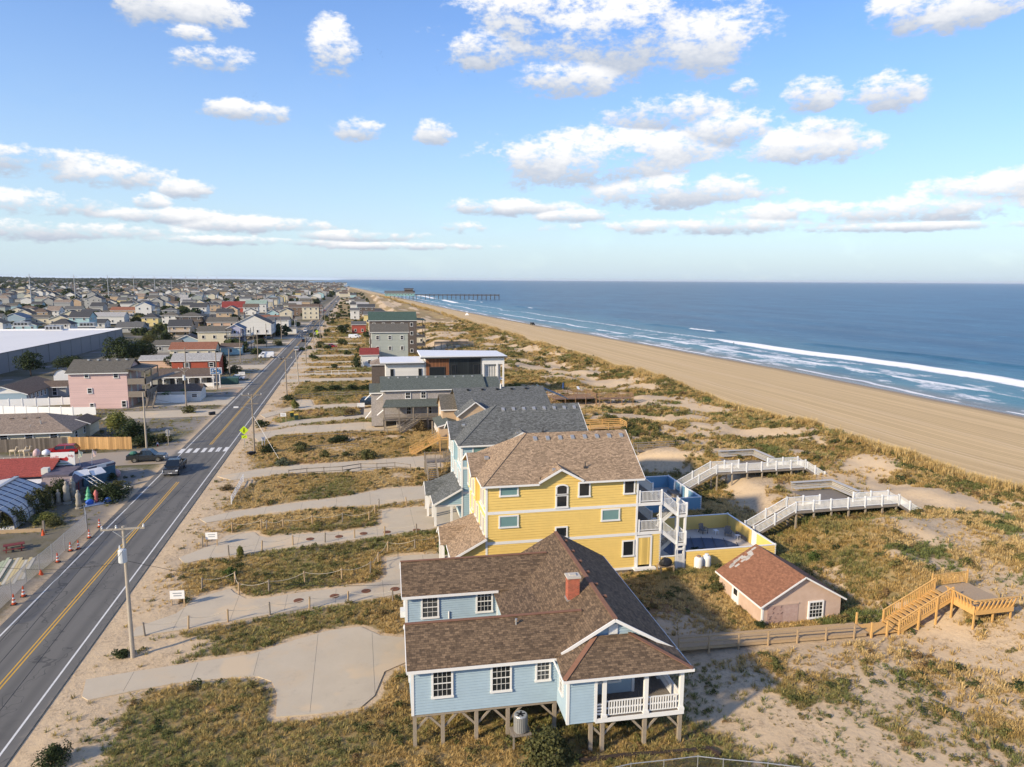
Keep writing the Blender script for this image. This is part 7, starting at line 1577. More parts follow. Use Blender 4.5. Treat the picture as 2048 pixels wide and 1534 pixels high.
# metal barrier along the bottom edge of the plot
t = thing('metal_barrier', (0,0,0), 0, 'low galvanised mesh barrier at the bottom edge in front of the blue house', 'barrier')
bp = [G(1210,1541,.9)[:2],G(1262,1529,.9)[:2],G(1328,1522,.9)[:2],G(1396,1514,.9)[:2],G(1447,1520,.9)[:2],G(1536,1528,.9)[:2],G(1600,1536,.9)[:2]]
for x,y in bp: MB().cyl((x,y,-.1),(x,y,1.0),.03,n=8).obj('post', METALG, t)
for (xa,ya_),(xb,yb_) in zip(bp[:-1],bp[1:]):
    MB().cyl((xa,ya_,.95),(xb,yb_,.95),.028,n=8).obj('top_rail', METALG, t); b = MB(); n = max(4,int(math.hypot(xb-xa,yb_-ya_)/.06))
    for i in range(1,n): u = i/n; b.beam((xa+(xb-xa)*u,ya_+(yb_-ya_)*u,.1),(xa+(xb-xa)*u,ya_+(yb_-ya_)*u,.94),.008)
    for z in (.35,.65): b.beam((xa,ya_,z),(xb,yb_,z),.012)
    b.obj('mesh_panel', DARKM, t, kind='stuff')
t = thing('retaining_timber', (0,0,0), 0, 'dark rotten timber edging behind the metal barrier', 'timber')
tp = [G(1150,1528)[:2],G(1250,1516)[:2],G(1340,1510)[:2],G(1420,1502)[:2],G(1440,1515)[:2]]
for a,c in zip(tp[:-1],tp[1:]): MB().beam((*a,.12),(*c,.12),.22,.3).obj('timber', mat('rotten_wood',(.05,.035,.028),.95,.3,5), t)

# ------------------------------------------------------------------ pier and far beach
PW = mat('pier_wood', (.085,.075,.068), .9, .2, .5)
t = thing('fishing_pier', (0,0,0), 0, 'long wooden fishing pier on piles reaching out into the sea', 'pier')
A,B = Vector((84,1090,4.6)),Vector((216,1079,4.6)); dv = B-A
MB().beam(A,B,5.5,1.3).obj('pier_deck', PW, t)
sd = Vector((-dv.y,dv.x,0)).normalized()
for s in (-1,1): MB().beam(A+sd*s*2.6+Vector((0,0,1.2)),B+sd*s*2.6+Vector((0,0,1.2)),.15,.15).obj('pier_rail', PW, t)
for i in range(21):
    c = A+dv*(i/20)
    for s in (-1,1): MB().cyl((c.x+sd.x*s*2.2,c.y+sd.y*s*2.2,-8),(c.x+sd.x*s*2.2,c.y+sd.y*s*2.2,6.0),.42,.36,7).obj('pile', PW, t)
    MB().beam((c+sd*2.6)-Vector((0,0,.5)),(c-sd*2.6)-Vector((0,0,.5)),.4,.5).obj('pile_cap', PW, t)
t = thing('pier_house', (44,1098,0), R(-4), 'long teal pier house with grey roof at the shore end of the pier', 'building')
gable_block(t,0,44,-8,8,3.2,7.6,'x',.4,mat('teal_wall',(.20,.38,.37),.7,.1),RM['grey'],.8); MB().box(29,-5,7.0,42,5,13.2).obj('lookout_wall', WM['darkshake'], t); gable_block(t,29,42,-5,5,10,13.3,'x',.3,WM['darkshake'],RM['dark'],.8)
for i in range(8):
    for y in (-7,7): MB().cyl((2+i*5.8,y,-4),(2+i*5.8,y,3.3),.35,n=7).obj('pile', PW, t)
for i in range(9): window(t,3+i*4.6,-8.02,4.6,1.6,1.5,'s',0,0,simple=True)
# person wading at the water's edge
def person(loc, rz, label, h=1.75):
    me = bpy.data.meshes.new('person'); k = h/1.75
    V = [(0,0,.95),(0,0,1.15),(0,0,1.42),(0,0,1.52),(0,-.02,1.66),(.10,0,.90),(.12,-.04,.50),(.12,.03,.06),(.12,-.12,.03),(-.10,0,.90),(-.11,.05,.50),(-.12,.10,.06),(-.12,-.04,.03),(.19,0,1.40),(.25,.03,1.12),(.27,-.06,.86),(-.19,0,1.40),(-.26,.02,1.12),(-.28,-.10,.88)]
    E_ = [(0,1),(1,2),(2,3),(3,4),(0,5),(5,6),(6,7),(7,8),(0,9),(9,10),(10,11),(11,12),(2,13),(13,14),(14,15),(2,16),(16,17),(17,18)]
    Rr = [.14,.13,.15,.055,.105,.09,.065,.045,.04,.09,.065,.045,.04,.06,.045,.035,.06,.045,.035]
    me.from_pydata([(a*k,b*k,c*k) for a,b,c in V],E_,[]); o = link('person', me, None, loc, rz, label=label, cat='person'); me.materials.append(mat('dark_wetsuit',(.02,.02,.024),.7,.2))
    md = o.modifiers.new('skin','SKIN'); sv = me.skin_vertices[0].data
    for i,r in enumerate(Rr): sv[i].radius = (r*k,r*k)
    sv[0].use_root = True; ss_ = o.modifiers.new('sub','SUBSURF'); ss_.levels = 1; ss_.render_levels = 1
    return o
x,y,_ = G(1467.5,690,-1.7); person((x,y,-1.9),R(80),'person in dark clothes standing at the breaking wave')
x,y,_ = G(934,630,-.5); t = thing('beach_tent', (x,y,-.6), 0, 'tiny white tent on the far beach', 'tent'); MB().add([(-1.5,-1.5,0),(1.5,-1.5,0),(1.5,1.5,0),(-1.5,1.5,0),(0,0,2.2)],[(0,1,4),(1,2,4),(2,3,4),(3,0,4)]).obj('canopy', WHITE, t)
x,y,_ = G(1065,650,-.8); t = thing('beach_vehicle', (x,y,-.9), R(10), 'tiny dark vehicle parked on the far beach', 'vehicle'); loft(MB(),[ring(-2,1.7,.4,1.1),ring(-.8,1.8,.4,1.2),ring(-.6,1.7,.4,1.8),ring(1.8,1.7,.4,1.8)]).obj('body', paint('black',(.01,.01,.01)), t)
for a in (-.75,.75):
    for c in (-1.3,1.2): wheel(t,a,c,.35)

# ------------------------------------------------------------------ the town beyond
def in_view(x, y, m=60):
    X = x*math.cos(YAW)-y*math.sin(YAW); F = x*math.sin(YAW)+y*math.cos(YAW)
    if F < 20: return False
    u = 1024+FPX*X/F*1.0; return -m < u < 2048+m
rt = random.Random(21)
walls = ['white','white','white','white','cream','cream','cream','grey','grey','grey','grey','tan','sage','tan','darkshake','darkshake','yellow','aqua']; roofs = ['grey','grey','dark','dark','brown','olive','olive','tan','grey','olive','silver','brown','dark']
spots = []
for k,xr_ in enumerate([-58,-86,-118,-146,-178,-206,-240,-268,-340,-368,-400,-430,-462,-492,-530,-560,-600,-640,-680,-720,-770,-820,-880,-940,-1010]):
    y = 205+rt.random()*15
    while y < 4200:
        y += 17+rt.random()*9+y*.004
        x = xr_+rt.uniform(-4,4)
        if not in_view(x,y): continue
        if -245 < x < -64 and y < 352: continue
        if x > -70 and y < 268: continue
        if x < -300 and y > 1500 and rt.random() < .55: continue
        if rt.random() < .13: continue
        if any(abs(x+5-a) < (c/2+7) and abs(y+5-b) < (c/2+7) for a,b,c in TAKEN): continue
        spots.append((x,y))
rrow = []
y = 262
while y < 3600:
    y += 21+rt.random()*12+y*.004; x = foot_(y)-60+rt.uniform(-8,8)
    if y < 520 and any(abs(x+5-a) < 16 and abs(y-b) < 16 for a,b in ((10,330),(10,400))): continue
    rrow.append((x,y))
for y0 in (430,540,650): pass
def dist(s): return math.hypot(*s)
allp = sorted([(s,0) for s in spots]+[(s,1) for s in rrow], key=lambda q: dist(q[0]))
near, far = allp[:290], allp[290:]
SIZE = {True:'two-storey',False:'low'}
for (x,y),side in near:
    w = rt.uniform(7.5,12.5); d = rt.uniform(7,10.5); two = rt.random() < .55; wl = rt.choice(walls); rf = rt.choice(roofs); z0 = 2.4 if (two and rt.random() < .5) else .3; zt = z0+(5.2 if two else 2.8)
    cn = {'darkshake':'brown shingled','palegreen':'pale green','sage':'sage green'}.get(wl,wl)
    lb = '%s %s house with %s roof among the distant %s roofs'%(cn,SIZE[two],{'greygreen':'grey-green'}.get(rf,rf),'beach-side' if side else 'town')
    dd = math.hypot(x,y)
    town_house(x,y,w,d,zt,rt.choice('xxy'),wl,rf,lb,z0,rt.uniform(.35,.6),rt.choice(['','','','we' ]),rt.choice(['','','e','s']) if (two and dd < 420) else '',dd < 620,'distant_house',rt.uniform(-.06,.06),lb,low=True)
# the rest of the town, too far to count
def far_town():
    cols = [WM[k] for k in ('white','white','grey','cream','tan','grey','sage')]; rcs = [RM[k] for k in ('grey','dark','grey','olive','olive','brown')]
    V,F,MI = [],[],[]
    def add(vs,fs,mi):
        n = len(V); V.extend(vs); F.extend([tuple(i+n for i in f) for f in fs]); MI.extend([mi]*len(fs))
    pts = [s for s,_ in far]
    for _ in range(1300):
        y = rt.uniform(900,5200); x = -rt.uniform(60,1500)-y*.08
        if in_view(x,y): pts.append((x,y))
    for x,y in pts:
        w,d = rt.uniform(7,13),rt.uniform(7,12); zb = HZ(x,y) if x < -700 else 0; zt = zb+rt.choice((3.2,5.6,5.8,8.2)); zr = zt+rt.uniform(1.8,3.2); mi = rt.randrange(7); ri = 7+rt.randrange(6); x1,y1 = x+w,y+d
        if rt.random() < .5:
            ym = y+d/2; add([(x,y,zb-1),(x1,y,zb-1),(x1,y1,zb-1),(x,y1,zb-1),(x,y,zt),(x1,y,zt),(x1,y1,zt),(x,y1,zt),(x,ym,zr),(x1,ym,zr)],[(0,1,5,4),(1,2,6,9,5),(3,0,4,8,7)],mi); add([(x-.5,y-.5,zt-.2),(x1+.5,y-.5,zt-.2),(x1+.5,ym,zr+.05),(x-.5,ym,zr+.05),(x1+.5,y1+.5,zt-.2),(x-.5,y1+.5,zt-.2)],[(0,1,2,3),(3,2,4,5)],ri)
        else:
            xm = x+w/2; add([(x,y,zb-1),(x1,y,zb-1),(x1,y1,zb-1),(x,y1,zb-1),(x,y,zt),(x1,y,zt),(x1,y1,zt),(x,y1,zt),(xm,y,zr),(xm,y1,zr)],[(0,1,5,8,4),(1,2,6,5),(3,0,4,7)],mi); add([(x-.5,y-.5,zt-.2),(xm,y-.5,zr+.05),(xm,y1+.5,zr+.05),(x-.5,y1+.5,zt-.2),(x1+.5,y-.5,zt-.2),(x1+.5,y1+.5,zt-.2)],[(0,1,2,3),(1,4,5,2)],ri)
    me = bpy.data.meshes.new('far_town'); me.from_pydata(V,[],F)
    for m in cols+rcs: me.materials.append(m)
    me.polygons.foreach_set('material_index',MI); me.uv_layers.new(name='UVMap'); link('far_town', me, label='mass of small houses of the far town reaching to the horizon', cat='houses', kind='stuff')
far_town()
# town streets between the rows
sb = MB()
for xr_ in (-72,-132,-192,-254,-300,-384,-446,-510,-580,-660): sb.poly([(xr_-3,352 if -245 < xr_ < -60 else 230,.03),(xr_+3,352 if -245 < xr_ < -60 else 230,.03),(xr_+3,3200,.03),(xr_-3,3200,.03)])
sb.obj('town_street', mat('town_asphalt',(.13,.13,.125),.9,.15,.2), kind='structure')
for y in (268,372,480,600,760,960,1200): MB().poly([(-700,y-3,.045),(-28.8,y-3,.045),(-28.8,y+3,.045),(-700,y+3,.045)]).obj('town_street', mat('town_asphalt2',(.15,.145,.14),.9,.15,.2), kind='structure')

# ------------------------------------------------------------------ vegetation
def foliage_mat(name, stops, rough=.85, trans=.25):
    m,N,L,b,new,inp,M,mix,at,noise,ramp,tc = node_mat(name)
    t = at('tint','INSTANCER'); cr = new('ShaderNodeValToRGB'); L.new(t, cr.inputs[0]); e = cr.color_ramp.elements
    while len(e) > 1: e.remove(e[-1])
    e[0].position = stops[0][0]; e[0].color = (*stops[0][1],1)
    for p,c in stops[1:]: q = e.new(p); q.color = (*c,1)
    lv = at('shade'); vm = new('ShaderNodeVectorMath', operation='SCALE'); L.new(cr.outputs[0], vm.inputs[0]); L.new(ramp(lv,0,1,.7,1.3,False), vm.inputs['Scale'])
    L.new(vm.outputs[0], b.inputs['Base Color']); b.inputs['Roughness'].default_value = rough; b.inputs['Specular IOR Level'].default_value = .15
    tr = new('ShaderNodeBsdfTranslucent'); L.new(vm.outputs[0], tr.inputs[0]); ms = new('ShaderNodeMixShader'); ms.inputs[0].default_value = trans
    L.new(b.outputs[0], ms.inputs[1]); L.new(tr.outputs[0], ms.inputs[2]); L.new(ms.outputs[0], N['Material Output'].inputs[0]); return m
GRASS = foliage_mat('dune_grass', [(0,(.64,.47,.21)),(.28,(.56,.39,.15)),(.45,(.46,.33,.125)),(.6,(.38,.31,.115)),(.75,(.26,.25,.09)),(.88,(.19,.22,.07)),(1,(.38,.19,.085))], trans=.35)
LEAF = foliage_mat('scrub_leaves', [(0,(.04,.06,.025)),(.35,(.075,.09,.034)),(.6,(.15,.15,.05)),(.8,(.23,.19,.07)),(1,(.24,.155,.07))])
def attr_mesh(name, V, F, shade, m):
    me = bpy.data.meshes.new(name); me.from_pydata(V,[],F); a = me.attributes.new('shade','FLOAT','POINT'); a.data.foreach_set('value',shade); me.materials.append(m); return me
def tuft_mesh(name, nb, h, spread, w, seed, m=None, seedhead=False):
    r = random.Random(seed); V,F,S_ = [],[],[]
    for i in range(nb):
        a = r.random()*2*math.pi; d = r.random()**.6*spread*.45; bx,by = d*math.cos(a),d*math.sin(a); la = a+r.uniform(-.7,.7); ln = spread*r.uniform(.35,1.0); hh = h*r.uniform(.55,1.1); ww = w*r.uniform(.7,1.3); px,py = -math.sin(la)*ww/2,math.cos(la)*ww/2
        mx,my,mz = bx+math.cos(la)*ln*.35,by+math.sin(la)*ln*.35,hh*.68; tx,ty,tz = bx+math.cos(la)*ln,by+math.sin(la)*ln,hh*r.uniform(.75,1.0); n = len(V); s = r.random()
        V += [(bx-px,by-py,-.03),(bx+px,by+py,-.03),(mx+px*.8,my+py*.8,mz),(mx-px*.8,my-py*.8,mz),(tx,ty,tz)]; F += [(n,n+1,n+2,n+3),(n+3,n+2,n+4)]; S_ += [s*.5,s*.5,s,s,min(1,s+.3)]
    return attr_mesh(name,V,F,S_,m or GRASS)
def crown_mesh(name, seed, n=700, leaf=.10, clumps=13, flat=.75, m=None, low=.0, conic=False):
    r = random.Random(seed); cs = []
    for i in range(clumps):
        while True:
            x,y,z = r.uniform(-1,1),r.uniform(-1,1),r.uniform(-.35 if low else 0,1)
            if conic:
                if math.hypot(x,y) < (1-z)*.85+.1: break
            elif x*x+y*y+z*z < 1: break
        k = .72; cs.append((x*k,y*k,(z*k+.18)*flat*(1.6 if conic else 1),r.uniform(.26,.44)*(.8 if conic else 1),r.uniform(-.25,.25)))
    V,F,S_ = [],[],[]
    for i in range(n):
        cx,cy,cz,cr,cb = r.choice(cs); d = Vector((r.gauss(0,1),r.gauss(0,1),r.gauss(0,1)+.25)).normalized(); p = Vector((cx,cy,cz))+d*cr*r.uniform(.7,1.05)
        if p.z < .02: p.z = .02+r.random()*.1
        nn = (d+Vector((r.gauss(0,.6),r.gauss(0,.6),r.gauss(0,.6)))).normalized(); a = nn.cross(Vector((0,0,1)) if abs(nn.z) < .9 else Vector((1,0,0))).normalized(); b_ = nn.cross(a); s = leaf*r.uniform(.6,1.4); k = len(V); sh = min(1,max(0,.5+cb+r.uniform(-.3,.3)))
        V += [tuple(p-a*s*.5),tuple(p+b_*s*.45),tuple(p+a*s*.7),tuple(p-b_*s*.45)]; F.append((k,k+1,k+2,k+3)); S_ += [sh]*4
    return attr_mesh(name,V,F,S_,m or LEAF)
def scatter(name, meshes, P, rotz, scl, idx, tint, label, cat):
    "one object whose points carry instances of the given meshes"
    c = bpy.data.collections.new(name+'_pieces')
    for i,me in enumerate(meshes): c.objects.link(bpy.data.objects.new('%s_piece_%02d'%(name,i), me))
    me = bpy.data.meshes.new(name); me.vertices.add(len(P)); me.vertices.foreach_set('co',np.asarray(P,np.float32).ravel())
    def fa(k,t,v):
        a = me.attributes.new(k,t,'POINT'); a.data.foreach_set('vector' if t == 'FLOAT_VECTOR' else 'value', np.asarray(v).ravel())
    fa('rot','FLOAT_VECTOR',np.stack([np.zeros(len(P)),np.zeros(len(P)),rotz],-1).astype(np.float32)); fa('scl','FLOAT_VECTOR',np.asarray(scl,np.float32)); fa('idx','INT',np.asarray(idx,np.int32)); fa('tint','FLOAT',np.asarray(tint,np.float32))
    ng = bpy.data.node_groups.new(name,'GeometryNodeTree'); ng.interface.new_socket('Geometry',in_out='INPUT',socket_type='NodeSocketGeometry'); ng.interface.new_socket('Geometry',in_out='OUTPUT',socket_type='NodeSocketGeometry')
    N = ng.nodes; L = ng.links; gi = N.new('NodeGroupInput'); go = N.new('NodeGroupOutput'); ip = N.new('GeometryNodeInstanceOnPoints'); ci = N.new('GeometryNodeCollectionInfo')
    ci.inputs['Collection'].default_value = c; ci.inputs['Separate Children'].default_value = True; ci.inputs['Reset Children'].default_value = True
    def na(k,t): n = N.new('GeometryNodeInputNamedAttribute'); n.data_type = t; n.inputs['Name'].default_value = k; return n.outputs[0]
    er = N.new('FunctionNodeEulerToRotation'); L.new(na('rot','FLOAT_VECTOR'), er.inputs[0])
    L.new(gi.outputs[0], ip.inputs['Points']); L.new(ci.outputs[0], ip.inputs['Instance']); ip.inputs['Pick Instance'].default_value = True; L.new(na('idx','INT'), ip.inputs['Instance Index']); L.new(er.outputs[0], ip.inputs['Rotation']); L.new(na('scl','FLOAT_VECTOR'), ip.inputs['Scale']); L.new(ip.outputs[0], go.inputs[0])
    o = link(name, me, label=label, cat=cat, kind='stuff'); md = o.modifiers.new('scatter','NODES'); md.node_group = ng; return o
TUFTS = [tuft_mesh('t%d'%i,18,.42,.42,.05,i) for i in range(3)]+[tuft_mesh('t%d'%i,14,.26,.5,.055,i) for i in range(3,5)]+[tuft_mesh('oat%d'%i,22,1.05,.5,.045,i) for i in range(5,7)]+[crown_mesh('scrub%d'%i,i,150,.20,7,.8) for i in range(7,9)]
HOUSE_RECTS = [(2.8,11.5,39.3,54.0),(11.5,17,39,54),(31.4,38.6,48.4,55.3),(11,26,61.8,72.4),(11,26,78,88.6),(12.9,32,113,127.6),(2.4,27,131,142),(5,32,152,164)]
def pts_in(n, x0, x1, y0, y1, dens):
    X = rng.uniform(x0,x1,n); Y = rng.uniform(y0,y1,n); V = veg_(X,Y); k = rng.random(n) < V*dens; X,Y = X[k],Y[k]
    ok = np.ones(len(X),bool)
    for i,(a,b,c,d) in enumerate(HOUSE_RECTS):
        ins = (X > a)&(X < b)&(Y > c)&(Y < d)
        if i < 2: ins = ins&(rng.random(len(X)) < .55)&(Y > 41.0)
        ok &= ~ins
    return X[ok],Y[ok]
def make_grass():
    zones = [(-20,44,20,70,58000,1.0,.85),(-20,44,70,135,40000,1.0,.95),(26,88,20,95,56000,1.0,.95),(30,86,95,200,42000,1.0,1.15),(-20,34,135,260,24000,1.0,1.3),(22,80,200,420,24000,1.0,1.7),(-20,24,260,520,9000,1.0,2.2),(-45,-29,84,130,1500,.8,.7),(-60,-29,126,260,6000,.8,1.1)]
    PX,PY,SC_ = [],[],[]
    for x0,x1,y0,y1,n,d,s in zones:
        X,Y = pts_in(n,x0,x1,y0,y1,d); PX.append(X); PY.append(Y); SC_.append(np.full(len(X),s))
    X = rng.uniform(15,70,15000); Y = rng.uniform(22,62,15000); k = (veg_(X,Y) < .35)&(paved(X,Y) < .1)&(rng.random(len(X)) < .15+.75*sst(.42,.6,fbm(X,Y,4,3,19.))); X,Y = X[k],Y[k]; k = np.ones(len(X),bool)
    for a,b,c,d in HOUSE_RECTS[:4]: k &= ~((X > a)&(X < b)&(Y > c)&(Y < d))
    PX.append(X[k]); PY.append(Y[k]); SC_.append(rng.uniform(.22,.55,k.sum()))
    X = rng.uniform(-20.3,-10,5000); Y = rng.uniform(25,130,5000); k = (paved(X,Y) < .1)&(rng.random(5000) < .5*sst(.45,.65,fbm(X,Y,5,3,29.))); PX.append(X[k]); PY.append(Y[k]); SC_.append(rng.uniform(.25,.6,k.sum()))
    # tall sea oats on the seaward crest
    Y = np.concatenate([rng.uniform(40,260,9000),rng.uniform(260,1100,7000)]); X = foot_(Y)-4.6+rng.normal(0,1.5,len(Y))+2.2*(fbm(Y*0,Y,14,2,6.)-.5); k = rng.random(len(Y)) < sst(.32,.5,fbm(X,Y,9,2,77.)); X,Y = X[k],Y[k]; no = len(X)
    PX.append(X); PY.append(Y); SC_.append(np.where(Y > 260,1.7,1.15))
    X = np.concatenate(PX); Y = np.concatenate(PY); S_ = np.concatenate(SC_); n = len(X); Z = hgt(X,Y)
    oats = np.zeros(n,bool); oats[-no:] = True
    n1 = fbm(X,Y,8,3,5.5); n2 = fbm(X,Y,22,3,61.); n3 = fbm(X,Y,5,2,15.)
    tint = np.clip(.02+1.75*(n1-.30)+rng.normal(0,.11,n),0,.93); tint = np.where((n2 > .60)&(X > 34),np.clip(.55+rng.normal(0,.25,n),0,1),tint); red = (n3 > .71)&(X > 36); tint = np.where(red,np.clip(.97+rng.normal(0,.03,n),.9,1),tint); tint = np.where(oats,np.clip(rng.normal(.12,.12,n),0,.5),tint)
    # the planting beds inside the ropes are greener
    tint = np.where((X > 36)&~oats,np.clip(tint-.13,0,1),tint)
    bed = (X > -12)&(X < 3)&(Y > 58)&(Y < 64)|(X > -12)&(X < 3)&(Y > 72)&(Y < 80); tint = np.where(bed,np.clip(tint+.28,0,.92),tint)
    sl = (X > -24)&(X < 10)&(Y < 46); tint = np.where(sl,np.clip(tint+.06+.3*(n2-.5),0,.9),tint)
    tint = np.where(X < -28,np.clip(rng.normal(.66,.13,n),.3,.9),tint)
    r = rng.random(n); idx = np.where(r < .55,rng.integers(0,3,n),np.where(r < .965,rng.integers(3,5,n),7+rng.integers(0,2,n)))
    dark = (fbm(X,Y,11,3,91.) > .56)&(X > 34); idx = np.where(dark&(rng.random(n) < .13),7+rng.integers(0,2,n),idx); idx = np.where(oats,5+rng.integers(0,2,n),idx)
    sc = S_*rng.uniform(.6,1.25,n)*np.where(X < 36,.82,1.0); sc = np.where(idx >= 7,sc*rng.uniform(.35,.75,n),sc); tint = np.where(idx >= 7,np.clip(rng.normal(.66,.2,n),0,1),tint)
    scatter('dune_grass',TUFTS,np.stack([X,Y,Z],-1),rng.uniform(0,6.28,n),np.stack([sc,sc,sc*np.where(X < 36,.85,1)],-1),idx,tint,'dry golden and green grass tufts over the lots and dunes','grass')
make_grass()

# ------------------------------------------------------------------ single shrubs and trees
def leaf_single(name, c0, c1):
    m,N,L,b,new,inp,M,mix,at,noise,ramp,tc = node_mat(name); c = mix(at('shade'),c0,c1); L.new(c,b.inputs['Base Color']); b.inputs['Roughness'].default_value = .8; b.inputs['Specular IOR Level'].default_value = .2
    tr = new('ShaderNodeBsdfTranslucent'); L.new(c,tr.inputs[0]); ms = new('ShaderNodeMixShader'); ms.inputs[0].default_value = .25; L.new(b.outputs[0],ms.inputs[1]); L.new(tr.outputs[0],ms.inputs[2]); L.new(ms.outputs[0],N['Material Output'].inputs[0]); return m
LM_ = {'dark':leaf_single('leaves_dark_green',(.022,.036,.016),(.065,.085,.03)),'green':leaf_single('leaves_green',(.04,.07,.02),(.12,.16,.04)),'olive':leaf_single('leaves_olive',(.055,.065,.025),(.16,.15,.055)),'yellow':leaf_single('leaves_yellow_green',(.10,.12,.03),(.27,.25,.07)),'grey':leaf_single('leaves_grey_green',(.06,.075,.045),(.17,.18,.11)),'dry':leaf_single('leaves_dry',(.12,.09,.045),(.26,.19,.09))}
BARK = mat('bark', (.10,.075,.055), .95, .3, 6, .4, 20); CROWNS = {}
def crown(var, kind, big):
    k = (var,kind,big)
    if k not in CROWNS: CROWNS[k] = crown_mesh('crown_%s_%d_%d'%(kind,var,big),100+var,2600 if big else 900,.075 if big else .12,20 if big else 14,.8,LM_[kind],conic=var == 9)
    return CROWNS[k]
def shrub(px, py, r, kind, label, h=None, trunk=0.0, var=None, big=False, name=None, cat='shrub', wide=1.0, z=None):
    x,y,zz = T(px,py); var = var if var is not None else int(px)%4
    t = thing(name or 'shrub', (x,y,zz-.05), R((px*37)%360), label, cat)
    c = link('crown', crown(var,kind,big), t, (0,0,trunk)); c.scale = (r*wide,r,h or r*1.15)
    b = MB(); b.cyl((0,0,-.2),(0,0,trunk+(h or r)*.55),.09*max(.5,r*.5),.04*max(.5,r*.5),7)
    for k in range(3): a = k*2.1+px; b.cyl((0,0,trunk*.7+.05),(math.cos(a)*r*.45,math.sin(a)*r*.45,trunk+(h or r)*.5),.05*max(.5,r*.5),.02,5)
    b.obj('trunk', BARK, t); return t
SH = [(1090,1530,1.75,'olive','round green shrub in front of the blue house porch',2.3,True),(243,1312,.8,'dark','low dark bush at the foot of the nearest utility pole',.7,False),(106,1528,1.1,'dark','dark conifer-like bush at the bottom left corner',1.3,True),
 (534,905,1.7,'dark','dense dark bush right of the street-lamp pole',1.5,False),(600,902,2.0,'olive','broad olive bush beside the plank fence',1.5,False),(566,930,1.5,'grey','grey-green spiky bush near the bend of the drive',1.2,False),(650,916,1.1,'olive','small olive bush left of the tan house stairs',1.4,False),(733,917,1.8,'olive','large olive bush nearest the orange stairs',1.8,False),(692,912,1.0,'olive','low olive bush between two larger bushes',.9,False),(676,884,2.4,'dark','wide dark hedge-like bush by the wire-thin fence',1.3,False),
 (524,853,1.7,'dark','dark pointed bush by the roadside drive',1.4,False),(590,817,1.2,'yellow','bright yellow-green ornamental tree near the bins',2.0,False),(452,980,1.1,'dry','brown low bush left of the white picket rail',.8,False),(479,1113,.55,'yellow','small bright green sapling on the rope-edged drive verge',1.3,False),(461,1152,.75,'green','small green bush beside the rope fence corner',1.1,False),(578,800,1.8,'dark','dark bush around the second roadside pole',1.3,False),
 (640,782,2.2,'dark','left part of the dark hedge by the parking strip',1.4,False),(672,780,2.4,'dark','second clump of the dark hedge by the parking strip',1.5,False),(706,780,2.4,'dark','third clump of the dark hedge by the parking strip',1.5,False),(735,779,2.2,'dark','hedge clump nearest the shingled house',1.5,False),(714,735,2.0,'dark','dark rounded conifer by the red-roofed garage',3.6,False),(668,737,1.9,'dark','round dark bush on the lots left of the red-roofed garage',1.6,False),(630,718,1.6,'dark','dark bush on the far lots near the road',1.4,False),(686,668,4.2,'dark','big dark bush by the white wall on the beach side',4.0,False),(640,690,2.4,'olive','olive bush by the roadside on the far lots',1.8,False),
 (890,1108,.9,'green','green hedge at the corner of the yellow house entry',2.2,False),(884,1000,.8,'green','green hedge at the corner of the pale blue house entry',2.2,False),(700,828,1.5,'dry','tan ornamental grass clump in the dark mulch bed',1.3,False),(838,862,1.6,'dry','pale pampas grass beside the shingled house stairs',2.2,False),(856,905,.9,'yellow','yellowish bush beside the grey stairs',1.8,False),
 (236,868,3.1,'yellow','big yellow-green bush in front of the pink motel',3.6,True),(262,880,3.4,'dark','big dark bush right of the yellow-green one',3.4,True),(292,890,2.2,'dark','dark bush below the bare corner pole',2.0,True),(325,884,1.8,'olive','olive bush behind the stop sign',1.8,False),(378,826,1.8,'olive','scraggly olive bush by the motel drive',1.7,False),
 (62,752,4.2,'dark','lone windswept tree with bare trunk before the warehouse',5.0,True),(140,742,5.5,'dark','spreading dark tree left of the pink motel roof',4.0,True),(243,722,6.5,'dark','large dark pine by the warehouse corner',8.0,True),(285,716,5.5,'dark','second dark pine right of the warehouse corner',6.5,True),(300,690,4.5,'olive','reddish olive scrub tree behind the pines',4.0,True),(330,690,4.5,'dark','dark tree right of the pines near the grey house',5.0,True),(345,735,3.2,'dark','dark tree left of the brick building',4.0,False),(446,745,2.2,'dark','tall dark cypress at the end of the brick building',6.0,False),(330,645,5.0,'dark','dark tree beside the porch house in mid town',6.0,False),(470,745,2.6,'olive','olive shrubs right of the cypress',2.2,False),(520,688,3.0,'dark','dark shrubs by the town-side drives',2.6,False),(555,690,2.6,'olive','olive shrubs by the far town-side drives',2.2,False),
 (222,1000,2.4,'dark','dark hedge mound at the shop roadside',2.2,True),(205,990,2.2,'dark','dark hedge mound behind the holiday inflatable',2.0,True),(238,985,1.9,'olive','hedge end by the white ladder frame',1.6,True),(120,1000,1.6,'dark','dark blue-green cypress by the shop doorway',3.0,True),(88,1015,1.6,'olive','cypress beside the middle of the greenhouse',2.8,True),(62,1030,1.5,'olive','cypress beside the curved greenhouse eave',2.6,True),(28,1052,1.7,'olive','cypress at the near end of the greenhouse',2.4,True),(90,1045,1.7,'yellow','yellow-green low bush before the greenhouse',1.2,True),(110,1050,1.3,'olive','low bush left of the statues',1.0,True),(215,960,1.5,'dark','dark shrub below the yellow lantern ornament',1.4,False),
 (1395,1112,1.2,'dark','dark bush beside the propane tanks',1.0,False),(1630,1125,1.1,'green','spiky green yucca on the dune behind the pink garage',1.2,False),(1520,1255,.6,'dark','small dark bush at the corner of the pink garage',.7,False),(1440,1180,1.2,'olive','scrubby bush left of the pink garage',.9,False)]
for (px,py,r,kind,lb,h,big) in SH:
    tree = h > 3.4; shrub(px,py,r,kind,lb,h,trunk=(2.0 if 'bare trunk' in lb else .8) if tree and r > 3 else 0,big=big,name='tree' if tree else 'shrub',cat='tree' if tree else 'shrub')
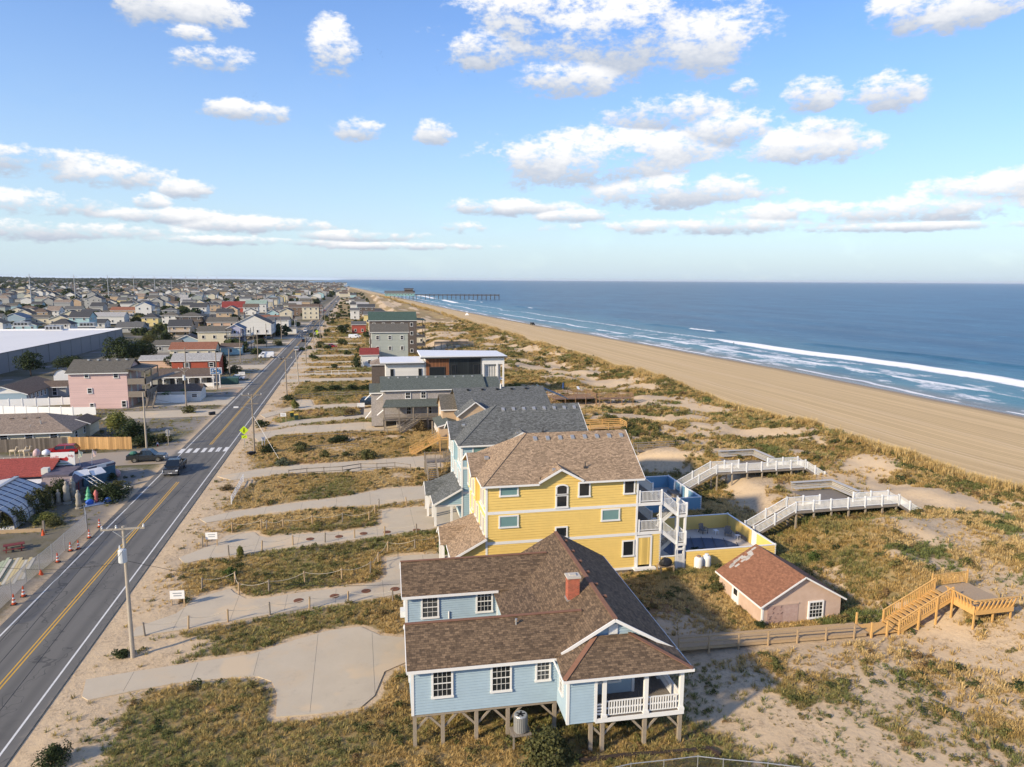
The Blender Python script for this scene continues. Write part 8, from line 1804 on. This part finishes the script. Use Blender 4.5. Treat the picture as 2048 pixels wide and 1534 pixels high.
for i,(px,py) in enumerate(((330,806),(337,804),(369,803))):
    x,y,_ = G(px,py,0); t = thing('palm', (x,y,0), i, ('leftmost','middle','rightmost')[i]+' small palm in front of the white screen wall', 'palm', 'palms by the motel annex'); MB().cyl((0,0,-.1),(0,0,2.0+.3*i),.12,.09,8).obj('trunk', BARK, t); b = MB()
    for k in range(11):
        a = k*2*math.pi/11; zt = 2.0+.3*i; ca,sa = math.cos(a),math.sin(a); P = [(0,0,zt),(ca*.5,sa*.5,zt+.28),(ca*.95,sa*.95,zt-.1)]
        for p,q,w0,w1 in ((P[0],P[1],.03,.16),(P[1],P[2],.16,.02)): n = len(b.v); b.v += [(p[0]-sa*w0,p[1]+ca*w0,p[2]),(p[0]+sa*w0,p[1]-ca*w0,p[2]),(q[0]+sa*w1,q[1]-ca*w1,q[2]),(q[0]-sa*w1,q[1]+ca*w1,q[2])]; b.f.append((n,n+1,n+2,n+3))
    b.obj('fronds', mat('palm_green',(.06,.10,.03),.7,.2), t)
# trees through the town and the wood on the horizon
def far_trees():
    X = -rng.uniform(34,900,8000); Y = rng.uniform(200,2400,8000); m = fbm(X,Y,70,3,14.)+.10*sst(-250,-600,X) ; k = (rng.random(len(X)) < sst(.42,.60,m)*.95)&~((X > -245)&(X < -64)&(Y < 350))&~((X > -62)&(Y < 262))&(np.abs(X+60) > -1); X,Y = X[k],Y[k]; s1 = rng.uniform(2.2,5.8,len(X))
    X2 = -rng.uniform(250,4200,15000); Y2 = rng.uniform(800,6500,15000); k = (rng.random(len(X2)) < sst(-260,-900,X2)*sst(500,2200,Y2+np.abs(X2)*.6)); X2,Y2 = X2[k],Y2[k]; s2 = rng.uniform(5,10.5,len(X2))
    X3 = rng.uniform(-22,16,260); Y3 = rng.uniform(260,1500,260); s3 = rng.uniform(1.0,2.4,260)
    X = np.concatenate([X,X2,X3]); Y = np.concatenate([Y,Y2,Y3]); s = np.concatenate([s1,s2,s3]); n = len(X); Z = hgt(X,Y,False)-.2
    vis = np.array([in_view(a,b) for a,b in zip(X,Y)]); X,Y,Z,s = X[vis],Y[vis],Z[vis],s[vis]; n = len(X)
    pieces = [crown_mesh('wood%d'%i,40+i,170,.30,9,.95) for i in range(3)]
    scatter('town_trees',pieces,np.stack([X,Y,Z],-1),rng.uniform(0,6.28,n),np.stack([s*1.1,s*1.1,s*1.15],-1),rng.integers(0,3,n),np.clip(rng.normal(.22,.18,n),0,.8),'dark green trees and scrub between the far houses and along the horizon','trees')
far_trees()
# flocks of small birds
bm = MB().add([(-.55,.12,.14),(-.1,0,0),(.1,0,0),(.55,.12,.14),(-.5,-.12,.12),(.5,-.12,.12),(0,.35,0),(0,-.4,0)],[(0,4,7,1),(3,2,7,5),(1,7,2,6)]).mesh('bird',mat('bird_dark',(.03,.03,.035),.8)); rb_ = random.Random(8)
for (px,py,n,sx,sy,lb) in ((497,191,9,14,6,'tiny dark seabird in the small flock at upper left'),(745,107,8,16,8,'tiny dark seabird in the loose flock beside the round cloud'),(920,135,16,30,10,'tiny dark seabird in the flock under the large cloud')):
    for i in range(n):
        d = Vector(ray(px+rb_.gauss(0,sx),py+rb_.gauss(0,sy))).normalized()*rb_.uniform(330,380); o = link('seabird', bm, None, (d.x,d.y,d.z+CAM_H), rb_.uniform(0,6), label=lb, cat='bird', group=lb); o.scale = (.6,.6,.6)

# ------------------------------------------------------------------ thin sea haze
def haze():
    m = bpy.data.materials.new('haze_air'); m.use_nodes = True; N = m.node_tree.nodes; N.clear(); o = N.new('ShaderNodeOutputMaterial'); v = N.new('ShaderNodeVolumePrincipled'); v.inputs['Color'].default_value = (.80,.88,1.0,1); v.inputs['Density'].default_value = 2.6e-5; m.node_tree.links.new(v.outputs[0], o.inputs['Volume'])
    h = MB().box(-47000,-1500,-12,47000,47000,72).obj('haze', m, kind='stuff')
haze()
